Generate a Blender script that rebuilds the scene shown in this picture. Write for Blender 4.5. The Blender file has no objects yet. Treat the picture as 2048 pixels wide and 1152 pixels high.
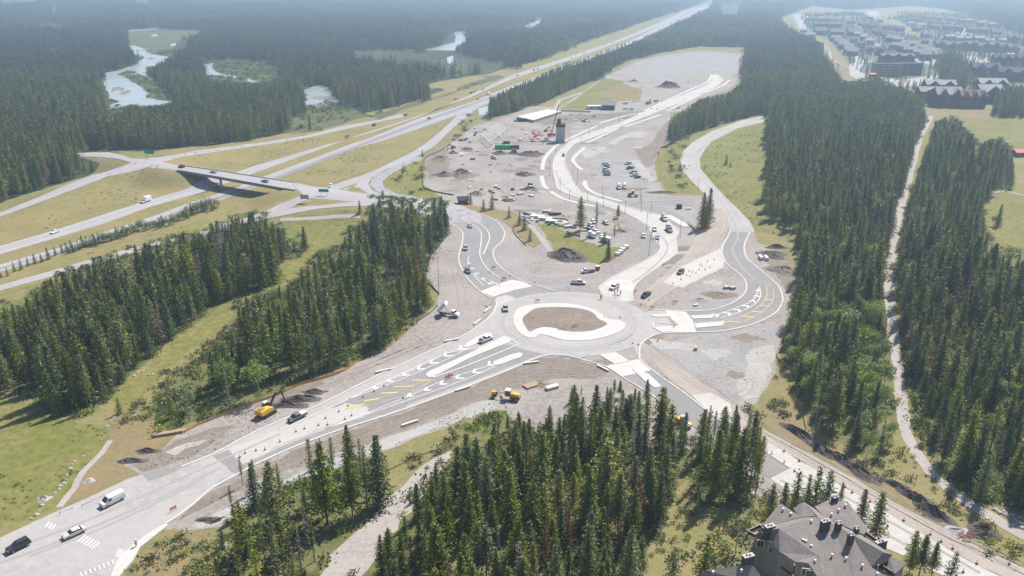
import bpy, bmesh, math, random
import numpy as np
from mathutils import Vector, Matrix
from mathutils.geometry import tessellate_polygon
# ---------------------------------------------------------------- camera, world, sun, exposure
SC = bpy.context.scene
COL = SC.collection
CAM_H, PITCH, FPX = 115.0, math.radians(21.2), 1600.0      # the drone: height, tilt down, focal length in px of a 2048 wide frame
cam_d = bpy.data.cameras.new('camera'); cam_o = bpy.data.objects.new('camera', cam_d); COL.objects.link(cam_o)
cam_o.location = (0, 0, CAM_H); cam_o.rotation_euler = (math.pi/2 - PITCH, 0, 0)
cam_d.sensor_width = 36; cam_d.lens = 36*FPX/2048; cam_d.clip_start = 1; cam_d.clip_end = 30000
SC.camera = cam_o
SUN_AZ, SUN_EL = math.radians(38), math.radians(51)         # clockwise from +Y
w = bpy.data.worlds.new('World'); SC.world = w; w.use_nodes = True
nt = w.node_tree; bg = nt.nodes['Background']; sk = nt.nodes.new('ShaderNodeTexSky')
sk.sky_type = 'NISHITA'; sk.sun_disc = False; sk.sun_elevation = SUN_EL; sk.sun_rotation = SUN_AZ
sk.altitude = 1300; sk.dust_density = 2.0
nt.links.new(sk.outputs[0], bg.inputs[0]); bg.inputs[1].default_value = 0.085
sl = bpy.data.lights.new('sun', 'SUN'); so = bpy.data.objects.new('sun', sl); COL.objects.link(so)
sl.energy = 4.5; sl.angle = math.radians(0.6); sl.color = (1, .95, .88)
sd = Vector((math.sin(SUN_AZ)*math.cos(SUN_EL), math.cos(SUN_AZ)*math.cos(SUN_EL), math.sin(SUN_EL)))
so.rotation_euler = sd.to_track_quat('Z', 'Y').to_euler(); so.location = (60, 100, 200)
SC.view_settings.view_transform = 'Standard'; SC.view_settings.look = 'None'
SC.view_settings.exposure = 0.75; SC.view_settings.gamma = 1
SC.cycles.use_denoising = True; SC.cycles.volume_bounces = 0; SC.cycles.max_bounces = 5
SC.cycles.transparent_max_bounces = 4; SC.cycles.use_adaptive_sampling = True
rnd = random.Random(7)
# ---------------------------------------------------------------- pixel <-> ground
CT, ST = math.cos(PITCH), math.sin(PITCH)
def ray(px, py):
    u = (px-1024)/FPX; v = (576-py)/FPX
    return (u, CT + v*ST, -ST + v*CT)
def at(px, py, z=0.0):
    d = ray(px, py)
    if d[2] > -0.004: d = (d[0], d[1], -0.004)
    t = (z-CAM_H)/d[2]
    return (d[0]*t, d[1]*t, z)
def topix(P):
    P = np.asarray(P, float); X = P[..., 0]; Y = P[..., 1]; Z = P[..., 2]-CAM_H
    dep = Y*CT - Z*ST; up = Y*ST + Z*CT
    dep = np.maximum(dep, 1)
    return np.stack([1024+FPX*X/dep, 576-FPX*up/dep], -1), dep
def PL(s):
    return [tuple(float(q) for q in p.split(',')) for p in s.split()]
# raised ground of the interchange: centre lines (px, py, z), half width, side slope
RIDGES = [
 ('362,337,7 290,322,7 250,314,6 200,308,4 150,310,2', 8, 2.6), ('285,328,7 200,351,5 100,390,2.5 0,430,.5', 6, 2.6),
 ('320,317,7 400,304,5 512,288,2 600,273,0', 6, 2.6), ('588,381,7 650,389,6 740,402,4.5 820,407,3 880,412,1.2 930,432,0', 9, 2.6),
 ('700,372,5 760,342,3 850,296,0', 8, 2.6), ('615,394,6 520,432,3 450,448,1 400,462,0', 7, 2.6),
 ('700,412,4.8 620,420,4 540,433,3', 6, 2.6), ('490,412,1 400,431,2.6 300,470,2.4 200,505,2 60,548,1.4 -60,590,1', 1.5, 2.4)]
RSEG = []
for s, hw, sl_ in RIDGES:
    pts = [at(*p) for p in PL(s)]
    for a, b in zip(pts, pts[1:]): RSEG.append((np.array(a), np.array(b), hw, sl_))
def Hraw(x, y):
    x = np.asarray(x, float); y = np.asarray(y, float); h = np.zeros(np.broadcast(x, y).shape)
    for a, b, hw, sl_ in RSEG:
        d = b-a; L = d[0]**2+d[1]**2
        t = np.clip(((x-a[0])*d[0]+(y-a[1])*d[1])/L, 0, 1)
        dist = np.hypot(x-a[0]-t*d[0], y-a[1]-t*d[1])
        h = np.maximum(h, a[2]+t*d[2]-np.maximum(0, dist-hw)/sl_)
    return h
GX0, GX1, GY0, GY1, GS = -420.0, 20.0, 230.0, 640.0, 5.0
gxs = np.arange(GX0, GX1+.1, GS); gys = np.arange(GY0, GY1+.1, GS)
HG = Hraw(gxs[:, None], gys[None, :])
k = np.array([.25, .5, .25])
for _ in range(1):
    P_ = np.pad(HG, 1, mode='edge'); HG = sum(k[i]*k[j]*P_[i:i+HG.shape[0], j:j+HG.shape[1]] for i in range(3) for j in range(3))
HG[0, :] = HG[-1, :] = 0; HG[:, 0] = HG[:, -1] = 0
def H(x, y):
    x = np.asarray(x, float); y = np.asarray(y, float)
    u = (x-GX0)/GS; v = (y-GY0)/GS
    ins = (u >= 0) & (v >= 0) & (u <= len(gxs)-1) & (v <= len(gys)-1)
    i = np.clip(np.floor(u).astype(int), 0, len(gxs)-2); j = np.clip(np.floor(v).astype(int), 0, len(gys)-2)
    fu = np.clip(u-i, 0, 1); fv = np.clip(v-j, 0, 1)
    a, b, c, d = HG[i, j], HG[i+1, j], HG[i+1, j+1], HG[i, j+1]
    lo = a+fu*(b-a)+fv*(c-b); hi = a+fv*(d-a)+fu*(c-d)       # two triangles, diagonal a-c
    return np.where(ins, np.where(fu >= fv, lo, hi), 0.0)
def g(px, py):
    x, y, z = at(px, py)
    for _ in range(14):
        z = .5*z+.5*float(H(x, y)); x, y, _q = at(px, py, z)
    return (x, y, float(H(x, y)))
# ---------------------------------------------------------------- materials
def mat(name, cols, scale=1.0, rough=.9, detail=6, spec=.2, bump=0, metal=0, obj=False, rand=0, stops=None, tint=None, trans=0, streak=None):
    """cols: list of colours spread over a noise; rand: brightness change per object; tint: use the mesh's colour attribute"""
    m = bpy.data.materials.new(name); m.use_nodes = True; n = m.node_tree; N = n.nodes; L = n.links
    b = N['Principled BSDF']; b.inputs['Roughness'].default_value = rough; b.inputs['Metallic'].default_value = metal
    b.inputs['Specular IOR Level'].default_value = spec
    out = None
    tc = N.new('ShaderNodeTexCoord')
    if len(cols) > 1 or bump:
        mp = N.new('ShaderNodeMapping'); L.new(tc.outputs['Object'], mp.inputs[0])
        if streak: mp.inputs['Rotation'].default_value = (0, 0, streak[0]); mp.inputs['Scale'].default_value = (1, streak[1], 1)
        ns = N.new('ShaderNodeTexNoise'); ns.inputs['Scale'].default_value = scale; ns.inputs['Detail'].default_value = detail
        ns.inputs['Roughness'].default_value = .62; L.new(mp.outputs[0], ns.inputs[0])
    if len(cols) > 1:
        r = N.new('ShaderNodeValToRGB'); L.new(ns.outputs[0], r.inputs[0]); e = r.color_ramp.elements
        st = stops or [.32+.36*i/(len(cols)-1) for i in range(len(cols))]
        for i, c in enumerate(cols):
            q = e[i] if i < 2 else e.new(st[i])
            q.position = st[i]; q.color = (*c, 1)
        out = r.outputs[0]
    else:
        rgb = N.new('ShaderNodeRGB'); rgb.outputs[0].default_value = (*cols[0], 1); out = rgb.outputs[0]
    if tint:
        at_ = N.new('ShaderNodeAttribute'); at_.attribute_name = 'tint'
        mx = N.new('ShaderNodeMix'); mx.data_type = 'RGBA'; mx.blend_type = 'MULTIPLY'; mx.inputs[0].default_value = 1
        L.new(out, mx.inputs[6]); L.new(at_.outputs[0], mx.inputs[7]); out = mx.outputs[2]
    if rand:
        oi = N.new('ShaderNodeObjectInfo'); hs = N.new('ShaderNodeHueSaturation')
        for k_, (lo, hi) in {'Value': (1-rand, 1+rand), 'Hue': (.5-rand*.07, .5+rand*.04), 'Saturation': (1-rand, 1+rand*.5)}.items():
            mr = N.new('ShaderNodeMapRange'); mr.inputs[3].default_value = lo; mr.inputs[4].default_value = hi
            if k_ == 'Value': L.new(oi.outputs['Random'], mr.inputs[0])
            else:
                mm = N.new('ShaderNodeMath'); mm.operation = 'MULTIPLY'; mm.inputs[1].default_value = 7.31 if k_ == 'Hue' else 13.7
                fr = N.new('ShaderNodeMath'); fr.operation = 'FRACT'
                L.new(oi.outputs['Random'], mm.inputs[0]); L.new(mm.outputs[0], fr.inputs[0]); L.new(fr.outputs[0], mr.inputs[0])
            L.new(mr.outputs[0], hs.inputs[k_])
        L.new(out, hs.inputs['Color']); out = hs.outputs[0]
    L.new(out, b.inputs['Base Color'])
    if bump:
        bp = N.new('ShaderNodeBump'); bp.inputs['Strength'].default_value = bump; bp.inputs['Distance'].default_value = .3
        L.new(ns.outputs[0], bp.inputs['Height']); L.new(bp.outputs[0], b.inputs['Normal'])
    if trans:
        tr = N.new('ShaderNodeBsdfTranslucent'); ms = N.new('ShaderNodeMixShader'); ms.inputs[0].default_value = trans
        L.new(out, tr.inputs[0]); L.new(b.outputs[0], ms.inputs[1]); L.new(tr.outputs[0], ms.inputs[2])
        L.new(ms.outputs[0], N['Material Output'].inputs[0])
    return m
def patchy(name, a, b_, c, s1, s2, rough=.95, bump=.5, spec=.1, d=None):
    """two scales of noise: broad patches (a..b), fine mottling towards c, sparse specks d"""
    m = bpy.data.materials.new(name); m.use_nodes = True; n = m.node_tree; N = n.nodes; L = n.links
    b = N['Principled BSDF']; b.inputs['Roughness'].default_value = rough; b.inputs['Specular IOR Level'].default_value = spec
    tc = N.new('ShaderNodeTexCoord')
    def noise(s, det, ro=.6):
        q = N.new('ShaderNodeTexNoise'); q.inputs['Scale'].default_value = s; q.inputs['Detail'].default_value = det
        q.inputs['Roughness'].default_value = ro; L.new(tc.outputs['Object'], q.inputs[0]); return q.outputs[0]
    def ramp(f, lo, hi):
        q = N.new('ShaderNodeMapRange'); q.inputs[1].default_value = lo; q.inputs[2].default_value = hi; L.new(f, q.inputs[0]); return q.outputs[0]
    def mix(f, x, y):
        q = N.new('ShaderNodeMix'); q.data_type = 'RGBA'; L.new(f, q.inputs[0])
        for i, v in ((6, x), (7, y)):
            if isinstance(v, tuple): q.inputs[i].default_value = (*v, 1)
            else: L.new(v, q.inputs[i])
        return q.outputs[2]
    f2 = noise(s2, 8, .72)
    col = mix(ramp(noise(s1, 4), .38, .62), a, b_)
    col = mix(ramp(f2, .42, .68), col, c)
    if d: col = mix(ramp(noise(s2*3.1, 3), .6, .72), col, d)
    L.new(col, b.inputs['Base Color'])
    if bump:
        bp = N.new('ShaderNodeBump'); bp.inputs['Strength'].default_value = bump; bp.inputs['Distance'].default_value = .4
        L.new(f2, bp.inputs['Height']); L.new(bp.outputs[0], b.inputs['Normal'])
    return m
M = {}
M['grass'] = patchy('meadow_grass', (.22, .195, .085), (.155, .165, .06), (.27, .21, .105), .022, .35, d=(.07, .09, .03))
M['lush'] = patchy('lush_grass', (.175, .185, .048), (.25, .205, .085), (.1, .115, .032), .045, .4, d=(.2, .16, .08))
M['dry'] = patchy('dry_grass', (.24, .18, .095), (.165, .155, .065), (.27, .2, .12), .05, .4, d=(.1, .11, .04))
M['verge'] = patchy('highway_verge', (.25, .205, .085), (.17, .175, .062), (.27, .2, .1), .035, .2, d=(.11, .13, .04))
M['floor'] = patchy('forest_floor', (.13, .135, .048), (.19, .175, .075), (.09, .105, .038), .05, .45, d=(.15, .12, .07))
M['farfloor'] = patchy('far_forest_floor', (.042, .052, .027), (.085, .095, .048), (.03, .04, .02), .006, .05)
M['brush'] = patchy('brush_ground', (.10, .12, .055), (.15, .135, .075), (.06, .085, .035), .02, .15)
M['dirt'] = patchy('site_gravel', (.305, .27, .245), (.22, .194, .176), (.36, .325, .296), .04, .6, d=(.2, .175, .16))
M['dirt2'] = patchy('grey_gravel', (.29, .275, .265), (.23, .215, .21), (.35, .335, .325), .06, .8)
M['brown'] = patchy('brown_earth', (.215, .178, .145), (.26, .225, .188), (.165, .135, .11), .1, .7)
M['rut'] = patchy('rut_soil', (.275, .235, .21), (.3, .265, .245), (.24, .205, .185), .2, 1.5)
M['track'] = patchy('packed_track', (.36, .31, .27), (.3, .255, .22), (.4, .35, .31), .1, 1.2, bump=.2)
M['rock'] = patchy('white_gravel', (.36, .345, .325), (.28, .265, .248), (.44, .43, .41), .1, 1.3)
M['dust'] = patchy('dusty_concrete_road', (.46, .44, .41), (.39, .37, .345), (.5, .475, .44), .06, .5, bump=.1)
M['tyremark'] = patchy('tyre_marks', (.33, .315, .302), (.35, .333, .32), (.31, .295, .285), .2, 2)
M['dusty'] = patchy('dusty_asphalt', (.43, .41, .385), (.385, .368, .35), (.46, .44, .41), .12, .9, bump=.08)
M['road'] = patchy('weathered_asphalt', (.37, .35, .335), (.315, .3, .288), (.41, .39, .37), .05, .4, bump=.08)
M['asph'] = patchy('new_asphalt', (.25, .238, .232), (.285, .272, .265), (.225, .214, .21), .07, .7, bump=.08)
M['hwy'] = patchy('highway_asphalt', (.33, .31, .315), (.37, .35, .345), (.31, .29, .3), .03, .3, bump=.05)
M['hlane'] = patchy('worn_wheel_lane', (.22, .21, .23), (.27, .255, .27), (.24, .23, .24), .03, .3, bump=.05)
M['conc'] = patchy('pale_concrete', (.5, .48, .45), (.44, .425, .4), (.55, .53, .5), .2, 1.5, rough=.8, bump=.05)
M['pink'] = patchy('pink_concrete', (.6, .44, .39), (.64, .5, .45), (.56, .42, .38), .3, 1.5, bump=.05)
M['white'] = mat('white_paint', [(.68, .67, .65), (.55, .54, .52)], .8, .6)
M['yellow'] = mat('yellow_paint', [(.6, .48, .18), (.5, .42, .18)], 1.2, .6)
M['path'] = patchy('gravel_path', (.36, .325, .3), (.3, .27, .25), (.4, .37, .34), .08, .9)
M['water'] = mat('river_water', [(.3, .34, .345), (.38, .41, .4)], .03, .25, spec=.5, bump=.05)
M['clay'] = patchy('dark_soil', (.125, .105, .095), (.17, .145, .13), (.085, .072, .066), .3, 1.4, bump=1)
M['stone'] = patchy('grey_stone', (.3, .29, .285), (.22, .21, .205), (.38, .37, .36), 1, 4)
M['riprap'] = patchy('riprap', (.28, .28, .29), (.17, .17, .175), (.42, .42, .43), .4, 1.3, bump=1)
M['bark'] = mat('bark', [(.09, .07, .055), (.16, .13, .11)], 3)
M['birchbark'] = mat('pale_bark', [(.55, .53, .48), (.3, .28, .24)], 2)
M['needle'] = mat('needles', [(.13, .165, .028), (.175, .195, .038)], .6, .6, tint=1, rand=.3, trans=.18)
M['needle_y'] = mat('bright_needles', [(.2, .22, .032), (.22, .215, .045)], .6, .6, tint=1, rand=.25, trans=.18)
M['needle_b'] = mat('blue_needles', [(.075, .125, .042), (.1, .145, .05)], .6, .6, tint=1, rand=.25, trans=.15)
M['needle_far'] = mat('far_needles', [(.06, .08, .035), (.09, .11, .045)], .05, .6, tint=1, rand=.3, trans=.2)
M['leaf_far'] = mat('far_leaves', [(.11, .145, .055), (.15, .175, .07)], .05, .6, tint=1, rand=.3, trans=.2)
M['dead'] = mat('dead_twigs', [(.27, .23, .2), (.2, .165, .14)], 1, .9, tint=1, rand=.2)
M['rust'] = mat('rusty_needles', [(.2, .085, .05), (.15, .09, .055)], 1, .9, tint=1, rand=.2)
M['leaf'] = mat('aspen_leaves', [(.19, .265, .05), (.24, .3, .07)], .6, .5, tint=1, rand=.25, trans=.35)
M['shrub'] = mat('shrub_leaves', [(.12, .155, .045), (.17, .19, .07)], .6, .6, tint=1, rand=.35, trans=.25)
M['metal'] = mat('grey_metal', [(.32, .32, .33)], rough=.45, metal=.6)
M['darkm'] = mat('dark_metal', [(.05, .05, .055)], rough=.5)
M['rubber'] = mat('rubber', [(.02, .02, .02)], rough=.8)
M['glass'] = mat('dark_glass', [(.025, .03, .035)], rough=.08, spec=.8)
M['orange'] = mat('orange_plastic', [(.85, .19, .06)], rough=.6)
M['orangenet'] = mat('orange_netting', [(.8, .3, .14), (.65, .34, .2)], 1.5, .8)
M['red'] = mat('red_paint', [(.6, .05, .05)], rough=.5)
M['yel'] = mat('machine_yellow', [(.75, .42, .04), (.65, .36, .04)], 2, .45)
M['lamp'] = mat('lamp_lens', [(.8, .8, .78)], rough=.2)
M['wood'] = mat('timber', [(.3, .2, .12), (.42, .3, .2)], 2)
M['siltf'] = mat('black_silt_fabric', [(.06, .055, .05)], rough=.8)
M['conc_old'] = patchy('old_concrete', (.42, .41, .4), (.36, .35, .34), (.46, .45, .44), .15, 1.2, bump=.1)
for k_, c in {'wall_grey': (.2, .2, .21), 'wall_dark': (.085, .08, .08), 'wall_pale': (.42, .42, .42), 'wall_brown': (.13, .085, .07), 'wall_stone_deck_shade': (.2, .18, .17), 'wall_red': (.14, .1, .085), 'brick': (.13, .05, .04), 'siding': (.27, .25, .225),
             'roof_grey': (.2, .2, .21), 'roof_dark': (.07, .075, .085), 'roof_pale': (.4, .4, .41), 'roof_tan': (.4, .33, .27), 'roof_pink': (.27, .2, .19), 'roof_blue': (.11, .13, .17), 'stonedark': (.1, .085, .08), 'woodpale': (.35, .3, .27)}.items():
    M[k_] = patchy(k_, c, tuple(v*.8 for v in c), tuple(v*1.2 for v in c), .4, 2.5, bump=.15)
M['mudd'] = patchy('damp_soil', (.2, .18, .17), (.165, .145, .14), (.24, .215, .2), .15, 1)
M['signgreen'] = mat('sign_green', [(.02, .28, .16)], rough=.5); M['cgreen'] = mat('container_green', [(.03, .35, .12)], rough=.5); M['cgreen2'] = mat('container_green_top', [(.07, .4, .18)], rough=.6)
M['cloth'] = mat('dark_workwear', [(.05, .06, .09)], rough=.9); M['pale'] = mat('pale_cloth', [(.6, .6, .62)], rough=.9)
M['town'] = patchy('town_ground', (.13, .13, .1), (.09, .105, .055), (.18, .17, .15), .02, .09)
M['shingle'] = patchy('asphalt_shingles', (.235, .205, .19), (.19, .166, .155), (.29, .255, .238), .5, 3.5, bump=.5)
# ---------------------------------------------------------------- objects
def tag(o, label=None, cat=None, group=None, kind=None):
    if label: o['label'] = label
    if cat: o['category'] = cat
    if group: o['group'] = group
    if kind: o['kind'] = kind
    return o
def link(name, me, parent=None):
    o = bpy.data.objects.new(name, me); COL.objects.link(o)
    if parent is not None: o.parent = parent
    return o
def empty(name, loc, rz=0):
    o = bpy.data.objects.new(name, None); COL.objects.link(o); o.location = loc; o.rotation_euler = (0, 0, rz); o.empty_display_size = .5
    return o
class MB:
    def __init__(s): s.v = []; s.f = []; s.m = []
    def add(s, vs, fs, mi=0):
        b = len(s.v); s.v += [tuple(v) for v in vs]; s.f += [tuple(i+b for i in f) for f in fs]; s.m += [mi]*len(fs)
    def box(s, c, d, rz=0, mi=0, taper=1.0):
        x, y, z = (q/2 for q in d); cr, sr = math.cos(rz), math.sin(rz); vs = []
        for k_ in (-1, 1):
            t = taper if k_ > 0 else 1
            for i, j in ((-1, -1), (1, -1), (1, 1), (-1, 1)):
                a, b = i*x*t, j*y*t; vs.append((c[0]+a*cr-b*sr, c[1]+a*sr+b*cr, c[2]+k_*z))
        s.add(vs, [(3, 2, 1, 0), (4, 5, 6, 7), (0, 1, 5, 4), (1, 2, 6, 5), (2, 3, 7, 6), (3, 0, 4, 7)], mi)
    def prism(s, poly, y0, y1, mi=0, inset=None, axis='y'):
        """poly in (x, z), swept from y0 to y1; inset = points of the inset side profile scale about centre (for tumblehome)"""
        n = len(poly); a = [(p[0], y0, p[1]) for p in poly]; b = [(p[0], y1, p[1]) for p in poly]
        s.add(a+b, [tuple(range(n)), tuple(range(2*n-1, n-1, -1))]+[(i, i+n, (i+1) % n+n, (i+1) % n) for i in range(n)], mi)
    def tube(s, a, b, r0, r1=None, n=6, mi=0, cap=True):
        a = Vector(a); b = Vector(b); r1 = r0 if r1 is None else r1; d = (b-a).normalized()
        u = d.orthogonal().normalized(); w_ = d.cross(u); vs = []
        for p, r in ((a, r0), (b, r1)):
            for i in range(n):
                t = 2*math.pi*i/n; vs.append(p+(u*math.cos(t)+w_*math.sin(t))*r)
        fs = [(i, (i+1) % n, n+(i+1) % n, n+i) for i in range(n)]
        if cap: fs += [tuple(range(n-1, -1, -1)), tuple(range(n, 2*n))]
        s.add(vs, fs, mi)
    def mesh(s, name, mats):
        me = bpy.data.meshes.new(name); me.from_pydata(s.v, [], s.f)
        for m_ in mats: me.materials.append(m_)
        if len(mats) > 1: me.polygons.foreach_set('material_index', s.m)
        me.update(); return me
    def build(s, name, mats, parent=None, loc=None, smooth=False):
        if not isinstance(mats, (list, tuple)): mats = [mats]
        me = s.mesh(name, mats)
        if smooth: me.polygons.foreach_set('use_smooth', [True]*len(me.polygons))
        o = link(name, me, parent)
        if loc is not None: o.location = loc
        return o
def dup(root, loc=None, rz=None):
    r = root.copy(); COL.objects.link(r)
    if loc is not None: r.location = loc
    if rz is not None: r.rotation_euler = (0, 0, rz)
    for ch in root.children:
        c = ch.copy(); COL.objects.link(c); c.parent = r
        for gg in ch.children:
            d = gg.copy(); COL.objects.link(d); d.parent = c
    return r
def rough(pts, amp, step, seed=1):
    """closed world polygon with ragged edges"""
    r = random.Random(seed); out = []
    for a, b in zip(pts, pts[1:]+pts[:1]):
        L = math.hypot(b[0]-a[0], b[1]-a[1]); n = max(1, min(60, int(L/step))); out.append(a)
        nx, ny = (b[1]-a[1])/(L+1e-9), -(b[0]-a[0])/(L+1e-9)
        for i in range(1, n):
            t = i/n; q = r.uniform(-amp, amp); out.append((a[0]+(b[0]-a[0])*t+nx*q, a[1]+(b[1]-a[1])*t+ny*q))
    return out
def smooth(pts, closed=False, n=4):
    out = []; N = len(pts)
    for i in range(N if closed else N-1):
        p0 = pts[(i-1) % N] if closed or i else pts[0]; p1 = pts[i]; p2 = pts[(i+1) % N]
        p3 = pts[(i+2) % N] if closed or i+2 < N else pts[-1]
        for k_ in range(n):
            t = k_/n
            out.append(tuple(.5*((2*p1[j])+(-p0[j]+p2[j])*t+(2*p0[j]-5*p1[j]+4*p2[j]-p3[j])*t*t+(-p0[j]+3*p1[j]-3*p2[j]+p3[j])*t**3) for j in (0, 1)))
    if not closed: out.append(tuple(pts[-1][:2]))
    return out
def drape(bm, off):
    vs = [v.co for v in bm.verts]; x0 = min(v.x for v in vs); x1 = max(v.x for v in vs); y0 = min(v.y for v in vs); y1 = max(v.y for v in vs)
    if x0 < GX1 and x1 > GX0 and y0 < GY1 and y1 > GY0:
        for gx in gxs:
            if x0 < gx < x1: bmesh.ops.bisect_plane(bm, geom=bm.verts[:]+bm.edges[:]+bm.faces[:], plane_co=(gx, 0, 0), plane_no=(1, 0, 0))
        for gy in gys:
            if y0 < gy < y1: bmesh.ops.bisect_plane(bm, geom=bm.verts[:]+bm.edges[:]+bm.faces[:], plane_co=(0, gy, 0), plane_no=(0, 1, 0))
        xs = np.array([v.co.x for v in bm.verts]); ys = np.array([v.co.y for v in bm.verts]); zz = H(xs, ys)
        # lay the sheet over the ground's own diagonals too
        for v, z in zip(bm.verts, zz): v.co.z += float(z)+off+(.07 if z > .02 else 0)
    else:
        for v in bm.verts: v.co.z += off
ROADS = []
def sheet(name, polys, m, layer, kind='structure', raw=False, thick=0, parent=None, label=None, cat=None, rg=None, sm=False, group=None):
    """flat sheets on the ground. polys: list of pixel polygons (strings or lists) or world polygons (raw)"""
    bm = bmesh.new(); off = .02*layer
    if ('road' in name or 'asphalt' in name or name in ('gravel_path', 'packed_track', 'worn_wheel_lanes')) and not raw: ROADS.extend(PL(p) if isinstance(p, str) else p for p in polys)
    for k_, p in enumerate(polys):
        if isinstance(p, str): p = PL(p)
        pts = [q[:2] for q in p] if raw else [g(*q[:2])[:2] for q in p]
        if sm: pts = smooth(pts, True, 5)
        if rg: pts = rough(pts, rg[0], rg[1], k_+3)
        vs = [bm.verts.new((q[0], q[1], (.0003 if name == 'dirt_patch' else .0025)*k_)) for q in pts]
        for t in tessellate_polygon([[Vector((q[0], q[1], 0)) for q in pts]]):
            if len(set(t)) == 3:
                try: bm.faces.new([vs[i] for i in t])
                except ValueError: pass
    bm.normal_update()
    for f in bm.faces:
        if f.normal.z < 0: f.normal_flip()
    if thick:
        ed = [e for e in bm.edges if e.is_boundary]
        r = bmesh.ops.extrude_edge_only(bm, edges=ed)
        low = {v for v in r['geom'] if isinstance(v, bmesh.types.BMVert)}
        top = [v for v in bm.verts if v not in low]
        for v in bm.verts: v.co.z = off+thick
        for v in low: v.co.z = 0.0
    else: drape(bm, off)
    bmesh.ops.recalc_face_normals(bm, faces=bm.faces[:])
    if not thick:
        for f in bm.faces:
            if f.normal.z < 0: f.normal_flip()
    me = bpy.data.meshes.new(name); bm.to_mesh(me); bm.free(); me.materials.append(M[m] if isinstance(m, str) else m)
    o = link(name, me, parent); tag(o, label, cat, group, None if label else kind); return o
def ribbon(pts, width, closed=False):
    """world polyline -> list of quads outline (left side + reversed right side)"""
    L, R = [], []; n = len(pts)
    for i, p in enumerate(pts):
        a = pts[max(0, i-1)]; b = pts[min(n-1, i+1)]
        dx, dy = b[0]-a[0], b[1]-a[1]; l = math.hypot(dx, dy) or 1
        nx, ny = -dy/l, dx/l; w_ = (width[i] if isinstance(width, list) else width)/2
        L.append((p[0]+nx*w_, p[1]+ny*w_)); R.append((p[0]-nx*w_, p[1]-ny*w_))
    return L, R
def strip_mesh(name, lines, width, m, z0, z1, sm=3, kind='structure', raw=False, **kw):
    """kerbs and painted lines: a real strip z0..z1 above the ground along each pixel polyline"""
    mb = MB()
    for s in lines:
        p = PL(s) if isinstance(s, str) else s
        w_ = width
        pts = [q[:2] for q in p] if raw else [g(*q[:2])[:2] for q in p]
        if sm: pts = smooth(pts, False, sm)
        L, R = ribbon(pts, w_); n = len(pts)
        hs = [float(H(*q)) for q in pts]; hs = [h+(.08 if h > .02 else 0) for h in hs]
        top = [(a[0], a[1], h+z1) for a, h in zip(L, hs)]+[(a[0], a[1], h+z1) for a, h in zip(R, hs)]
        if z1-z0 < .03:
            mb.add(top, [(i, i+n, i+n+1, i+1) for i in range(n-1)])
        else:
            low = [(a[0], a[1], h+z0) for a, h in zip(L, hs)]+[(a[0], a[1], h+z0) for a, h in zip(R, hs)]
            fs = [(i, i+n, i+n+1, i+1) for i in range(n-1)]
            fs += [(i+2*n, i, i+1, i+1+2*n) for i in range(n-1)]+[(i+n, i+3*n, i+1+3*n, i+1+n) for i in range(n-1)]
            fs += [(0, 2*n, 3*n, n), (n-1, 2*n-1, 4*n-1, 3*n-1)]
            mb.add(top+low, fs)
    o = mb.build(name, M[m] if isinstance(m, str) else m); 
    return tag(o, kw.get('label'), kw.get('cat'), kw.get('group'), None if kw.get('label') else kind)
# ---------------------------------------------------------------- ground
def lines(lo, hi, fine, outer):
    a = [v for v in outer if v < lo]; b = [v for v in outer if v > hi]; return np.array(a+list(fine)+b)
X_ = lines(GX0, GX1, gxs, [-16000, -9000, -5000, -3000, -2000, -1400, -1000, -700, -520, 60, 120, 250, 400, 700, 1000, 1400, 2000, 3000, 5000, 9000, 16000])
Y_ = lines(GY0, GY1, gys, [-3000, -1000, -300, 0, 50, 100, 150, 200, 700, 800, 1000, 1300, 1700, 2300, 3200, 4500, 7000, 12000, 20000])
XX, YY = np.meshgrid(X_, Y_, indexing='ij'); ZZ = H(XX, YY); NY = len(Y_)
vs = np.stack([XX, YY, ZZ], -1).reshape(-1, 3).tolist(); fs = []
for i in range(len(X_)-1):
    for j in range(NY-1):
        a, b, c, d = i*NY+j, (i+1)*NY+j, (i+1)*NY+j+1, i*NY+j+1; fs += [(a, b, c), (a, c, d)]
me = bpy.data.meshes.new('ground'); me.from_pydata(vs, [], fs); me.materials.append(M['grass'])
tag(link('ground', me), kind='structure')
# hills that close the valley, far beyond the last trees one sees
mb = MB(); n = 60; hr = random.Random(3); prof = [hr.uniform(.5, 1) for _ in range(n+1)]
for i in range(n+1):
    t = -.2+3.54*i/n; rr = 13000
    for rad, hh in ((rr, -2), (rr+2200, 420*prof[i]), (rr+4200, 900*prof[max(0, i-1)]), (rr+6500, 600)):
        mb.v.append((rad*math.cos(t), rad*math.sin(t), hh))
for i in range(n):
    for j in range(3): a = i*4+j; mb.f.append((a, a+4, a+5, a+1)); mb.m.append(0)
tag(mb.build('hills', M['farfloor']), kind='structure')
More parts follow.
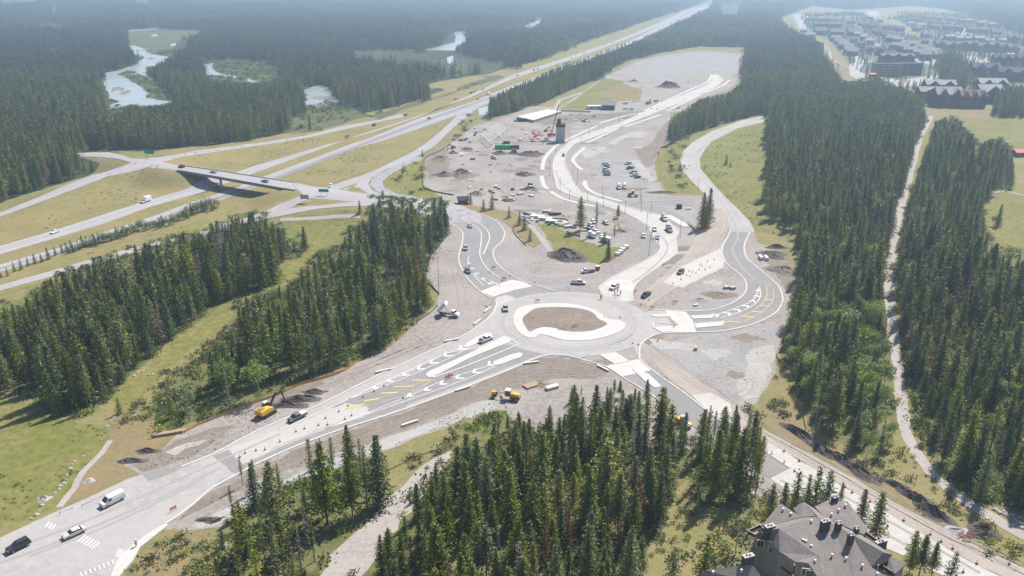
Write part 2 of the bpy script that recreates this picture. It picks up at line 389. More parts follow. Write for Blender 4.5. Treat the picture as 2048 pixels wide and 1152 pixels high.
# broad tints of the open ground
sheet('meadow', ['-80,800 0,792 60,806 110,835 170,848 230,860 215,890 180,925 150,965 120,1010 60,1035 -200,1140 -400,1150 -300,900'], 'lush', 1, rg=(1.2, 4))
sheet('dry_meadow', ['215,840 300,800 330,870 300,905 250,925 240,945 285,955 200,990 120,1020 140,985 185,930 222,888',
  '250,1152 268,1124 300,1090 345,1056 400,1068 440,1062 470,1090 450,1200 430,1300 240,1300'], 'dry', 1.4, rg=(1, 4))
sheet('clearing_grass', ['240,850 330,740 400,690 470,640 520,600 580,560 640,500 740,440 720,420 600,430 500,470 300,520 100,575 0,610 -100,620 -100,700 200,740'], 'lush', .6, rg=(1.5, 6))
sheet('highway_verge', ['-300,650 0,520 100,480 200,470 300,450 400,418 500,395 610,345 700,300 830,240 1000,180 1200,105 1420,10 1425,6 1200,70 1000,140 800,212 700,236 560,270 440,288 340,300 310,312 330,330 365,340 300,405 0,490 -300,600',
  '310,332 362,340 392,352 385,372 300,400 150,445 0,490 -200,560 -200,500 0,434 120,393 220,352 285,335',
  '-300,700 0,590 200,530 400,470 520,436 610,395 575,382 500,385 400,414 200,478 0,545 -200,620'], 'verge', .8, rg=(1, 10))
sheet('highway_verge', ['330,324 400,304 512,292 640,272 720,250 760,243 700,270 600,302 512,332 470,345 400,333',
  '580,352 700,305 790,270 905,225 880,255 850,285 790,318 740,342 668,366 620,366'], 'verge', 1.2, rg=(1, 8))
sheet('hillside_grass', ['1309,325 1324,295 1350,285 1384,264 1424,246 1480,238 1424,262 1384,285 1366,303 1361,320 1366,343 1386,365 1395,385 1340,390 1316,355',
  '1531,245 1474,260 1424,285 1409,297 1401,318 1403,338 1424,363 1449,391 1481,420 1499,440 1510,462 1550,470 1600,485 1590,445 1545,440 1535,380 1545,300',
  '1915,232 1960,222 2100,226 2300,230 2300,320 2060,310 2020,300 2000,275 1960,290 1925,252'], 'lush', 1, rg=(.8, 5))
sheet('sports_field', ['1970,405 1995,386 2048,392 2200,400 2200,520 2048,505 1990,490 1972,455', '1930,255 1950,248 2100,245 2300,250 2300,305 2050,300 2020,298 1998,270 1962,286'], 'lush', 1.5, rg=(.8, 6))
sheet('dry_bank', ['1560,38 1585,28 1600,30 1592,42 1575,50', '1636,84 1655,84 1665,110 1690,132 1740,150 1715,170 1690,160 1668,135 1650,112', '1745,22 1775,30 1830,58 1850,70 1845,76 1810,60 1770,42 1745,30', '1900,228 1950,220 2000,222 2000,232 1940,238'], 'dry', 1.3, rg=(1, 10))
sheet('river_meadow', ['255,60 300,57 420,62 410,75 350,85 345,112 300,108 255,98 250,75', '400,124 470,120 530,124 600,148 600,172 500,170 430,150', '275,147 325,160 350,178 345,200 300,196 270,170', '330,203 400,203 600,172 615,215 480,212 340,215', '660,200 760,240 850,205 900,190 940,155 1000,150 1010,155 800,214 640,262 540,268 560,250'], 'brush', 1, rg=(3, 15))
sheet('bog_meadow', ['852,168 905,158 960,152 975,156 920,172 860,178'], 'verge', 1.6, rg=(2, 10))
sheet('gravel_bar', ['255,88 300,100 345,112 325,106 285,98 262,96', '205,150 215,175 235,190 225,186 208,170'], 'rock', 1.8, rg=(1, 8))
sheet('dry_bank', ['1520,812 1560,790 1600,800 1612,850 1640,868 1700,900 1760,945 1800,990 1870,1040 1930,1100 1820,1022 1736,972 1636,914 1536,862'], 'dry', 1.35, rg=(.6, 3))
# water
sheet('river', ['260,92 282,97 300,107 344,114 330,124 317,130 297,135 291,145 309,160 300,160 277,147 262,143 234,148 262,160 279,172 299,186 291,195 327,201 350,201 325,213 275,212 262,208 235,216 172,226 182,219 215,211 240,203 217,196 212,176 203,160 207,146 232,142 260,132 277,124 287,115 265,110 259,98',
 '399,130 430,125 426,138 442,148 470,150 474,158 445,151 408,149 403,140', '409,157 440,163 412,163', '494,156 522,165 496,165', '605,181 640,169 660,175 665,188 680,206 652,200 615,214 608,200',
 '908,64 946,62 925,68 939,82 914,90 910,101 862,100 845,103 880,92 908,85 912,75', '893,115 906,111 906,128 897,127', '1036,56 1080,39 1086,45 1060,57', '600,205 640,202 665,214 630,217', '98,104 116,92 118,112 104,116',
 '955,217 978,212 980,227 958,231', '150,66 300,57 355,48 357,51 300,60 156,70', '300,70 312,68 318,72 305,74', '340,88 352,86 352,91 342,93'], 'water', 2.2, rg=(1.5, 14))
sheet('gravel_bar', ['224,176 236,173 250,177 247,182 232,180 222,184', '238,186 256,180 262,182 250,190 240,190', '293,117 302,114 312,117 300,120', '258,143 272,141 277,150 262,150', '618,196 640,192 668,196 672,200 640,200'], 'brown', 2.4, rg=(.8, 6))
# the stripped ground of the works
sheet('gravel_ground', ['897,410 897,468 862,513 852,558 877,585 874,611 812,666 774,698 737,711 697,736 637,763 512,806 440,832 355,868 325,898 262,911 240,929 282,950 180,1010 330,1060 390,1061 440,1054 512,989 612,954 762,904 862,866 974,816 1010,823 1090,885 1200,890 1394,900 1500,985 1560,1010 1590,960 1540,900 1474,845 1515,805 1535,775 1552,740 1558,700 1570,650 1592,600 1590,560 1580,530 1545,495 1519,487 1508,463 1480,430 1449,398 1389,391 1334,390 1314,355 1309,325 1324,295 1336,288 1341,225 1384,220 1399,197 1456,180 1479,160 1481,117 1506,120 1509,110 1399,101 1324,111 1274,122 1239,140 1206,155 1164,185 1120,215 1049,212 1024,230 987,240 950,250 912,280 880,300 850,318 846,370 880,392'], 'dirt', 1.2, rg=(.9, 4))
sheet('grey_gravel', ['1244,150 1280,128 1330,113 1400,104 1478,115 1472,140 1420,143 1330,150 1270,148', '1290,400 1389,402 1395,440 1400,470 1370,470 1340,440 1290,412', '1310,690 1400,668 1500,655 1556,640 1548,720 1515,795 1470,800 1400,760 1340,730', '1180,320 1240,300 1300,330 1320,385 1240,392 1185,360', '1380,590 1450,560 1485,590 1450,612 1380,617', '985,495 1008,480 1030,500 1060,545 1110,560 1150,570 1090,580 1024,548'], 'dirt2', 2, rg=(1.5, 5))
sheet('brown_earth', ['1024,740 1060,725 1110,714 1170,725 1220,745 1190,758 1100,757 1000,790 880,835 760,876 620,930 512,960 420,1010 350,1045 430,980 587,900 742,846 900,788',
  '285,945 262,915 325,900 380,872 430,855 470,850 420,890 350,925', '512,808 560,788 640,755 650,768 600,790 540,815 500,835', '870,290 895,300 900,330 890,345 862,360 850,340 855,310', '1060,240 1120,232 1290,222 1290,236 1180,240 1090,250',
  '1270,300 1300,290 1335,240 1340,290 1320,300 1305,330 1290,335', '1520,500 1560,500 1588,530 1590,575 1570,575 1550,545 1535,520'], 'brown', 2.4, rg=(1.2, 4))
sheet('white_gravel', ['762,880 830,858 900,830 975,800 1012,803 990,822 890,853 800,885 700,925 600,965 520,1005 400,1060 380,1052 480,1000 590,950 690,910', '1500,700 1545,690 1545,740 1515,795 1490,800 1475,780', '1160,300 1200,292 1215,296 1190,312 1168,318', '1215,285 1250,268 1275,262 1300,268 1285,275 1250,276 1228,290', '1262,320 1275,320 1300,350 1312,362 1300,366 1280,345', '330,905 380,885 420,878 400,890 350,912'], 'rock', 2.8, rg=(1.2, 3))
sheet('site_grass', ['1119,218 1150,200 1164,188 1206,158 1226,158 1250,164 1236,174 1205,182 1180,189 1215,196 1235,203 1228,213 1176,219 1150,224', '1076,447 1106,449 1131,466 1164,480 1199,492 1244,496 1243,507 1219,520 1199,530 1174,524 1140,516 1110,505 1093,474',
  '1226,432 1236,432 1246,462 1240,465 1232,450'], 'lush', 2.4, rg=(.8, 3))
sheet('site_verge', ['915,402 960,414 1010,421 1036,428 1071,468 1083,487 1068,496 1050,487 1024,460 1004,442 970,430 930,414', '1180,189 1215,172 1250,168 1285,180 1280,200 1240,203 1215,196'], 'dry', 2.2, rg=(.8, 3))
sheet('riprap_slope', ['840,312 800,322 775,340 748,352 738,368 752,382 775,391 822,396 824,392 790,386 770,376 766,362 780,350 812,330 845,318'], 'riprap', 2.5, rg=(.8, 3))
sheet('green_verge', ['845,318 850,340 846,370 880,392 824,392 790,386 770,376 766,362 780,350 812,330'], 'lush', 2, rg=(.8, 3))
sheet('gravel_track', ['905,900 880,945 850,990 800,1040 760,1100 715,1160 690,1260 600,1260 640,1152 660,1110 710,1065 765,1015 790,985 830,945 870,915'], 'path', 2.6, rg=(1, 3))
# roads
sheet('highway_road', ['-100,531 0,492 101,463 282,405 385,372 512,331 662,287 744,265 837,234 940,190 1024,150 1129,116 1224,84 1314,47.5 1374,20 1424,8.5 1424,10.5 1374,26 1324,50 1249,80 1149,117 1024,158 937,196 812,240 712,272 612,309 512,345 400,386 300,414 210,447 120,474 0,509 -100,548'], 'hwy', 3)
sheet('highway_road', ['-100,562 0,529 120,495 210,463 300,435 380,405 435,388 544,347 612,322 702,288 737,277 837,237 937,206 1024,171 1149,126 1249,87 1349,38 1400,18 1424,11 1428,13 1405,24 1349,46 1249,94 1131,137 1024,178 977,207 925,226 862,249 762,283 687,302 612,332 550,360 490,383 400,415 300,450 210,478 120,508 0,544 -100,580'], 'hwy', 3)
sheet('worn_wheel_lanes', ['-50,552 0,536 120,502 300,443 435,395 544,356 700,296 837,244 900,222 1000,186 1000,189 900,227 837,249 700,301 544,362 435,400 300,448 120,507 0,541 -50,557'], 'hlane', 3.4)
sheet('ramp_road', ['147,306 200,305 230,309 262,317 295,319 322,315 350,309 400,300 462,293 512,287 612,271 687,252 762,239 800,228 812,233 762,243 712,254 612,276 512,292 425,305 362,314 325,324 340,328 365,333 365,344 357,342 295,335 215,353 107,395 0,434 -100,472 -100,462 0,425 100,385 185,350 245,333 262,326 240,319 200,315 150,313'], 'hwy', 3.6)
sheet('ramp_road', ['583,364 612,370 652,375 672,368 720,353 762,335 817,308 847,290 882,262 922,224 960,212 940,228 902,260 874,288 840,310 775,338 744,355 736,368 744,381 772,391 822,392 895,407 937,419 962,428 962,445 897,445 860,430 757,413 724,413 637,418 544,436 475,453 335,486 225,521 140,543 50,568 -60,600 -60,588 100,543 200,514 300,488 450,448 512,430 562,408 607,391 580,382'], 'hwy', 3.8)
sheet('traffic_island', ['577,418 600,406 622,396 665,400 712,404 672,408 622,412', '677,379 700,371 713,367 720,377 739,389 700,384'], 'verge', 4.4)
# legs of the roundabout
NW_E = '894,407 937,420 962,428 994,444 1007,460 1009,470 1003,484 989,497 986,508 992,525 1007,540 1030,555 1059,567 1085,575 1110,583'
NW_W = '893,441 908,451 920,460 926,469 924,488 919,505 917,518 921,533 932,553 949,573 965,586 987,598'
SW_N = '993,604 992,613 986,627 972,641 955,654 937,666 897,686 762,748 637,811 587,831 512,863 425,909 362,934'
SW_S = '1264,790 1214,748 1190,731 1174,722 1150,715 1124,710 1094,711 1056,723 1024,738 927,776 812,818 742,841 672,863 587,895 512,929 475,949 425,976 385,1010 350,1036 330,1048'
sheet('access_road', [NW_E+' 1100,600 1050,610 '+' '.join(NW_W.split()[::-1])], 'asph', 3)
sheet('access_road', ['1000,600 '+SW_N+' 297,963 285,949 260,956 175,996 100,1029 0,1076 -120,1135 -300,1240 -300,1600 150,1500 222,1152 232,1126 260,1096 295,1069 330,1048 350,1036 425,976 475,949 512,929 587,895 672,863 742,841 812,818 927,776 1024,738 1056,723 1094,711 1124,700 1060,640'], 'road', 3.2)
sheet('new_asphalt', ['937,700 897,706 800,755 660,815 742,836 927,769 1024,732 1056,719 1090,708 1048,690 1000,690', '285,948 362,934 350,944 297,963', '425,912 457,900 475,921 486,929 512,918 560,895 620,870 672,850 742,830 812,806 812,815 672,860 590,891 520,925 475,949 462,944 452,932 437,922', '425,976 440,960 475,949 465,962 430,974'], 'asph', 3.6, rg=(.3, 3))
sheet('dusty_patch', ['457,900 500,882 560,862 640,828 690,806 730,812 742,826 700,838 620,866 560,891 512,915 486,928 475,921', '985,600 1010,590 1040,600 1030,612 1000,620', '1060,700 1110,698 1180,706 1170,714 1100,708'], 'dusty', 3.75, rg=(.7, 1.5))
N_L = '1197,575 1224,555 1274,530 1311,510 1321,497 1318,480 1301,463 1299,453 1274,438 1244,424 1199,408 1136,389 1116,378 1110,358 1106,338 1108,320 1116,305 1141,282 1179,266 1244,244 1299,218 1374,186 1414,170 1424,160 1422,150'
N_R = '1268,603 1264,591 1268,574 1285,556 1311,538 1346,513 1354,503 1352,485 1352,472 1357,462 1346,450 1324,430 1274,419 1224,403 1164,384 1149,368 1139,348 1129,328 1131,308 1149,288 1199,270 1299,230 1399,190 1434,172 1446,160 1436,149'
sheet('boulevard_road', [N_L+' '+' '.join(N_R.split()[::-1])+' 1210,605'], 'dust', 3.4)
sheet('new_asphalt', ['1222,418 1241,428 1262,436 1299,453 1301,463 1318,482 1322,495 1300,505 1290,512 1270,512 1283,498 1279,478 1271,460 1249,440', '1290,404 1389,400 1389,412 1300,412', '1190,394 1274,415 1324,428 1350,452 1400,462 1380,440 1330,415 1240,398'], 'asph', 3.1, rg=(.3, 3))
E_W = '1534,231 1486,240 1424,262 1384,285 1366,303 1361,320 1366,343 1386,365 1406,385 1424,408 1434,420 1449,440 1460,463 1455,475 1446,490 1444,508 1454,528 1474,545 1489,560 1493,576 1486,591 1461,608 1424,620 1374,623 1329,620 1304,621'
E_E = '1279,718 1279,701 1284,686 1306,672 1334,666 1394,665 1449,662 1499,651 1536,636 1556,621 1565,603 1563,586 1556,572 1536,553 1510,532 1494,518 1488,500 1491,483 1500,465 1510,463 1499,443 1481,423 1449,393 1424,365 1401,338 1399,318 1411,297 1424,283 1474,257 1531,243'
sheet('old_road', [E_W+' 1240,640 '+E_E], 'road', 3)
sheet('new_asphalt', ['1460,463 1502,465 1492,483 1488,500 1494,518 1510,532 1536,553 1556,574 1563,588 1565,603 1556,619 1536,634 1499,649 1449,660 1394,664 1350,666 1330,622 1374,624 1424,621 1461,609 1487,592 1494,576 1490,560 1475,545 1455,528 1445,508 1447,490 1456,475'], 'asph', 3.5)
sheet('new_asphalt', ['1214,733 1240,745 1266,765 1300,790 1374,845 1430,890 1490,935 1541,957 1580,936 1536,907 1419,826 1381,796 1349,773 1304,741 1279,718 1240,715'], 'asph', 3.8)
sheet('detour_road', ['1384,790 1421,790 1450,830 1500,862 1536,885 1641,946 1736,1001 1836,1064 1961,1134 2100,1200 2400,1380 2200,1400 1886,1152 1801,1109 1771,1096 1680,1042 1573,980 1541,957 1580,936 1536,905'], 'dust', 2.9, rg=(.3, 3))
sheet('packed_track', ['1284,684 1296,690 1330,712 1474,812 1536,864 1636,916 1736,974 1823,1024 1936,1084 2048,1137 2200,1200 2300,1290 2100,1200 1961,1134 1836,1064 1736,1001 1641,946 1536,885 1440,832 1340,760 1285,700'], 'track', 3.3, rg=(.35, 3))
sheet('packed_track', ['1268,603 1300,612 1330,590 1380,560 1400,545 1440,520 1446,480 1456,440 1440,415 1415,440 1390,480 1370,510 1330,548 1290,580'], 'track', 3.2, rg=(.35, 3))
sheet('concrete_pad', ['1326,566 1358,537 1400,515 1440,498 1450,520 1447,535 1420,548 1365,576', '1384,791 1420,786 1460,808 1462,830 1445,840 1420,826'], 'dust', 4, rg=(.4, 3))
# the circle
ccx, ccy = g(1141, 650)[:2]
cR = .5*(g(1306, 650)[0]-g(976, 650)[0])
EW = cR
def ring(cx, cy, rx, ry, n=96): return [(cx+rx*math.cos(2*math.pi*i/n), cy+ry*math.sin(2*math.pi*i/n)) for i in range(n)]
yt = g(1141, 584)[1]; yb = g(1141, 713)[1]
sheet('roundabout_road', [ring(ccx, (yt+yb)/2, cR, (yt-yb)/2)], 'road', 4.2, raw=True)
apron = 'M1026,636 1031,625 1039,616 1064,610 1099,607 1136,608 1174,615 1199,626 1216,639 1236,641 1248,645 1251,650 1244,661 1219,672 1186,680 1154,682 1124,680 1096,672 1079,670 1068,676 1054,675 1039,666 1029,651'[1:]
sheet('roundabout_apron', [apron], 'conc', 4.6, sm=True, thick=.12)
sheet('roundabout_gravel', ['1046,636 1059,625 1074,617 1106,615 1144,616 1174,621 1189,629 1196,638 1213,646 1209,653 1184,662 1156,664.5 1131,663 1109,657 1089,655 1074,658 1059,664 1051,654 1046,645'], 'brown', 4.8, sm=True, thick=.13)
# concrete crossings, islands, kerbs, sidewalks
sheet('crosswalk_concrete', ['961,583 987,594 1000,589 1030,580 1066,573 1045,563 1022,560 990,571', '1208,568 1222,560 1262,559 1270,574 1267,580 1260,585 1241,580 1218,576', '1329,620 1372,624 1385,640 1393,665 1345,665 1349,654 1357,650 1340,636', '1213,732 1274,719 1281,719 1303,741 1284,745 1246,753'], 'conc', 5)
sheet('crosswalk_pink', ['1010,571 1030,566 1040,569 1018,576', '1342,621 1360,622 1372,638 1374,646 1360,644 1352,630', '1235,733 1262,727 1274,733 1247,740', '1236,566 1258,563 1262,570 1243,573'], 'pink', 5.3)
islands = ['927,695 933,687 955,674 975,666 984,668 983,673 960,685 935,696', '851,751 857,744 937,708 1007,673 1017,675 1024,683 937,718 866,755 857,756', '985,727 990,722 1024,709 1040,706 1047,709 1040,716 1024,721 1000,730 989,731',
 '1299,631 1310,629 1338,629 1342,634 1310,635', '1380,632 1424,630 1429,632 1424,637 1386,638', '1388,648 1444,643 1450,646 1444,652 1392,657', '1307,656 1345,652 1348,664 1322,665', '1199,711 1231,705 1259,723 1229,729', '1264,739 1274,737 1300,751 1321,771 1318,776 1309,776 1290,763',
 '975,560 982,566 995,571 1003,573 990,566']
for s in islands: sheet('traffic_island', [s], 'conc', 4.2, thick=.14, sm=len(s) > 80)
walks = [('1116,288 1096,308 1087,323 1085,340', 2.6), ('1083,352 1087,370 1096,378', 2.6), ('1101,383 1124,397 1159,407 1189,413', 2.6), ('1169,295 1148,315 1148,326 1164,340', 2.6), ('1170,362 1171,373 1186,385 1214,395 1244,403', 2.6),
 ('1334,431 1374,453', 4.2), ('1121,286 1154,270 1194,252', 2.6), ('1199,247 1249,232 1289,225', 2.6), ('1291,221 1374,182 1414,165 1423,150', 2.8), ('1174,286 1236,257', 2.2), ('1249,254 1321,230', 2.6), ('1334,222 1399,190', 2.6), ('1409,186 1444,172 1459,160', 2.6), ('1399,178 1430,164 1431,149', 1.4)]
for s, w_ in walks: strip_mesh('sidewalk', [s], w_, 'conc', 0, .16)
EXTRA_ = 0
strip_mesh('kerb', [NW_E, NW_W, '922,431 936,432 957,446 974,461 979,475 974,492 966,510', '922,437 937,446 959,461 963,475 960,500 960,513 968,530 982,545 1003,558'], .6, 'conc', 0, .2)
strip_mesh('kerb', [SW_N, '1174,722 1150,715 1124,710 1094,711 1056,723 1024,738 927,776 812,818 742,841 672,863 587,895 512,929 475,949 425,976 385,1010 350,1036 330,1048', '866,756 937,731 1024,695 1036,689 1018,676'], .62, 'conc', 0, .2)
strip_mesh('kerb', [E_W.split(' ', 12)[-1], ' '.join(E_E.split()[:19])], .6, 'conc', 0, .2)
strip_mesh('kerb', [' '.join(N_L.split()[:8]), ' '.join(N_R.split()[:11]), ' '.join(N_L.split()[8:]), ' '.join(N_R.split()[11:]), '1299,453 1308,475 1320,492', '1279,404 1340,401 1389,398'], .5, 'conc', 0, .2)
strip_mesh('kerb', ['1279,718 1304,741 1349,773 1381,796 1419,826 1500,883 1536,907 1580,936', '1174,722 1214,734 1249,757 1289,781 1330,808', '1236,641 1216,639', '1307,645 1306,656', '1307,645 1357,650', '1236,553 1241,580 1243,603'], .5, 'conc', 0, .2)
sheet('sidewalk', ['330,1048 295,1069 260,1096 232,1126 222,1152 215,1200 235,1200 240,1152 265,1124 280,1096 318,1066 337,1051'], 'conc', 4, thick=.15)
# wheel ruts, as faint strips pressed into the dirt
ruts = []; rr_ = random.Random(2)
def rut(s, offs, w_=.4):
    p = smooth([g(*q)[:2] for q in PL(s)], False, 4)
    for o_ in offs:
        L, R = ribbon(p, [2*o_+rr_.uniform(-.5, .5) for _ in p]); ruts.append((L, [w_*rr_.uniform(.3, 1.3) for _ in L]))
rut('1040,745 1100,726 1160,736 1215,750', (-.8, 1.2)); rut('600,925 760,868 900,812 1000,770 1090,742 1200,752', (-2.4, -.6, 1.6)); rut('690,745 780,712 860,672 900,640 920,600 900,520', (-2.2, .4))
rut('560,815 650,775 760,722 850,685', (-1.2, .9)); rut('1290,690 1400,768 1480,822 1600,900 1760,988 1900,1066 2040,1135', (-2.2, -.8, .8, 2.2)); rut('1275,605 1340,565 1400,520 1440,470 1452,430', (-2.6, -1, .6, 2.2))
rut('965,342 962,355 985,375 1010,385 1030,400', (-1, 1)); rut('1022,335 1024,400', (-5, -2, 2, 5), .9); rut('1060,560 1130,562 1190,548 1250,520 1282,490 1270,450 1240,425 1180,415 1100,420 1030,405', (-3, -1, 1.5, 3.5)); rut('1420,770 1450,755 1480,752 1500,765 1490,785 1460,792', (-1, 1))
mbr = MB()
for p, w_ in ruts:
    L, R = ribbon(p, w_); n = len(p); mbr.add([(a[0], a[1], .075) for a in L]+[(a[0], a[1], .075) for a in R], [(i, i+n, i+n+1, i+1) for i in range(n-1)])
tag(mbr.build('tyre_ruts', M['rut']), kind='structure')
# painted marks
def chevrons(pts, half, m='white'):
    mb = MB(); P = [Vector(g(*q)[:2]) for q in PL(pts)]
    for i, c in enumerate(P):
        a = P[max(0, i-1)]; b = P[min(len(P)-1, i+1)]; d = (b-a).normalized(); n_ = Vector((-d.y, d.x)); hw = half*(1-.55*i/len(P))
        for s in (-1, 1):
            q = [c+d*.3, c+d*1.5, c-d*hw*.9+n_*s*hw+d*1.1, c-d*hw*.9+n_*s*hw]
            mb.add([(v.x, v.y, .122) for v in q], [(0, 1, 2, 3) if s < 0 else (3, 2, 1, 0)])
    return mb
o = chevrons('924,697 894,711 866,725 841,737 811,749 781,762 752,775', 1.9); tag(o.build('chevron_marking', M['white']), kind='structure')
o = chevrons('982,729 952,744 918,755 886,767 855,779 821,791', 1.9); tag(o.build('chevron_marking', M['white']), kind='structure')
o = chevrons('1432,631 1456,628 1475,621 1492,613 1505,603 1513,593 1516,582', 1.7); tag(o.build('chevron_marking', M['white']), kind='structure')
o = chevrons('980,568 968,558 955,548 946,538 939,528', 1.0); tag(o.build('chevron_marking', M['white']), kind='structure')
strip_mesh('line_marking', ['927,697 894,707 841,731 752,771 697,799 560,860', '935,697 900,716 866,731 800,760 697,799', '985,729 940,744 880,764 800,800 652,858', '990,733 952,750 900,771 821,799 652,858', '1430,631 1475,615 1500,604 1512,592 1517,576', '1440,636 1480,624 1510,608 1521,592 1519,574', '990,572 965,560 945,545 936,525 938,512', '969,572 950,553 937,530'], .28, 'white', .11, .12)
strip_mesh('line_marking', ['0,506 120,470 300,410 512,344', '0,494 120,460 282,408 512,333', '0,532 120,498 300,438', '0,541 120,505 300,446', '607,391 562,407 542,424'], .3, 'white', .07, .08, sm=0)
strip_mesh('yellow_line', ['860,758 800,781 750,800 690,818', '866,759 820,787 760,805 690,820', '1441,642 1479,635 1506,622 1526,605 1534,590 1532,570', '1441,642 1480,645 1510,632 1536,614 1547,596 1546,580'], .22, 'yellow', .11, .12)
yb_ = MB()
for s in ('824,760 861,760 856,762 822,762', '790,773 829,772 825,774 787,775', '763,786 797,784 793,787 760,788', '730,801 762,796 758,799 725,804', '700,811 733,808 725,811 695,815', '1269,741 1278,741 1287,751 1280,753',
  '1442,642 1479,644 1479,645 1444,643.5', '1482,632 1507,634 1506,635.5 1481,633', '1506,623 1526,624 1526,625.5 1505,624.5', '1519,611 1537,612 1537,613 1518,612.5', '1530,599 1546,600 1546,601 1529,600.5'):
    yb_.add([(*g(*q)[:2], .124) for q in PL(s)], [(0, 1, 2, 3)])
tag(yb_.build('yellow_hatching', M['yellow']), kind='structure')
cw = MB()
def zebra(x0, y0, dx, dy, ex, ey, n, wx, wy):
    for i in range(n):
        a, b = x0+dx*i, y0+dy*i; q = [(a, b), (a+wx, b+wy), (a+wx+ex, b+wy+ey), (a+ex, b+ey)]
        cw.add([(*g(*p)[:2], .124) for p in q], [(0, 1, 2, 3)])
zebra(170, 1070, 5.6, 2.8, -15, 14, 6, 2.4, 1.2); zebra(239, 1097, 4.2, 1.7, -9, 17, 4, 2.2, .9); zebra(160, 1146, 9, -3.6, 3, 9, 8, 2.6, -1); zebra(98, 1044, 6, 2.4, -9, 11, 3, 3, 1.2)
tag(cw.build('crosswalk_marking', M['white']), kind='structure')
# paths and trails
sheet('gravel_path', [sum([list(q) for q in (lambda r: (r[0], r[1][::-1]))(ribbon([g(*p)[:2] for p in PL(s)], w_))], []) for s, w_ in
  [('1863,232 1840,275 1822,340 1808,390 1796,430 1788,470 1784,520 1776,580', 4.2), ('1776,580 1784,640 1790,700 1798,760 1806,830', 3.4), ('1806,830 1812,865 1832,905 1862,945 1905,985 1950,1015 2048,1072 2200,1160', 3.2), ('222,880 205,905 185,925 165,945 150,975 118,1015', 1.6), ('1060,450 1085,480 1105,510 1125,528', 2.4),
   ('1645,86 1658,100 1662,116 1680,128 1710,137', 3), ('1164,185 1119,200 1108,222', 4), ('1985,385 2010,382 2060,394 2200,402', 2.2), ('560,440 640,436 720,433', 3.2), ('1745,22 1790,36 1845,66', 6)]], 'path', 2.9, raw=True, rg=(.25, 3))
sheet('town_road', ['1586,30 1605,28 1608,46 1622,60 1600,60', '1706,60 1712,48 1740,72 1765,95 1750,92 1735,76 1722,68', '1705,95 1722,118 1730,123 1745,119 1742,125 1722,134 1718,142 1735,150 1800,160 1840,155 1875,150 1880,157 1845,170 1800,174 1740,166 1700,152 1698,135 1705,122',
  '1600,30 1650,30 1700,32 1700,36 1650,35 1602,36', '1915,55 1940,58 1950,68 1930,72 1915,66', '1930,110 1975,116 1975,126 1940,122', '1730,24 1755,22 1760,30 1745,36', '1770,104 1860,118 1900,120 1900,135 1840,125'], 'road', 2.4, rg=(1, 12))
# the strip of ground under the woods
FLOOR = []

# churned patches over the yard
rp = random.Random(21)
for m_, n_, lay in (('brown', 44, 2.31), ('dirt2', 22, 2.43), ('rock', 18, 2.51), ('mudd', 40, 2.57)):
    ps = []
    while len(ps) < n_:
        zone = rp.choice([(870, 1100, 245, 400), (870, 1100, 245, 400), (870, 1100, 245, 400), (960, 1180, 225, 290), (1050, 1260, 400, 470), (1180, 1330, 235, 380), (1230, 1470, 110, 240), (1040, 1200, 222, 262), (1330, 1440, 480, 600), (1100, 1500, 670, 760)])
        px, py = rp.uniform(*zone[:2]), rp.uniform(*zone[2:])
        x, y = g(px, py)[:2]; rx = rp.uniform(2.5, 10); ry = rp.uniform(1.2, 5); a0 = rp.uniform(-.4, .4); pts = []
        for i in range(16):
            a = 2*math.pi*i/16; q = rp.uniform(.6, 1.2); X, Y = rx*q*math.cos(a), ry*q*math.sin(a); pts.append((x+X*math.cos(a0)-Y*math.sin(a0), y+X*math.sin(a0)+Y*math.cos(a0)))
        ps.append(pts)
    sheet('dirt_patch', ps, m_, lay, raw=True, sm=True, rg=(.3, 2))

def arc(rx, a0, a1, n=26): return [(ccx+cR*rx*math.cos(math.radians(a0+(a1-a0)*i/n)), (yt+yb)/2+(yt-yb)/2*rx*math.sin(math.radians(a0+(a1-a0)*i/n))) for i in range(n+1)]
for rx, a0, a1, w_ in ((.82, 150, 330, .7), (.86, 170, 300, .5), (.76, 190, 355, .6), (.9, 40, 140, .6), (.84, 20, 120, .5), (.8, -60, 60, .7)): strip_mesh('tyre_mark', [arc(rx, a0, a1)], w_, 'tyremark', .09, .1, raw=True, sm=0)
strip_mesh('tyre_mark', ['-40,1122 100,1070 200,1030 300,985 430,926 560,868', '-40,1140 100,1090 200,1048 310,1000 440,936', '60,1112 200,1058 300,1012 400,962', '1560,960 1680,1018 1800,1084 1900,1140', '1600,948 1720,1010 1840,1078 1960,1146', '1130,400 1200,418 1270,440 1320,470 1335,500 1300,540 1250,575', '1110,340 1125,370 1160,392 1230,414', '1420,290 1385,310 1380,330 1395,352 1430,386 1460,430 1476,470 1465,500 1480,530 1510,560', '1440,270 1400,300 1392,330 1412,356 1448,392 1480,440'], .8, 'tyremark', .085, .092)
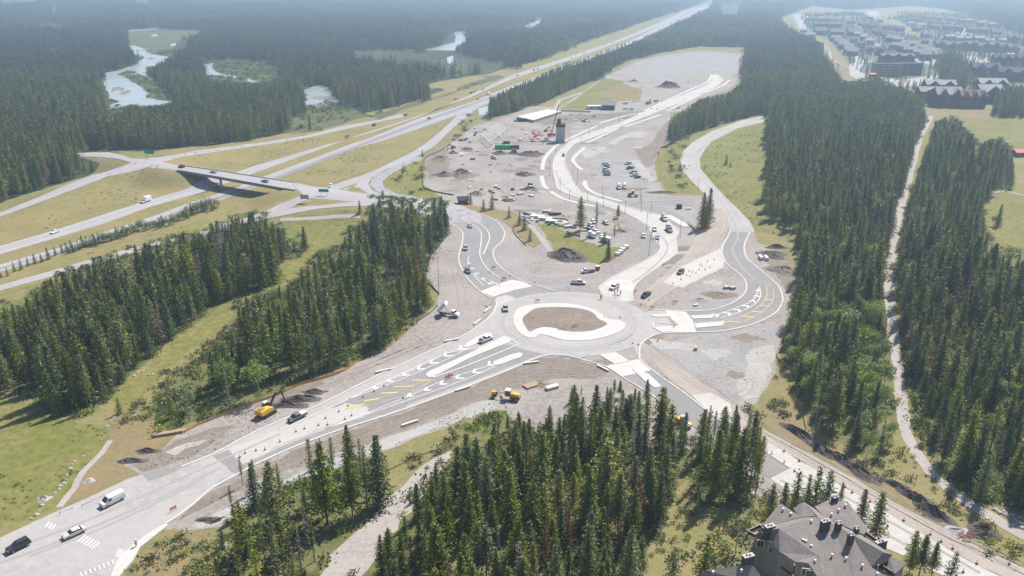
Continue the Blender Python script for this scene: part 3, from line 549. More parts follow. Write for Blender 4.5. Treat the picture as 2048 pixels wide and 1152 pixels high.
# ---------------------------------------------------------------- trees
def foliage_mesh(name, tris, tints, mats, mi=None):
    """tris: (n, k, 3) faces of k corners, tints: per face brightness"""
    n, k_ = tris.shape[:2]
    me = bpy.data.meshes.new(name); me.vertices.add(n*k_); me.vertices.foreach_set('co', tris.reshape(-1).astype(np.float32))
    me.loops.add(n*k_); me.loops.foreach_set('vertex_index', np.arange(n*k_, dtype=np.int32))
    me.polygons.add(n); me.polygons.foreach_set('loop_start', np.arange(0, n*k_, k_, dtype=np.int32)); me.polygons.foreach_set('loop_total', np.full(n, k_, dtype=np.int32))
    for m_ in mats: me.materials.append(m_)
    if mi is not None: me.polygons.foreach_set('material_index', np.asarray(mi, dtype=np.int32))
    me.update(calc_edges=True)
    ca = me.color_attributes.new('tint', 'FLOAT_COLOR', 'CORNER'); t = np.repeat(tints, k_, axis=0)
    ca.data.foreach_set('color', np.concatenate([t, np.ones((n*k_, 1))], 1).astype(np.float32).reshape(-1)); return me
def kites(P, D, ln, wd, rs):
    """leaf sprays: quads starting at P along D"""
    n = len(P); R = rs.normal(size=(n, 3)); S = np.cross(D, R); S /= np.linalg.norm(S, axis=1, keepdims=True)+1e-9
    ln = ln[:, None]; wd = wd[:, None]
    return np.stack([P, P+D*ln*.45+S*wd, P+D*ln, P+D*ln*.45-S*wd], 1)
def conifer(seed, h, r, nb, base=.12, form='spruce', step=.5, size=.62, gaps=0.12):
    rs = np.random.RandomState(seed); P, D, Ln, Wd, T = [], [], [], [], []
    for i in range(nb):
        t = (i+rs.rand())/nb; z = h*(base+(1-base)*t)
        if form == 'spruce': R = r*(1-t)**.8*rs.uniform(.7, 1.12)+.06
        else: R = r*(1-t**1.8)**.8*(.55+.45*min(1, t*3.5))*rs.uniform(.5, 1.15)+.12     # pine: ragged, fuller on top
        if rs.rand() < gaps: R *= .45
        a = i*2.399+rs.uniform(-.4, .4); droop = rs.uniform(-.45, -.1) if form == 'spruce' else rs.uniform(-.25, .35)
        tn = rs.uniform(.72, 1.3); k_ = max(1, int(R/step))
        d0 = np.array([math.cos(a), math.sin(a), droop*(1-t*.8)+.25*t])
        for q in range(k_+1):
            f = (q+.2)/(k_+.6); p = d0*R*f; p[2] += z
            for _ in range(2 if q < k_ else 1):
                dd = np.array([math.cos(a)*.8, math.sin(a)*.8, droop])+rs.normal(size=3)*.55
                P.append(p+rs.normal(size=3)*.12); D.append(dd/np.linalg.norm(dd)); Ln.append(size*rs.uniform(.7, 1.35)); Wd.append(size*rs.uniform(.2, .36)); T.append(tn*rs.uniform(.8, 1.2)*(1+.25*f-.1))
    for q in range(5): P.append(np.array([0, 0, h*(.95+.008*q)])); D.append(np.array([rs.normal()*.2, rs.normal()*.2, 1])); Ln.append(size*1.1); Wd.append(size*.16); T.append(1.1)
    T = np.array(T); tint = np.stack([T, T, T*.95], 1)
    return kites(np.array(P), np.array(D), np.array(Ln), np.array(Wd), rs), tint
def broad(seed, h, r, nb, base=.35, size=.55):
    rs = np.random.RandomState(seed); P, D, T = [], [], []
    cl = [(rs.normal(size=3)*np.array([r*.42, r*.42, h*(1-base)*.2])+np.array([0, 0, h*(base+1)/2]), r*rs.uniform(.32, .6), rs.uniform(.75, 1.3)) for _ in range(11)]
    for i in range(nb):
        c, rr, tn = cl[i % 11]; d = rs.normal(size=3); d /= np.linalg.norm(d); p = c+d*rr*rs.uniform(.55, 1.05)*np.array([1, 1, 1.15])
        dd = d+rs.normal(size=3)*.8; P.append(p); D.append(dd/np.linalg.norm(dd)); T.append(tn*rs.uniform(.8, 1.2))
    T = np.array(T); return kites(np.array(P), np.array(D), size*rs.uniform(.6, 1.3, nb), size*rs.uniform(.3, .5, nb), rs), np.stack([T, T, T*.9], 1)
def trunk_mb(h, r, lean=0, limbs=0, seed=1, base=.3):
    mb = MB(); rs = random.Random(seed); mb.tube((0, 0, -.3), (lean*h*.4, 0, h*.45), r, r*.7, 6, cap=False); mb.tube((lean*h*.4, 0, h*.45), (lean*h*.6, 0, h*.97), r*.7, r*.15, 6, cap=False)
    for i in range(limbs):
        z = h*(.12+base*i/limbs*1.4); a = rs.uniform(0, 6.3); L = rs.uniform(.4, 1.3); mb.tube((0, 0, z), (math.cos(a)*L, math.sin(a)*L, z-rs.uniform(-.3, .2)), .035, .01, 3, cap=False)
    return mb
PROTO = {}; RAW = {}
def proto(kind, seed, h, r, nb, mat_c, mat_t, **kw):
    bd = kw.pop('broadleaf', False); limbs = kw.pop('limbs', 10); lean = kw.pop('lean', 0); tr = kw.pop('tr', h*.009+.04)
    q, t = broad(seed, h, r, nb, **kw) if bd else conifer(seed, h, r, nb, **kw)
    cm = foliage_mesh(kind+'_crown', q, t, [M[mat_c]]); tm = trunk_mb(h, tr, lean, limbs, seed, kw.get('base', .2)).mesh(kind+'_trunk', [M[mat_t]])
    PROTO.setdefault(kind, []).append((cm, tm, h, seed)); RAW.setdefault(kind, []).append((q, t, h, mat_c, mat_t))
for s in range(6): proto('spruce_tree', s, 15, 3.25-.12*s, 270, 'needle_b' if s % 3 == 0 else 'needle', 'bark', base=.05+.04*(s % 3), size=.52, step=.4)
for s in range(8): proto('pine_tree', 20+s, 15, 2.85+.17*(s % 4), 250, ('needle', 'needle', 'needle_y', 'needle')[s % 4], 'bark', base=(.08, .2, .12, .3)[s % 4], form='spruce' if s % 2 else 'pine', limbs=16, gaps=.16, step=.38, size=.52)
for s in range(3): proto('thin_pine_tree', 40+s, 20, 1.8, 130, 'needle' if s else 'needle_y', 'bark', base=.38, form='pine', limbs=34, gaps=.25, step=.36, size=.5)
for s in range(2): proto('dead_tree', 50+s, 16.5, 1.9, 120, 'dead', 'bark', base=.14, form='spruce', limbs=40, size=.34, gaps=.3)
for s in range(1): proto('rusty_tree', 60+s, 16, 2.3, 190, 'rust', 'bark', base=.2, form='spruce', limbs=20, size=.42, gaps=.2)
for s in range(3): proto('aspen_tree', 70+s, 13.5, 2.6+.3*s, 900, 'leaf', 'birchbark', broadleaf=True, base=.42, limbs=14, tr=.14)
for s in range(3): proto('young_spruce', 80+s, 6.0, 1.6, 110, 'needle' if s else 'needle_b', 'bark', base=.04, size=.36, step=.3, limbs=0, tr=.08)
for s in range(3): proto('leafy_sapling', 90+s, 4.5, 1.25, 420, 'shrub' if s else 'leaf', 'birchbark', broadleaf=True, base=.05, limbs=0, size=.3, tr=.06)
for s in range(2): proto('larch_tree', 95+s, 10, 2.2, 240, 'needle_y', 'bark', base=.1, size=.42, step=.35, limbs=4)
# what the woods cover, as outlines of what stands in the view (crowns and all)
S = {
 'west': '-300,650 0,600 40,602 75,575 110,545 150,537 200,515 250,502 300,490 330,480 370,468 400,465 440,442 505,428 530,440 565,455 575,482 608,468 618,500 602,515 560,522 555,570 480,590 440,612 400,642 350,670 310,712 265,747 215,802 165,837 110,832 60,797 0,780 -300,860',
 'strip': '315,868 345,858 440,830 512,802 640,747 700,732 760,702 800,677 866,612 850,555 860,515 893,475 895,402 880,395 840,410 800,400 770,393 742,412 735,440 700,450 680,480 650,490 610,530 590,560 520,592 470,602 462,640 440,672 400,718 350,740 325,772 308,800',
 'southwest': '438,1005 455,910 490,900 520,915 570,885 600,900 640,862 700,850 735,838 762,870 778,960 768,1005 702,1075 655,1118 645,1160 600,1330 330,1330 345,1110 400,1092 436,1100',
 'south': '700,1152 745,1080 790,1020 830,950 870,900 940,850 1010,820 1080,800 1160,757 1200,770 1240,742 1270,770 1300,755 1350,790 1388,800 1392,900 1372,960 1337,1012 1332,1052 1290,1092 1262,1330 690,1330',
 'southeast': '1385,800 1440,812 1500,800 1532,870 1532,985 1500,1012 1440,1017 1385,1005',
 'east': '1545,210 1500,190 1700,165 1745,152 1830,186 1836,205 1858,240 1838,268 1814,340 1800,390 1787,430 1779,470 1774,520 1766,575 1772,640 1780,700 1788,780 1797,850 1762,942 1742,930 1700,895 1642,868 1614,850 1597,780 1582,748 1562,715 1577,640 1567,605 1600,585 1592,480 1560,450 1537,440 1530,250',
 'trail': '1872,245 1905,232 1925,250 1960,288 2000,272 2025,300 2030,380 1990,385 1968,408 1972,452 1990,490 2048,503 2400,520 2400,1160 2048,1020 1990,1012 1950,1002 1890,955 1850,895 1822,840 1812,780 1802,700 1797,640 1789,580 1796,500 1808,450 1824,390 1838,340 1862,272',
 'ridge': '1490,108 1500,95 1400,93 1320,106 1270,118 1235,130 1200,155 1120,190 1090,205 1040,222 980,237 976,195 1010,180 1100,142 1180,115 1270,84 1340,54 1400,26 1430,12 1432,-2 1430,-24 2700,-24 2700,60 2048,70 1990,45 1900,20 1830,12 1700,20 1620,12 1585,26 1556,38 1572,52 1600,66 1640,84 1650,115 1668,138 1690,162 1740,178 1745,165 1850,190 1842,240 1530,240 1530,226 1440,250 1384,268 1338,300 1335,240 1395,200 1455,186 1485,165',
 'valley': '-500,560 0,405 80,380 190,345 200,326 150,312 150,300 260,300 340,298 440,288 512,280 560,268 620,255 700,232 800,212 870,200 895,182 860,168 940,152 1000,146 1090,118 1200,74 1300,40 1400,8 1424,-2 1424,-24 -1200,-24 -1200,200',
 'town': '1890,100 1915,105 1945,135 1945,165 1915,182 1885,158 1880,125', 'townedge': '1985,190 2010,172 2048,170 2400,180 2400,235 2048,236 1985,234', 'fence': '1905,232 1925,225 1945,236 1975,280 1955,290 1925,262'}
OPEN = {'valley': ['255,60 300,57 420,62 400,68 345,73 345,80 390,84 345,112 300,108 255,98 250,75', '259,98 287,92 300,107 344,114 330,124 317,130 297,135 291,145 309,160 351,200 325,213 262,208 215,240 215,211 203,190 203,160 207,146 232,142 260,132 277,124',
  '399,122 470,120 530,124 565,140 560,160 500,168 430,160 403,145', '605,181 640,169 660,175 665,188 680,206 652,210 612,214', '908,62 946,60 925,68 939,82 914,92 905,104 860,106 850,102 880,92', '893,113 906,111 906,128 895,128', '1036,56 1080,39 1086,45 1060,57',
  '98,92 118,90 118,114 98,112', '852,168 905,158 975,154 920,176 880,196', '0,-30 80,-30 80,8 0,14', '265,-30 320,-30 300,14 268,10', '100,12 120,14 112,32 98,28', '170,222 240,205 236,216 180,228', '150,66 300,57 355,48 357,51 300,60 156,69', '575,238 720,215 740,228 600,262'],
 'ridge': ['1436,12 1485,8 1480,32 1440,30', '1640,84 1662,84 1700,130 1740,150 1712,170 1685,150']}
def pip(poly, P):
    x, y = P[:, 0], P[:, 1]; ins = np.zeros(len(P), bool); n = len(poly)
    for i in range(n):
        x1, y1 = poly[i]; x2, y2 = poly[(i+1) % n]
        if y1 == y2: continue
        c = ((y1 > y) != (y2 > y)) & (x < (x2-x1)*(y-y1)/(y2-y1)+x1); ins ^= c
    return ins
rs = np.random.RandomState(11)
WATERP = ['260,92 282,97 300,107 344,114 330,124 317,130 297,135 291,145 309,160 300,160 277,147 262,143 234,148 262,160 279,172 299,186 291,195 327,201 351,200 325,214 275,213 215,212 203,160 207,146 232,142 260,132 277,124 287,115 265,110 259,98', '399,130 430,125 426,138 442,148 474,155 474,159 408,150', '605,181 640,169 660,175 665,188 680,206 615,214']
SITE = PL('897,410 897,468 862,513 852,558 877,585 874,611 812,666 774,698 737,711 697,736 637,763 512,806 440,832 355,868 325,898 262,911 240,929 180,1010 330,1060 440,1054 512,989 612,954 762,904 862,866 974,816 1010,823 1090,880 1200,885 1394,865 1420,890 1541,960 1700,1070 1880,1160 2060,1160 1823,1024 1736,974 1636,916 1536,864 1474,812 1515,805 1535,775 1552,740 1558,700 1570,650 1592,600 1590,560 1580,530 1545,495 1519,487 1508,463 1480,430 1449,398 1389,391 1334,390 1336,288 1341,225 1384,220 1456,180 1479,160 1481,117 1399,101 1274,122 1239,140 1206,155 1164,185 1120,215 1049,212 987,240 912,280 850,318 846,370 880,392')
TRAILP = PL('1800,830 1822,830 1842,900 1895,962 1960,1005 2060,1062 2060,1090 1940,1025 1870,960 1818,890') 
def in_wood(key, P, h):
    """keep the trees that stand inside a wood's outline from foot to tip"""
    ok = np.ones(len(P), bool); poly = PL(S[key])
    for f in (0, .35, .65, .93):
        Q = P.copy(); Q[:, 2] += h*f; px, _ = topix(Q); ok &= pip(poly, px)
        for o_ in OPEN.get(key, []): ok &= ~pip(PL(o_), px)
    return ok
def scatter(key, spacing, d0=0, d1=1e9, hs=(9.5, 20.5)):
    poly = np.array([at(x, max(y, -24))[:2] for x, y in PL(S[key])]); x0, y0 = poly.min(0); x1, y1 = poly.max(0)
    y0 = max(y0, d0*.9); y1 = min(y1, d1*1.05)
    if y1 <= y0: return np.zeros((0, 3)), np.zeros(0)
    X, Y = np.meshgrid(np.arange(x0, x1, spacing), np.arange(y0, y1, spacing)); P = np.stack([X.ravel(), Y.ravel(), np.zeros(X.size)], 1)
    P[:, :2] += rs.uniform(-.5, .5, (len(P), 2))*spacing*.95
    px, dep = topix(P); P = P[(dep > d0) & (dep < d1) & (px[:, 0] > -500) & (px[:, 0] < 2560)]
    h = rs.uniform(*hs, len(P)); big = np.sin(P[:, 0]*.021+P[:, 1]*.013)+np.sin(P[:, 1]*.037-P[:, 0]*.017); h *= 1+.07*big
    k_ = in_wood(key, P, h); h2 = np.where(k_, h, h*rs.uniform(.42, .7, len(h))); k2 = k_ | (in_wood(key, P, h2) & (rs.rand(len(P)) < .75)); return P[k2], h2[k2]
near = []
for key, sp in (('west', 4.5), ('strip', 4.9), ('southwest', 4.4), ('south', 4.1), ('southeast', 3.7), ('east', 4.7), ('trail', 4.8), ('fence', 5)):
    P, h = scatter(key, sp, 0, 560); keep = rs.rand(len(P)) < {'strip': .66, 'southwest': .55, 'trail': .8}.get(key, .9)
    P, h = P[keep], h[keep]
    if key == 'south': h = h*(.66+.3*rs.rand(len(h)))
    if key == 'southeast': h = h*1.06
    for p, hh in zip(P, h): near.append((topix(p)[1], key, p, hh))
near.sort(key=lambda t: t[0])
ZONES = {'west': [(60, 780, 'at its near end by the lush meadow'), (30, 690, 'at its left end'), (200, 780, 'on its edge above the dry slope'), (300, 690, 'on its edge along the cutline'), (420, 610, 'half way along the cutline'), (250, 600, 'on its far side by the ramp'), (520, 540, 'near its far tip')],
 'strip': [(340, 840, 'at its near tip'), (440, 800, 'behind the timber planks'), (520, 770, 'behind the excavator'), (640, 720, 'behind the orange netting'), (760, 670, 'above the dump truck shoulder'), (860, 560, 'beside the black silt fence'), (860, 470, 'at its far end by the hut road'), (600, 620, 'on its cutline side'), (480, 700, 'on its cutline side near the stones')],
 'southwest': [(450, 1010, 'at its left front'), (560, 1010, 'in its middle'), (680, 980, 'next to the tall dark spruce'), (620, 1120, 'at its near edge by the track'), (470, 1120, 'in the bottom left of it')],
 'south': [(760, 1120, 'at its near left corner'), (880, 980, 'along the gravel track'), (980, 900, 'below the grader'), (1100, 880, 'at its top edge below the yellow mat'), (1250, 870, 'at its top edge facing the crossing'), (1370, 930, 'at its right edge by the new asphalt'), (1000, 1020, 'in its left middle'), (1150, 1000, 'in its very middle'), (1280, 1030, 'above the bright grassy gap'), (900, 1120, 'at the bottom left of its middle'), (1050, 1120, 'at the bottom middle'), (1200, 1120, 'at the bottom near the gap')],
 'southeast': [(1400, 960, 'on its left side'), (1450, 980, 'in its middle'), (1510, 970, 'on its right side')],
 'east': [(1600, 620, 'by the right leg bend'), (1600, 760, 'beside the winding orange netting'), (1660, 850, 'around the pale lamp post'), (1750, 900, 'at its near corner by the bright bank'), (1760, 780, 'along the lower trail'), (1700, 700, 'in its middle'), (1560, 470, 'at the edge of the grassy hillside'), (1760, 600, 'along the upper trail')],
 'trail': [(1840, 830, 'right beside the lower trail'), (1930, 960, 'above the trail curve'), (2020, 980, 'in the near right corner'), (1900, 760, 'in its middle'), (2020, 820, 'at the right edge of the view'), (1840, 640, 'by the middle of the trail'), (1980, 640, 'below the dry meadow'), (1900, 450, 'in its far part')], 'fence': [(1940, 250, 'by the sports field')]}
DESC = {'west': 'left wood', 'strip': 'cutline wood', 'southwest': 'track side stand', 'south': 'near wood', 'southeast': 'asphalt side clump', 'east': 'roundabout side wood', 'trail': 'trail side wood', 'fence': 'field clump'}
def zone(key, px): return min(ZONES[key], key=lambda q: (q[0]-px[0])**2+(2*(q[1]-px[1]))**2)[2]
LOOK = {'spruce_tree': ('dark full spruce', 'spruce'), 'pine_tree': ('green lodgepole pine', 'pine'), 'thin_pine_tree': ('thin bare stemmed pine', 'pine'), 'dead_tree': ('grey dead conifer', 'dead tree'), 'rusty_tree': ('rust coloured dying conifer', 'dead tree'), 'aspen_tree': ('pale trunked leafy aspen', 'aspen')}
def plant(kind, x, y, h, rz, label, cat, group, var=None, z=None):
    pr = PROTO[kind]; cm, tm, h0, _ = pr[rnd.randrange(len(pr)) if var is None else var]; s_ = h/h0
    t = empty(kind, (x, y, float(H(x, y)) if z is None else z), rz); t.scale = (s_*rnd.uniform(.88, 1.15),)*2+(s_,); t.rotation_euler[0] = rnd.uniform(-.02, .02)
    tag(t, label, cat, group); c = link('crown', cm, t); link('trunk', tm, t); return t
def pick(key, px=None):
    r = rnd.random()
    if key in ('east', 'trail') and r < (.5 if px is not None and key == 'east' and px[1] > 640 and 1590 < px[0] < 1800 else .4 if px is not None and px[1] > 700 and px[0] > 1850 and math.sin(px[0]*.02+px[1]*.013) > .4 else .09): return 'aspen_tree'
    if key == 'strip' and r < .1: return 'aspen_tree'
    q = rnd.random()
    if key == 'southwest' or key == 'southeast': return 'thin_pine_tree' if q < .5 else 'pine_tree' if q < .85 else 'spruce_tree' if q < .95 else 'dead_tree'
    if q < .075: return 'dead_tree'
    if q < .1: return 'rusty_tree'
    if q < .17: return 'thin_pine_tree'
    return 'pine_tree' if q < (.62 if key != 'east' else .42) else 'spruce_tree'
n_con = n_asp = 0; rest = []
sizes = {}
for dep, key, p, hh in near:
    px = topix(p)[0]; kd = pick(key, px); vis = -10 < px[0] < 2058 and px[1]-hh*FPX/dep*.9 < 1150
    lim = n_asp < 110 if kd == 'aspen_tree' else n_con < 298
    if vis and lim:
        if kd == 'aspen_tree': n_asp += 1; hh *= .72
        else: n_con += 1
        look, cat = LOOK[kd]; sz = '' if kd in ('aspen_tree', 'thin_pine_tree') else ('tall ' if hh > 18.3 else 'mid height ' if hh > 15 else 'short ')
        vi = rnd.randrange(len(PROTO[kd])); mn = PROTO[kd][vi][0].materials[0].name
        if kd in ('pine_tree', 'thin_pine_tree'): look = look.replace('green ', '').replace('lodgepole ', ''); look = ('yellowish ' if mn[0] == 'b' and mn != 'blue_needles' else 'green ')+look
        if kd == 'spruce_tree': look = ('bluish ' if mn == 'blue_needles' else 'dark ')+'full spruce'
        plant(kd, p[0], p[1], hh, rnd.uniform(0, 6.28), f'{sz}{look} in {DESC[key]} {zone(key, px)}', cat, f'{sz}{look}, {DESC[key]}, {zone(key, px)}', var=vi)
    else: rest.append((kd, p, hh))
# the rest of the woods: one object made of many trees
def gn_forest(name, pts, hts, idx, protos, rots=None, **tg):
    pc = bpy.data.collections.new(name+'_kinds')
    for i, me in enumerate(protos): o = bpy.data.objects.new(f'k{i:02d}', me); pc.objects.link(o)
    n = len(pts); me = bpy.data.meshes.new(name); me.vertices.add(n); me.vertices.foreach_set('co', np.asarray(pts, np.float32).reshape(-1))
    a = me.attributes.new('sc', 'FLOAT_VECTOR', 'POINT'); hts = np.asarray(hts, np.float32); wv = rs.uniform(.88, 1.15, n); a.data.foreach_set('vector', np.stack([hts*wv, hts*wv, hts], 1).astype(np.float32).reshape(-1))
    a = me.attributes.new('ix', 'INT', 'POINT'); a.data.foreach_set('value', np.asarray(idx, np.int32))
    a = me.attributes.new('rz', 'FLOAT_VECTOR', 'POINT'); rr = np.zeros((n, 3), np.float32); rr[:, 2] = rs.uniform(0, 6.28, n); a.data.foreach_set('vector', rr.reshape(-1))
    ng = bpy.data.node_groups.new(name, 'GeometryNodeTree'); ng.interface.new_socket('Geometry', in_out='INPUT', socket_type='NodeSocketGeometry'); ng.interface.new_socket('Geometry', in_out='OUTPUT', socket_type='NodeSocketGeometry')
    N, L = ng.nodes, ng.links; gi = N.new('NodeGroupInput'); go = N.new('NodeGroupOutput'); ip = N.new('GeometryNodeInstanceOnPoints'); ci = N.new('GeometryNodeCollectionInfo')
    ci.inputs['Collection'].default_value = pc; ci.inputs['Separate Children'].default_value = True; ci.inputs['Reset Children'].default_value = True
    L.new(gi.outputs[0], ip.inputs['Points']); L.new(ci.outputs[0], ip.inputs['Instance']); ip.inputs['Pick Instance'].default_value = True
    for nm, ty, sk_ in (('ix', 'INT', 'Instance Index'), ('rz', 'FLOAT_VECTOR', 'Rotation'), ('sc', 'FLOAT_VECTOR', 'Scale')):
        na = N.new('GeometryNodeInputNamedAttribute'); na.data_type = ty; na.inputs[0].default_value = nm; L.new(na.outputs[0], ip.inputs[sk_])
    L.new(ip.outputs[0], go.inputs[0])
    o = link(name, me); md = o.modifiers.new('trees', 'NODES'); md.node_group = ng
    tag(o, tg.get('label'), tg.get('cat'), tg.get('group'), 'stuff'); return o
def joined(parts, mats):
    """one mesh out of (quads, tints, material index) lists, unit height"""
    q = np.concatenate([p[0] for p in parts]); t = np.concatenate([p[1] for p in parts]); mi = np.concatenate([np.full(len(p[0]), p[2]) for p in parts])
    return foliage_mesh('tree', q, t, mats, mi)
def stick(x, y, h, r):
    q = []
    for i in range(3):
        a, b = 2.1*i, 2.1*(i+1); q.append([(x+r*math.cos(a), y+r*math.sin(a), 0), (x+r*math.cos(b), y+r*math.sin(b), 0), (x, y, h*.95), (x, y, h*.95)])
    q = np.array(q, float); return q, np.ones((3, 3)), 1
mid, kinds_ix = [], {}
def addmid(kd, *a, leafy=False, mat_='needle', bark='bark', h=1.0, **kw):
    q, t = (broad if leafy else conifer)(*a, **kw); hh = a[1]; m_ = joined([(q/hh, t, 0), (lambda s_: (s_[0]/hh, s_[1], 1))(stick(0, 0, hh, .16))], [M[mat_], M[bark]]); kinds_ix.setdefault(kd, []).append(len(mid)); mid.append(m_)
for s in range(3): addmid('spruce_tree', 100+s, 16, 3.3, 130, base=.06, step=.6, size=.78, mat_='needle_b' if s == 1 else 'needle')
for s in range(5): addmid('pine_tree', 110+s, 16, 3.0, 120, base=.12, form='pine' if s % 2 else 'spruce', step=.55, size=.68, gaps=.2, mat_='needle_y' if s == 2 else 'needle')
addmid('thin_pine_tree', 120, 19, 1.2, 34, base=.4, form='pine', step=.5, size=.7)
addmid('dead_tree', 130, 17, 1.25, 34, base=.15, form='pine', step=.5, size=.5, mat_='dead'); addmid('rusty_tree', 131, 17, 1.6, 44, base=.15, size=.6, mat_='rust')
addmid('aspen_tree', 140, 13, 2.7, 260, base=.35, size=.8, leafy=True, mat_='leaf', bark='birchbark'); addmid('aspen_tree', 141, 13, 3.2, 280, base=.3, size=.8, leafy=True, mat_='leaf', bark='birchbark')
hi_ix = {}
for kd in ('spruce_tree', 'pine_tree', 'thin_pine_tree', 'dead_tree', 'rusty_tree', 'aspen_tree'):
    for q, t, h, mc, mt in RAW[kd]:
        st = stick(0, 0, h, .17); hi_ix.setdefault(kd, []).append(len(mid)); mid.append(joined([(q/h, t, 0), (st[0]/h, st[1], 1)], [M[mc], M[mt]]))
MP, MHT, MI = [], [], []
def putmid(kd, p, hh):
    MP.append((p[0], p[1], float(H(p[0], p[1])))); MHT.append(hh*(.72 if kd == 'aspen_tree' else 1)); MI.append(rnd.choice((hi_ix if math.hypot(p[0], p[1]) < 620 else kinds_ix)[kd]))
for kd, p, hh in rest: putmid(kd, p, hh)
for key in ('east', 'trail', 'west', 'ridge', 'valley', 'town', 'townedge'):
    P, h = scatter(key, 4.9, 560 if key not in ('ridge', 'valley', 'town', 'townedge') else 0, 950, (12, 20))
    if key == 'valley': P, h = P[::1], h
    for p, hh in zip(P, h):
        q = pick(key if key != 'valley' else 'far')
        # grey leafless stretch beside the highway
        if key == 'valley':
            X, Y = topix(p)[0]
            if 600 < X < 900 and 185 < Y < 262 and rnd.random() < .6: q = 'dead_tree'
        putmid(q, p, hh)
print('near', len(near), 'con', n_con, 'asp', n_asp, 'mid', len(MP))
for i in range(len(MP)): assert len(MP[i]) == 3
# low growth
us = []
for s in range(4):
    rr = np.random.RandomState(400+s); n_ = 60; c = rr.normal(size=(n_, 3))*np.array([.5, .5, .22])+np.array([0, 0, .35]); c[:, 2] = np.abs(c[:, 2]); d = rr.normal(size=(n_, 3)); d[:, 2] = np.abs(d[:, 2])+.3; d /= np.linalg.norm(d, axis=1, keepdims=True)
    T = rr.uniform(.75, 1.3, n_); us.append(foliage_mesh('shrub', kites(c, d, rr.uniform(.2, .5, n_), rr.uniform(.1, .2, n_), rr), np.stack([T, T, T*.9], 1), [M['shrub'] if s else M['leaf']]))
UP, UH = [], []
GR = {'floor': (3.0, [S[k] for k in ('west', 'strip', 'southwest', 'south', 'southeast', 'east', 'trail')], .7, (.7, 2.2)),
 'cut': (2.6, ['240,850 330,740 400,690 470,640 520,600 580,560 640,500 700,480 680,540 600,600 500,650 440,720 400,770 320,850', '520,600 720,440 890,500 860,600 700,730 560,780'], .5, (.5, 1.5)),
 'edge': (2.1, ['1394,905 1470,930 1560,1000 1500,1060 1420,1150 1280,1150 1330,1050 1380,960', '1520,810 1600,860 1700,920 1800,1010 1930,1100 2048,1130 2048,1080 1950,1020 1880,960 1820,880 1760,945 1640,870 1600,790 1560,720', '250,1152 330,1060 440,1080 430,1152', '900,850 985,826 1090,880 940,935 880,950 800,930'], .5, (.4, 1.6)),
 'far': (6, ['840,205 1000,150 1000,158 800,215 640,262 560,268 600,230', '850,320 845,370 880,392 830,390 780,375 775,352', '1310,325 1380,270 1360,330 1390,384 1335,388', '930,232 990,208 1024,230 950,252 905,285', '1540,300 1540,440 1600,480 1600,420', '255,60 410,62 410,75 345,110 255,95', '400,122 560,130 560,160 430,150'], .3, (1, 3)),
 'bank': (7, ['190,235 200,140 240,120 250,60 420,55 430,115 560,120 610,165 700,190 690,230 500,215 360,225'], .9, (1.5, 3.8)),
 'tuft': (2.3, ['-20,800 60,800 180,850 220,870 150,960 60,1030 -20,1060', '240,840 330,740 400,690 520,600 640,500 720,430 700,480 600,600 440,720 320,850', '1410,300 1530,250 1545,440 1600,480 1510,460 1405,340', '1600,880 1750,940 1800,960 1870,1040 1990,1120 2048,1130 2048,1090 1900,980 1820,880 1760,945'], .4, (.15, .45)),
 'tuft2': (4, ['0,440 120,400 280,345 350,345 290,400 0,485', '340,330 700,250 760,245 500,335 400,335', '560,355 900,230 840,290 720,350', '0,590 200,525 400,470 520,430 600,395 440,420 200,500 0,560', '1310,330 1380,270 1390,384 1335,388'], .35, (.25, .7)),
 'open': (4.2, ['0,800 180,850 200,900 120,1010 0,1040', '1410,300 1530,250 1545,440 1600,480 1510,460 1405,340', '0,700 200,740 240,840 100,830', '180,930 240,945 285,955 200,990 120,1020'], .16, (.3, .9))}
for k_, (sp, polys, pr, hs) in GR.items():
    for s_ in polys:
        pl = PL(s_); w_ = np.array([at(*q)[:2] for q in pl]); x0, y0 = w_.min(0); x1, y1 = w_.max(0)
        X, Y = np.meshgrid(np.arange(x0, x1, sp), np.arange(y0, min(y1, 1400), sp)); P = np.stack([X.ravel(), Y.ravel(), np.zeros(X.size)], 1); P[:, :2] += rs.uniform(-.5, .5, (len(P), 2))*sp
        clump = np.sin(P[:, 0]*.11+1)+np.sin(P[:, 1]*.13+P[:, 0]*.05)+np.sin(P[:, 0]*.31-P[:, 1]*.27)
        px, _ = topix(P); q = pip(pl, px) & (px[:, 0] > -100) & ~sum([pip(PL(w_2), px) for w_2 in WATERP], np.zeros(len(px), bool)) & (px[:, 0] < 2150) & (px[:, 1] < 1250) & (rs.rand(len(P)) < pr*(np.clip(clump*1.6, 0, 3.2) if 'tuft' in k_ else 1+.5*clump)) & ~sum([pip(r_2, px) for r_2 in (ROADS if k_ in ('tuft', 'tuft2', 'open', 'far', 'cut') else [])], np.zeros(len(px), bool)) & ~pip(SITE, px) & ~pip(TRAILP, px)
        P = P[q]; P[:, 2] = H(P[:, 0], P[:, 1]); UP += P.tolist(); UH += rs.uniform(*hs, len(P)).tolist()
gn_forest('undergrowth', UP, UH, rs.randint(0, 4, len(UP)), us, label='low shrubs and tufts scattered over the grass and between the trunks', cat='undergrowth')
print('undergrowth', len(UP))
rb = []
for s_ in range(3):
    rr = np.random.RandomState(500+s_); me_b = bmesh.new(); bmesh.ops.create_icosphere(me_b, subdivisions=1, radius=.5)
    for v in me_b.verts: v.co *= rr.uniform(.6, 1.2); v.co.z *= .6
    m2 = bpy.data.meshes.new('stone'); me_b.to_mesh(m2); me_b.free(); m2.materials.append(M[('stone', 'clay', 'rock')[s_]]); rb.append(m2)
RP, RH, RI = [], [], []
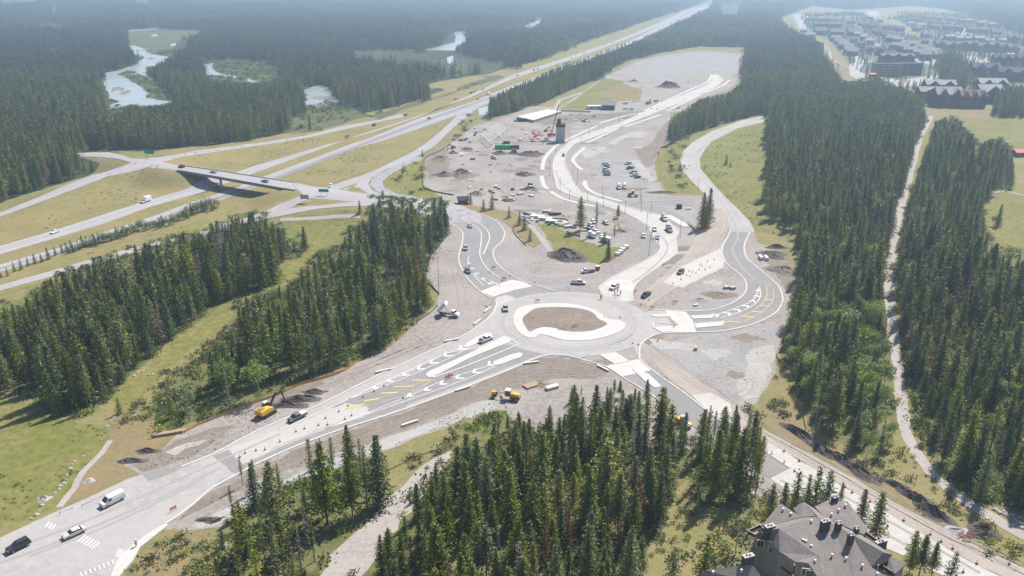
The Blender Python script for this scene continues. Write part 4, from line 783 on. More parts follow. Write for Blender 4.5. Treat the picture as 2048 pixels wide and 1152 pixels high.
for s_, sp, pr in (('870,285 1040,235 1100,270 1080,380 960,400 850,360', 1.5, .26), ('1060,425 1180,430 1230,470 1160,480 1100,450', 1, .5), ('262,911 325,898 430,850 512,806 640,755 650,768 512,860 362,930 290,945', .8, .32), ('330,1055 520,945 760,850 1000,770 1100,735 1200,745 1100,760 880,850 600,965 440,1055', 1.1, .1),
  ('500,1000 780,885 900,832 1000,800 990,822 800,885 600,965 400,1058', .6, .5), ('852,520 900,470 930,560 960,600 900,660 760,705 700,736 640,763 700,730 870,620', 1.5, .09), ('1520,500 1590,540 1592,600 1560,640 1550,560', 1, .3), ('1310,690 1540,650 1540,740 1480,800 1400,760', 1.4, .12), ('1330,530 1440,480 1480,590 1320,612', 1.4, .14), ('1060,760 1200,755 1300,820 1200,880 1090,875', 1.5, .12), ('1180,240 1335,225 1320,300 1300,380 1180,350', 1.6, .2), ('980,245 1130,245 1120,285 1060,290 960,290', 1.4, .3), ('1125,226 1260,222 1180,245 1110,250', 1.5, .3), ('1400,110 1500,110 1470,170 1250,170', 2.2, .1), ('1046,636 1074,617 1144,616 1189,629 1213,646 1184,662 1109,657 1059,664', .8, .1)):
    pl = PL(s_); w_ = np.array([at(*q)[:2] for q in pl]); x0, y0 = w_.min(0); x1, y1 = w_.max(0); X, Y = np.meshgrid(np.arange(x0, x1, sp), np.arange(y0, y1, sp)); P = np.stack([X.ravel(), Y.ravel(), np.full(X.size, .08)], 1); P[:, :2] += rs.uniform(-.5, .5, (len(P), 2))*sp
    cl = .5+.5*np.sin(P[:, 0]*.23+np.sin(P[:, 1]*.19)*2)
    q = pip(pl, topix(P)[0]) & (rs.rand(len(P)) < pr*cl*1.6); P = P[q]; RP += P.tolist(); RH += (rs.uniform(.2, .5, len(P))**1.3*1.4).tolist(); RI += rs.choice(3, len(P), p=[.45, .3, .25]).tolist()
gn_forest('rubble', RP, RH, RI, rb, label='loose stones and clods strewn over the stripped ground', cat='rubble')
print('rubble', len(RP))
for s_, sp, pr in (('1600,34 1720,26 1760,50 1830,75 1890,92 2060,96 2100,170 1990,172 1885,165 1800,166 1730,158 1700,128 1660,84 1610,58', 10, .34), ('1760,40 1790,40 1880,90 1900,92 1850,66 1800,36', 9, .5), ('1790,26 1950,30 2060,60 2060,96 1900,92 1840,60', 10, .42), ('1885,150 1990,172 1990,188 1935,190 1880,180', 8, .4), ('1700,168 1850,176 1850,190 1740,182', 6, .3)):
    pl = PL(s_); w_ = np.array([at(*q)[:2] for q in pl]); x0, y0 = w_.min(0); x1, y1 = w_.max(0); X, Y = np.meshgrid(np.arange(x0, x1, sp), np.arange(y0, y1, sp)); P = np.stack([X.ravel(), Y.ravel(), np.zeros(X.size)], 1); P[:, :2] += rs.uniform(-.5, .5, (len(P), 2))*sp
    P = P[pip(pl, topix(P)[0]) & (rs.rand(len(P)) < pr)]
    for p in P: putmid(rnd.choice(['spruce_tree', 'pine_tree', 'spruce_tree']), p, rnd.uniform(6, 13))
gn_forest('conifer_forest', MP, MHT, MI, mid, label='dense conifer and aspen woods spreading round the roundabout and along the highway', cat='forest')
# far woods: clumps
far = []
for s in range(6):
    rr = np.random.RandomState(200+s); parts = []
    for j in range(9):
        hh = rr.uniform(11, 19); x, y = rr.uniform(-7.5, 7.5, 2); br = rr.rand() < .15
        q, t = broad(300+s*9+j, hh*.75, 2.8, 50, base=.1, size=1.9) if br else conifer(300+s*9+j, hh, 2.3, 26, base=.05, step=1.1, size=1.35)
        q = q+np.array([x, y, 0]); tn = rr.uniform(.7, 1.3); parts.append((q, t*tn*(np.array([1.15, 1.2, .9]) if br else 1), 0))
    far.append(joined(parts, [M['needle_far'] if s < 4 else M['leaf_far'], M['bark']]))
FP, FH, FI = [], [], []
for key in ('ridge', 'valley', 'town', 'townedge'):
    for d0, d1, sp, sc in ((950, 1700, 13, 1), (1700, 2800, 15, 1.12), (2800, 5200, 22, 1.6), (5200, 9500, 40, 2.6)):
        P, h = scatter(key, sp, d0, d1, (15, 18))
        gp = np.sin(P[:, 0]*.0061+2)+np.sin(P[:, 1]*.0052-P[:, 0]*.0021+1)+np.sin(P[:, 0]*.013+P[:, 1]*.008)+rs.normal(size=len(P))*.35; k2 = (gp < 1.7) if key == 'valley' else (gp < 9); P, h = P[k2], h[k2]
        FP += P.tolist(); FH += (h/16.5*sc).tolist(); nz = np.sin(P[:, 0]*.0051+1)+np.sin(P[:, 1]*.0043+P[:, 0]*.0017)+np.sin(P[:, 0]*.011-P[:, 1]*.009)+rs.normal(size=len(P))*.5; FI += np.where(nz > 1.35, rs.randint(4, 6, len(P)), rs.randint(0, 4, len(P))).tolist()
print('far clumps', len(FP))
gn_forest('far_woods', FP, FH, FI, far, label='hazy conifer woods filling the valley floor towards the far distance', cat='forest')
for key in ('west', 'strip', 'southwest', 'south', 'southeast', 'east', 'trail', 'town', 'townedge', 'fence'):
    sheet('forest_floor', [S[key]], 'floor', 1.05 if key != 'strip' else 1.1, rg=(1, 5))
for key in ('valley', 'ridge'): sheet('forest_floor', [S[key]], 'farfloor', .4)
# ---------------------------------------------------------------- overpass
br = empty('bridge', (*at(475, 355, 0)[:2], 0)); tag(br, 'concrete highway overpass on one pier, carrying two cars over both carriageways', 'bridge')
def rel(o, pts): l = o.location; return [(p[0]-l.x, p[1]-l.y, p[2]-l.z) for p in pts]
up = [at(362, 331.5, 7), at(430, 341.5, 7), at(512, 354, 7), at(560, 361.5, 7), at(590, 366, 7)]; dn = [at(354, 341.5, 7), at(430, 354, 7), at(512, 368.5, 7), at(560, 377, 7), at(590, 382, 7)]
def slab(a, b, z0, z1):
    n = len(a); mb = MB(); T = [(p[0], p[1], z1) for p in a]+[(p[0], p[1], z1) for p in b]; B = [(p[0], p[1], z0) for p in a]+[(p[0], p[1], z0) for p in b]
    v = T+B; f = [(i, i+n, i+n+1, i+1) for i in range(n-1)]+[(2*n+i+1, 3*n+i+1, 3*n+i, 2*n+i) for i in range(n-1)]+[(i, i+1, 2*n+i+1, 2*n+i) for i in range(n-1)]+[(n+i+1, n+i, 3*n+i, 3*n+i+1) for i in range(n-1)]+[(0, 2*n, 3*n, n), (n-1, 2*n-1, 4*n-1, 3*n-1)]
    mb.add(rel(br, v), f); return mb
slab(up, dn, 5.95, 7.16).build('deck', M['wall_stone_deck_shade'], br); slab(up, dn, 7.16, 7.24).build('deck_surface', M['hwy'], br)  # deck slab darker than the parapets: shade of its side put into the colour
for e, s_ in ((up, -1), (dn, 1)):
    q = [(p[0], p[1]+.35*s_, 7) for p in e]; slab(e, q, 7.2, 7.75).build('parapet', M['conc_old'], br)
for px, py in ((440, 349), (476, 355)):
    c = at(px, py, 7); d = Vector(dn[1])-Vector(up[1]); d.normalize(); mb = MB(); L = (Vector(dn[1])-Vector(up[1])).length
    a = math.atan2(d.y, d.x); cx, cy = c[0]-br.location.x, c[1]-br.location.y
    mb.box((cx, cy, 5.0), (L*.95, 1.4, 1.0), a)
    for t in (-.36, 0, .36): mb.tube((cx+d.x*L*t, cy+d.y*L*t, 0), (cx+d.x*L*t, cy+d.y*L*t, 4.6), .65, .65, 10)
    if px == 440: mb.build('pier', M['conc_old'], br)
mb = MB(); c0 = at(360, 337, 7); a = math.atan2((Vector(dn[0])-Vector(up[0])).y, (Vector(dn[0])-Vector(up[0])).x)
mb.box((c0[0]-br.location.x+1.5, c0[1]-br.location.y, 3.2), ((Vector(dn[0])-Vector(up[0])).length+2, 1.2, 6.4), a); mb.build('abutment', M['conc_old'], br)
# ---------------------------------------------------------------- town houses and sheds
def house_mesh(w_, d_, h_, roof, ov=.6, rise=None):
    """walls mesh, roof mesh; local frame, ridge along x"""
    wl = MB(); rf = MB(); x, y = w_/2, d_/2; rise = rise if rise is not None else d_*.3
    if roof == 'flat':
        wl.box((0, 0, h_/2), (w_, d_, h_)); rf.box((0, 0, h_+.2), (w_+ov, d_+ov, .4))
    elif roof == 'shed':
        wl.add([(-x, -y, 0), (x, -y, 0), (x, y, 0), (-x, y, 0), (-x, -y, h_), (x, -y, h_), (x, y, h_+rise), (-x, y, h_+rise)], [(0, 1, 5, 4), (1, 2, 6, 5), (2, 3, 7, 6), (3, 0, 4, 7)])
        s_ = rise/d_; rf.add([(-x-ov, -y-ov, h_-ov*s_), (x+ov, -y-ov, h_-ov*s_), (x+ov, y+ov, h_+rise+ov*s_), (-x-ov, y+ov, h_+rise+ov*s_), (-x-ov, -y-ov, h_-ov*s_+.3), (x+ov, -y-ov, h_-ov*s_+.3), (x+ov, y+ov, h_+rise+ov*s_+.3), (-x-ov, y+ov, h_+rise+ov*s_+.3)], [(3, 2, 1, 0), (4, 5, 6, 7), (0, 1, 5, 4), (1, 2, 6, 5), (2, 3, 7, 6), (3, 0, 4, 7)])
    else:
        wl.add([(-x, -y, 0), (x, -y, 0), (x, y, 0), (-x, y, 0), (-x, -y, h_), (x, -y, h_), (x, y, h_), (-x, y, h_), (-x, 0, h_+rise), (x, 0, h_+rise)], [(0, 1, 5, 4), (1, 2, 6, 9, 5), (2, 3, 7, 6), (3, 0, 4, 8, 7)])
        s_ = rise/y; e = y+ov; ze = h_-ov*s_; t = .3
        for sg in (-1, 1): rf.add([(-x-ov, sg*e, ze), (x+ov, sg*e, ze), (x+ov, 0, h_+rise), (-x-ov, 0, h_+rise), (-x-ov, sg*e, ze+t), (x+ov, sg*e, ze+t), (x+ov, 0, h_+rise+t), (-x-ov, 0, h_+rise+t)], [(0, 1, 2, 3), (7, 6, 5, 4), (0, 4, 5, 1), (1, 5, 6, 2), (3, 7, 4, 0)])
    return wl, rf
WIN = MB(); WIN.box((0, 0, 0), (1.6, .16, 1.5)); WIN_ME = WIN.mesh('window', [M['glass']])
WINB = MB(); WINB.box((0, 0, 0), (2.4, .16, 1.8)); WINB_ME = WINB.mesh('window', [M['glass']])
HR = random.Random(4)
def house(px, py, w_, d_, h_, rot, roof, wm, rm, label, cat='house', rise=None, gables=0, win=3, name=None, group=None, cn=None, z=0):
    if name is None: px += HR.uniform(-2, 2); py += HR.uniform(-.8, .8); rot += HR.uniform(-9, 9); w_ *= HR.uniform(.8, 1.2); h_ *= HR.uniform(.85, 1.2)
    x, y, _ = at(px, py, 0); t = empty(name or 'town_house', (x, y, z), math.radians(rot)); tag(t, label, cat, group)
    wl, rf = house_mesh(w_, d_, h_, roof, rise=rise); rise = rise if rise is not None else d_*.3
    wl.build('wall', M[wm], t); ro = rf.build('roof', M[rm], t)
    if gables:
        for i in range(gables):
            gx = (i-(gables-1)/2)*w_/gables; gw = w_/gables*.62
            for sg in (-1,):
                yy = sg*(d_/2+.9); hh = h_+.2; g_ = MB(); gr = rise*.85
                g_.add([(gx-gw/2, yy, 0), (gx+gw/2, yy, 0), (gx+gw/2, yy, hh), (gx, yy, hh+gr), (gx-gw/2, yy, hh), (gx-gw/2, 0, 0), (gx+gw/2, 0, 0), (gx+gw/2, 0, hh), (gx, 0, hh+gr), (gx-gw/2, 0, hh)], [(0, 1, 2, 3, 4), (1, 6, 7, 2), (5, 0, 4, 9)]); g_.build('gable_front', M[wm], t)
                q = MB(); ov = .45
                for s2 in (-1, 1): q.add([(gx+s2*(gw/2+ov), yy-ov, hh-ov*.8), (gx, yy-ov, hh+gr+.1), (gx, 0, hh+gr+.1), (gx+s2*(gw/2+ov), 0, hh-ov*.8), (gx+s2*(gw/2+ov), yy-ov, hh-ov*.8+.3), (gx, yy-ov, hh+gr+.4), (gx, 0, hh+gr+.4), (gx+s2*(gw/2+ov), 0, hh-ov*.8+.3)], [(0, 1, 2, 3), (7, 6, 5, 4), (0, 4, 5, 1), (1, 5, 6, 2), (3, 7, 4, 0)])
                q.build('gable_roof', M[rm], t)
                o = link('window', WINB_ME, t); o.location = (gx, yy-.05, hh*.72)
    for fl in range(max(1, int(h_/3.2))):
        for i in range(win):
            o = link('window', WIN_ME, t); o.location = ((i-(win-1)/2)*w_/win+(.9 if gables else 0), -d_/2-.04, 1.9+fl*3.0)
    if cn: c = MB(); c.box((w_*.2, d_*.12, h_+rise*.8+.9), (1.1, 1.1, 2.4)); c.build('chimney', M['stone'], ro)
    return t
C = 'grey roofed row houses on the hillside estate'
def row(x0, y0, x1, y1, n, w_, d_, h_, rot, roof, wm, rm, desc, **kw):
    for i in range(n):
        f = i/(n-1) if n > 1 else 0
        pos = 'first' if i == 0 else 'last' if i == n-1 else ORD[i]
        house(x0+(x1-x0)*f, y0+(y1-y0)*f, w_, d_, h_, rot, roof, wm, rm, desc.replace('#', pos), **kw)
ORD = ['first', 'second', 'third', 'fourth', 'fifth', 'sixth', 'seventh', 'eighth', 'ninth', 'tenth', 'eleventh', 'twelfth']
G_ = 'row houses in the hillside town'
sheet('town_ground', ['1600,34 1720,26 1760,50 1830,75 1890,92 2060,96 2100,170 1990,172 1885,165 1800,166 1730,158 1700,128 1660,84 1610,58', '1790,30 1950,32 2040,62 2060,84 1900,88 1840,70'], 'town', 2.1, rg=(3, 20))
row(1618, 32, 1712, 30, 6, 22, 15, 8, 12, 'gable', 'wall_grey', 'roof_grey', '# small house from the left in the farthest row of the town', win=2, group=G_)
row(1625, 42, 1668, 43, 3, 26, 10, 7, 3, 'flat', 'wall_dark', 'roof_pale', '# pale roofed building from the left behind the long dark block', win=3, group=G_)
house(1655, 57, 75, 14, 11, 2, 'flat', 'wall_dark', 'roof_grey', 'long dark block of flats with a flat roof at the back of the town', 'flats', win=9)
row(1640, 70, 1708, 72, 3, 26, 22, 8, -6, 'gable', 'wall_dark', 'roof_grey', '# large grey hall roof from the left below the long dark block', win=3, group=G_)
row(1672, 84, 1706, 112, 7, 15, 12, 7, -28, 'shed', 'wall_grey', 'roof_grey', '# stepped roof going downhill in the row beside the footpath', win=2, group=G_, rise=4)
row(1708, 86, 1742, 104, 3, 12, 12, 8, -25, 'gable', 'wall_pale', 'roof_grey', '# pale gabled house going downhill right of the stepped row', win=2, group=G_)
row(1733, 56, 1800, 62, 5, 17, 12, 7, -20, 'shed', 'wall_dark', 'roof_dark', '# dark slanted roof from the left below the brown road cutting', win=2, group=G_, rise=4)
row(1750, 68, 1798, 86, 5, 18, 13, 7, -32, 'shed', 'wall_dark', 'roof_dark', '# dark roof going downhill in the row above the curved car park', win=2, group=G_, rise=4)
row(1784, 84, 1880, 118, 8, 17, 13, 8, -30, 'shed', 'wall_dark', 'roof_grey', '# grey roof going downhill in the long middle row of the town', win=2, group=G_, rise=4)
row(1790, 99, 1850, 121, 5, 16, 12, 8, -30, 'shed', 'wall_brown', 'roof_grey', '# brown walled unit going downhill in front of the long middle row', win=2, group=G_, rise=4)
row(1880, 98, 2025, 106, 8, 20, 15, 10, -8, 'gable', 'wall_grey', 'roof_grey', '# wide grey gabled house from the left in the row above the spruce grove', win=2, gables=1, group=G_)
row(1806, 36, 1832, 42, 2, 22, 13, 8, -5, 'flat', 'wall_pale', 'roof_pale', '# pale flat topped building from the left at the top centre of the town', win=2, group=G_)
row(1856, 38, 1920, 46, 4, 20, 14, 8, -10, 'gable', 'wall_grey', 'roof_grey', '# house from the left in the top right row by the far wood', win=2, group=G_)
row(1868, 58, 1990, 70, 6, 18, 13, 8, -12, 'gable', 'wall_brown', 'roof_grey', '# house from the left in the row under the white sheds', win=2, group=G_)
row(1835, 62, 1850, 78, 2, 16, 12, 8, 10, 'gable', 'wall_grey', 'roof_grey', '# house beside the trees at the town centre', win=2, group=G_)
house(1893, 48, 17, 10, 5, -4, 'flat', 'wall_pale', 'white', 'bright white flat shed roof on the left of the two white sheds', 'shed', win=1)
house(1928, 37, 16, 9, 5, -4, 'flat', 'wall_pale', 'white', 'bright white flat shed roof on the right of the two white sheds', 'shed', win=1)
row(1990, 85, 2060, 92, 3, 20, 15, 10, -8, 'gable', 'wall_brown', 'roof_grey', '# gabled house from the left at the right end of the town', win=2, gables=1, group=G_)
row(1760, 110, 1772, 120, 2, 13, 11, 9, -15, 'shed', 'wall_dark', 'roof_dark', '# small dark house by the car park bend', win=2, group=G_, rise=3)
row(1722, 30, 1760, 46, 3, 15, 11, 7, -14, 'gable', 'wall_grey', 'roof_pale', '# little pale roofed house from the left on the far side of the brown cutting', win=2, group=G_)
row(1716, 74, 1736, 88, 3, 13, 11, 7, -24, 'gable', 'wall_brown', 'roof_pale', '# pale roofed house between the stepped row and the car park', win=2, group=G_)
row(1818, 52, 1838, 56, 2, 16, 11, 7, -6, 'gable', 'wall_pale', 'roof_pale', '# pale gabled house under the flat topped pair', win=2, group=G_)
row(1866, 48, 1880, 50, 2, 13, 10, 7, -10, 'gable', 'wall_pale', 'roof_grey', '# house squeezed beside the left white shed', win=1, group=G_)
row(1895, 80, 2000, 88, 6, 16, 12, 7, -10, 'gable', 'wall_grey', 'roof_pale', '# pale roofed house from the left behind the wide gabled row', win=2, group=G_)
row(1850, 90, 1875, 97, 2, 15, 12, 7, -20, 'gable', 'wall_brown', 'roof_grey', '# brown house behind the end of the long middle row', win=2, group=G_)
row(1938, 46, 1985, 54, 3, 15, 11, 7, -12, 'gable', 'wall_grey', 'roof_pale', '# pale roofed house from the left right of the white sheds', win=2, group=G_)
row(1700, 48, 1722, 52, 2, 16, 11, 7, -6, 'gable', 'wall_brown', 'roof_grey', '# brown house at the right end of the long dark block', win=2, group=G_)
row(1608, 64, 1622, 76, 2, 14, 10, 6, -20, 'gable', 'wall_pale', 'roof_pale', '# pale house at the left edge of the town by the wood', win=1, group=G_)
# the dark apartment building with balconies
t = house(1772, 152, 34, 15, 15, -3, 'flat', 'wall_stone_deck_shade', 'roof_dark', 'five storey dark apartment building wrapped in scaffolding by the curved road', 'apartment block', win=6, name='apartment_building')
for i in range(4):
    for j in range(3): b = MB(); b.box((-11+11*j, -8.3, 3.2+3*i), (7.5, 1.6, .25)); b.box((-11+11*j, -9, 3.8+3*i), (7.5, .08, 1)); b.build('balcony', M['metal'], t)
house(1818, 149, 24, 17, 14, -3, 'flat', 'wall_dark', 'roof_dark', 'darker wing of the apartment building facing the building site', 'apartment block', win=4, name='apartment_building')
house(1790, 132, 44, 13, 14, -6, 'gable', 'wall_dark', 'roof_grey', 'grey gabled apartment building right behind the scaffolded one', 'apartment block', win=6, gables=3, name='apartment_building', rise=3)
house(1745, 155, 8, 6, 4, 0, 'shed', 'wall_brown', 'red', 'small red roofed hut at the bend of the town road', 'hut', win=1, name='hut', rise=1)
# lodge with pale roofs and red gables at the field
H_ = 'lodge wings around the red roofed court'
house(1857, 204, 24, 13, 11, -4, 'gable', 'wall_red', 'roof_tan', 'left lodge wing with a tan roof beside the wood', 'lodge', win=3, gables=1, name='lodge', cn=1, group=H_)
house(1889, 212, 23, 17, 12, -6, 'gable', 'wall_red', 'roof_pale', 'centre left lodge wing with a pale grey roof and brown gable front', 'lodge', win=3, gables=2, name='lodge', group=H_, rise=6)
house(1937, 214, 24, 14, 11, 0, 'gable', 'wall_red', 'roof_pink', 'centre lodge wing with a reddish roof and three steep front gables', 'lodge', win=3, gables=3, name='lodge', group=H_, rise=5)
house(1972, 204, 24, 17, 11, 6, 'gable', 'wall_red', 'roof_pale', 'right lodge wing with a pale roof by the dark spruces', 'lodge', win=3, gables=1, name='lodge', group=H_, rise=6)
house(1875, 187, 30, 14, 10, -6, 'gable', 'wall_brown', 'roof_pale', 'rear left lodge wing with pale roof and timber gables', 'lodge', win=3, gables=2, name='lodge', group=H_)
house(1978, 184, 30, 14, 10, 3, 'gable', 'wall_brown', 'roof_pale', 'rear right lodge wing with pale roof, two gables and white chimney', 'lodge', win=3, gables=2, name='lodge', cn=1, group=H_)
house(1966, 152, 34, 17, 11, -3, 'gable', 'wall_brown', 'roof_blue', 'blue grey roofed lodge with two dormer gables behind the grove', 'lodge', win=4, gables=2, name='lodge', rise=5)
house(2022, 162, 36, 17, 11, -8, 'gable', 'wall_brown', 'roof_blue', 'brown gabled lodge at the right edge above the spruces', 'lodge', win=4, gables=2, name='lodge', rise=5)
house(2015, 133, 42, 15, 12, -8, 'gable', 'wall_brown', 'roof_blue', 'row of purple brown gables under the red roof at the right edge', 'lodge', win=4, gables=4, name='lodge')
house(2021, 116, 12, 7, 5, 20, 'shed', 'wall_pale', 'red', 'small building with a white and red slanted roof at the right edge', 'hut', win=1, name='hut', rise=2)
house(2040, 312, 10, 6, 3, 5, 'gable', 'wall_brown', 'red', 'red roofed hut beside the sports field', 'hut', win=1, name='hut', rise=1.5)
# sheds on the works
house(1217, 219, 11.5, 7, 4.2, -8, 'shed', 'wall_dark', 'roof_grey', 'dark shed with a grey slanted roof beside the green field', 'shed', win=1, name='shed', rise=1.6)
house(1189, 218, 13, 6, 2.8, 4, 'flat', 'wall_pale', 'white', 'low white tent roofed office left of the dark shed', 'shed', win=2, name='site_office')
house(926, 408, 5, 4, 2.8, 10, 'gable', 'wall_brown', 'roof_dark', 'small dark hut with a pitched roof by the roadside pines', 'hut', win=1, name='hut', rise=1.3)
# slab of the unfinished building: white membrane deck on a dark concrete edge
t = empty('unfinished_building', (*at(1078, 232)[:2], 0)); tag(t, 'unfinished building with a bright white flat deck and dark edge', 'building')
pts = [at(1033, 233.5, 2.2), at(1096, 218.5, 2.2), at(1123, 222.5, 2.2), at(1067, 240.5, 2.2)]
mb = MB(); q = rel(t, pts); mb.add([(p[0], p[1], 2.2) for p in q]+[(p[0], p[1], 0) for p in q], [(3, 2, 1, 0), (0, 1, 5, 4), (1, 2, 6, 5), (2, 3, 7, 6), (3, 0, 4, 7)]); mb.build('wall', M['stone'], t)
mb = MB(); cx = sum(p[0] for p in q)/4; cy = sum(p[1] for p in q)/4; q2 = [(cx+(p[0]-cx)*.97, cy+(p[1]-cy)*.97) for p in q]; mb.add([(p[0], p[1], 2.35) for p in q2]+[(p[0], p[1], 2.2) for p in q2], [(3, 2, 1, 0), (0, 1, 5, 4), (1, 2, 6, 5), (2, 3, 7, 6), (3, 0, 4, 7)]); mb.build('deck', M['white'], t)
mb = MB(); a_, b_ = rel(t, [at(1123, 222.5)])[0], rel(t, [at(1182, 225)])[0]; mb.tube((a_[0], a_[1], 1), (b_[0], b_[1], 1), .9, .9, 4); mb.build('retaining_wall', M['conc'], t)
# concrete core with formwork on top
t = empty('stair_core', (*at(1121, 285)[:2], 0)); tag(t, 'tall grey concrete core topped with black formwork and a brown cap', 'concrete core'); R_ = math.radians(-2)
mb = MB(); mb.box((0, 3.2, 5.6), (6.6, 6.2, 11.2), R_); mb.build('core_wall', M['conc_old'], t)
mb = MB(); mb.box((0, 3.2, 12.4), (7.0, 6.6, 2.2), R_); mb.build('formwork', M['darkm'], t)
mb = MB(); mb.box((-1.2, 4, 15.3), (2.8, 3.4, 3.2), R_); mb.build('cap', M['brick'], t)
mb = MB()
for i in range(5): mb.tube((3.9+i*.9, 2, 0), (3.9+i*.9, 2, 12+math.sin(i)), .07)
for i in range(4): mb.tube((3.7, 2, 3*i+2.5), (7.8, 2, 3*i+2.5), .06)
mb.build('scaffold', M['yel'], t)
# steel roof frame lying on its posts
t = empty('roof_frame', (*at(990, 262)[:2], 0)); tag(t, 'pale ribbed steel roof frame standing on posts near the forest edge', 'roof frame')
A, B, C_, D = [Vector(rel(t, [at(*p)])[0]) for p in ((962, 268, 4), (997, 246, 7), (1012, 258, 7), (975, 271, 3.5))]
D = A+(C_-B)*1.15; mb = MB()
for i in range(11):
    f = i/10; mb.tube(A+(D-A)*f, B+(C_-B)*f, .16, .16, 4)
for a_, b_ in ((A, D), (B, C_), (A, B), (D, C_)): mb.tube(a_, b_, .22, .22, 4)
mb.build('rafters', M['white'], t); mb = MB()
for f in (0, .33, .66, 1):
    for p in (A+(D-A)*f, B+(C_-B)*f): mb.tube((p.x, p.y, 0), p, .14, .14, 4)
mb.build('posts', M['metal'], t)
# ---------------------------------------------------------------- the gabled house in the near right corner
hs = empty('gabled_house', (*at(1640, 1130, 0)[:2], 0)); tag(hs, 'large grey shingled house with many gables and stone chimneys in the near corner', 'house')
def Z(s, dx=1380, dy=980, k_=4.491):
    out = []
    for p in s.split():
        x, y, z = (float(q) for q in p.split(',')); out.append(at(dx+x/k_, dy+y/k_, 12.6-(14-z)*.5 if z > 7.3 else 12.6-(14-z)*.5-(7.3-z)*.6))
    return rel(hs, out)
def roofpart(name, polys, m='shingle', th=.28, parent=hs):
    mb = MB()
    for s in polys:
        p = Z(s); n = len(p); mb.add(p+[(q[0], q[1], q[2]-th) for q in p], [tuple(range(n)), tuple(range(2*n-1, n-1, -1))]+[(i, n+i, n+(i+1) % n, (i+1) % n) for i in range(n)])
    bm = bmesh.new(); me = mb.mesh(name, [M[m]]); bm.from_mesh(me); bmesh.ops.triangulate(bm, faces=[f for f in bm.faces if len(f.verts) > 4]); bmesh.ops.recalc_face_normals(bm, faces=bm.faces[:]); bm.to_mesh(me); bm.free()
    return link(name, me, parent)
rf = roofpart('roof', ['1150,240,14.5 800,345,14 815,560,9.5 940,640,9.2 1150,590,11 1210,800,7.5', '1150,240,14.5 1210,800,7.5 1330,810,7.6 1280,300,14.3', '1280,300,14.3 1330,810,7.6 1475,815,7.6 1435,385,14.2', '1435,385,14.2 1475,815,7.6 1700,830,7.4 1630,690,9.3 1740,560,14'])
r2 = roofpart('roof', ['1150,240,14.5 990,250,12.6 700,325,12.2 750,355,13.9 800,345,14', '800,345,14 750,355,13.9 565,402,9.5 690,400,9.4 735,465,9.4 805,560,9.4 815,560,9.5'])
r3 = roofpart('roof', ['800,128,13 985,245,12.4 700,325,9.6 650,312,9.3', '800,128,13 830,130,12.9 990,240,12.4 985,245,12.4', '1020,105,14 1130,232,14.4 985,245,12.5 925,165,11'])
r4 = roofpart('roof', ['1020,105,14 1150,240,14.5 1280,300,14.3 1435,385,14.2 1740,560,14 1815,580,13.8 1600,440,12.8 1210,245,12.8 1120,170,12.6', '1120,150,12.4 1235,92,13.2 1415,100,13.6 1210,245,12.7', '1415,100,13.6 1600,350,9.3 1560,400,9.4 1210,245,12.7'])
r5 = roofpart('roof', ['1740,560,14 1815,580,13.8 1760,640,11.2 1630,690,9.3', '1790,590,10.6 1945,660,10 1840,755,8.2 1770,690,8.4', '1630,695,9.2 1700,830,7.2 1900,830,7 1740,740,8.6'])
r6 = roofpart('roof', ['935,642,9.4 1145,588,11.2 1060,655,10.9', '1145,588,11.2 1215,800,7.6 1160,800,7.8 1060,655,10.9'])
r7 = roofpart('roof', ['130,718,8.5 560,670,9.6 430,800,6.8 60,810,6.2', '560,670,9.6 660,800,6.2 430,800,6.8'])
def wallpart(polys, m='siding', name='wall'):
    for s in polys:
        mb = MB(); p = Z(s); n = len(p)
        for i in range(n-1):
            a_, b_ = p[i], p[i+1]; mb.add([(a_[0], a_[1], 0), (b_[0], b_[1], 0), b_, a_], [(0, 1, 2, 3)])
        mb.build(name, M[m], hs)
wallpart(['590,412,9.2 660,410,9.2 735,480,9.2 800,565,9.2 935,650,9', '950,650,9 1060,660,10.4 1150,790,7.4', '1480,812,7.3 1640,700,9 1750,575,13.2 1790,600,10.4 1770,700,8', '1800,650,9.4 1925,668,9.4 1840,740,8', '650,315,9 590,412,9.2', '1590,352,9 1560,400,9.2 1650,470,9'])
mb = MB()
for s in ('1620,690,9.1 1740,562,13.7 1790,590,10.3 1700,680,9',):
    p = Z(s); mb.add([(q[0], q[1]-.25, q[2]-.5) for q in p], [(0, 1, 2, 3)])
mb.build('timber_gable', M['brick'], hs)
def chim(x, y, z, h_, w_=1.5, d_=1.3, par=rf):
    p = Z(f'{x},{y},{z}')[0]; c = MB(); c.box((p[0], p[1], p[2]+h_/2-.8), (w_, d_, h_), .35); o = c.build('chimney', M['stonedark'], par)
    c = MB(); c.box((p[0], p[1], p[2]+h_-.75), (w_+.1, d_+.1, .12), .35)
    for i in (-.3, .3): c.box((p[0]+i, p[1], p[2]+h_-.5), (.28, .28, .3), .35)
    c.build('chimney_cap', M['conc_old'], o)
for a in ((1205, 365, 12.8, 3.2, 1.9, .9), (1325, 360, 13.4, 2.6, 1.05, .9), (1435, 470, 13, 2.7, 1.05, .9), (1490, 382, 13, 1.9, .8, .8), (1298, 100, 13.2, 1.9, 1.3, .8), (705, 410, 9.4, 3.2, 2.1, 1), (515, 665, 8.8, 2.8, 2.2, 1), (1705, 520, 9, 2.4, 2.6, .7)): chim(*a)
vm = MB(); vm.tube((0, 0, 0), (0, 0, .5), .16, .16, 8); vm.tube((0, 0, .5), (0, 0, .6), .24, .24, 8); vme = vm.mesh('roof_vent', [M['white']])
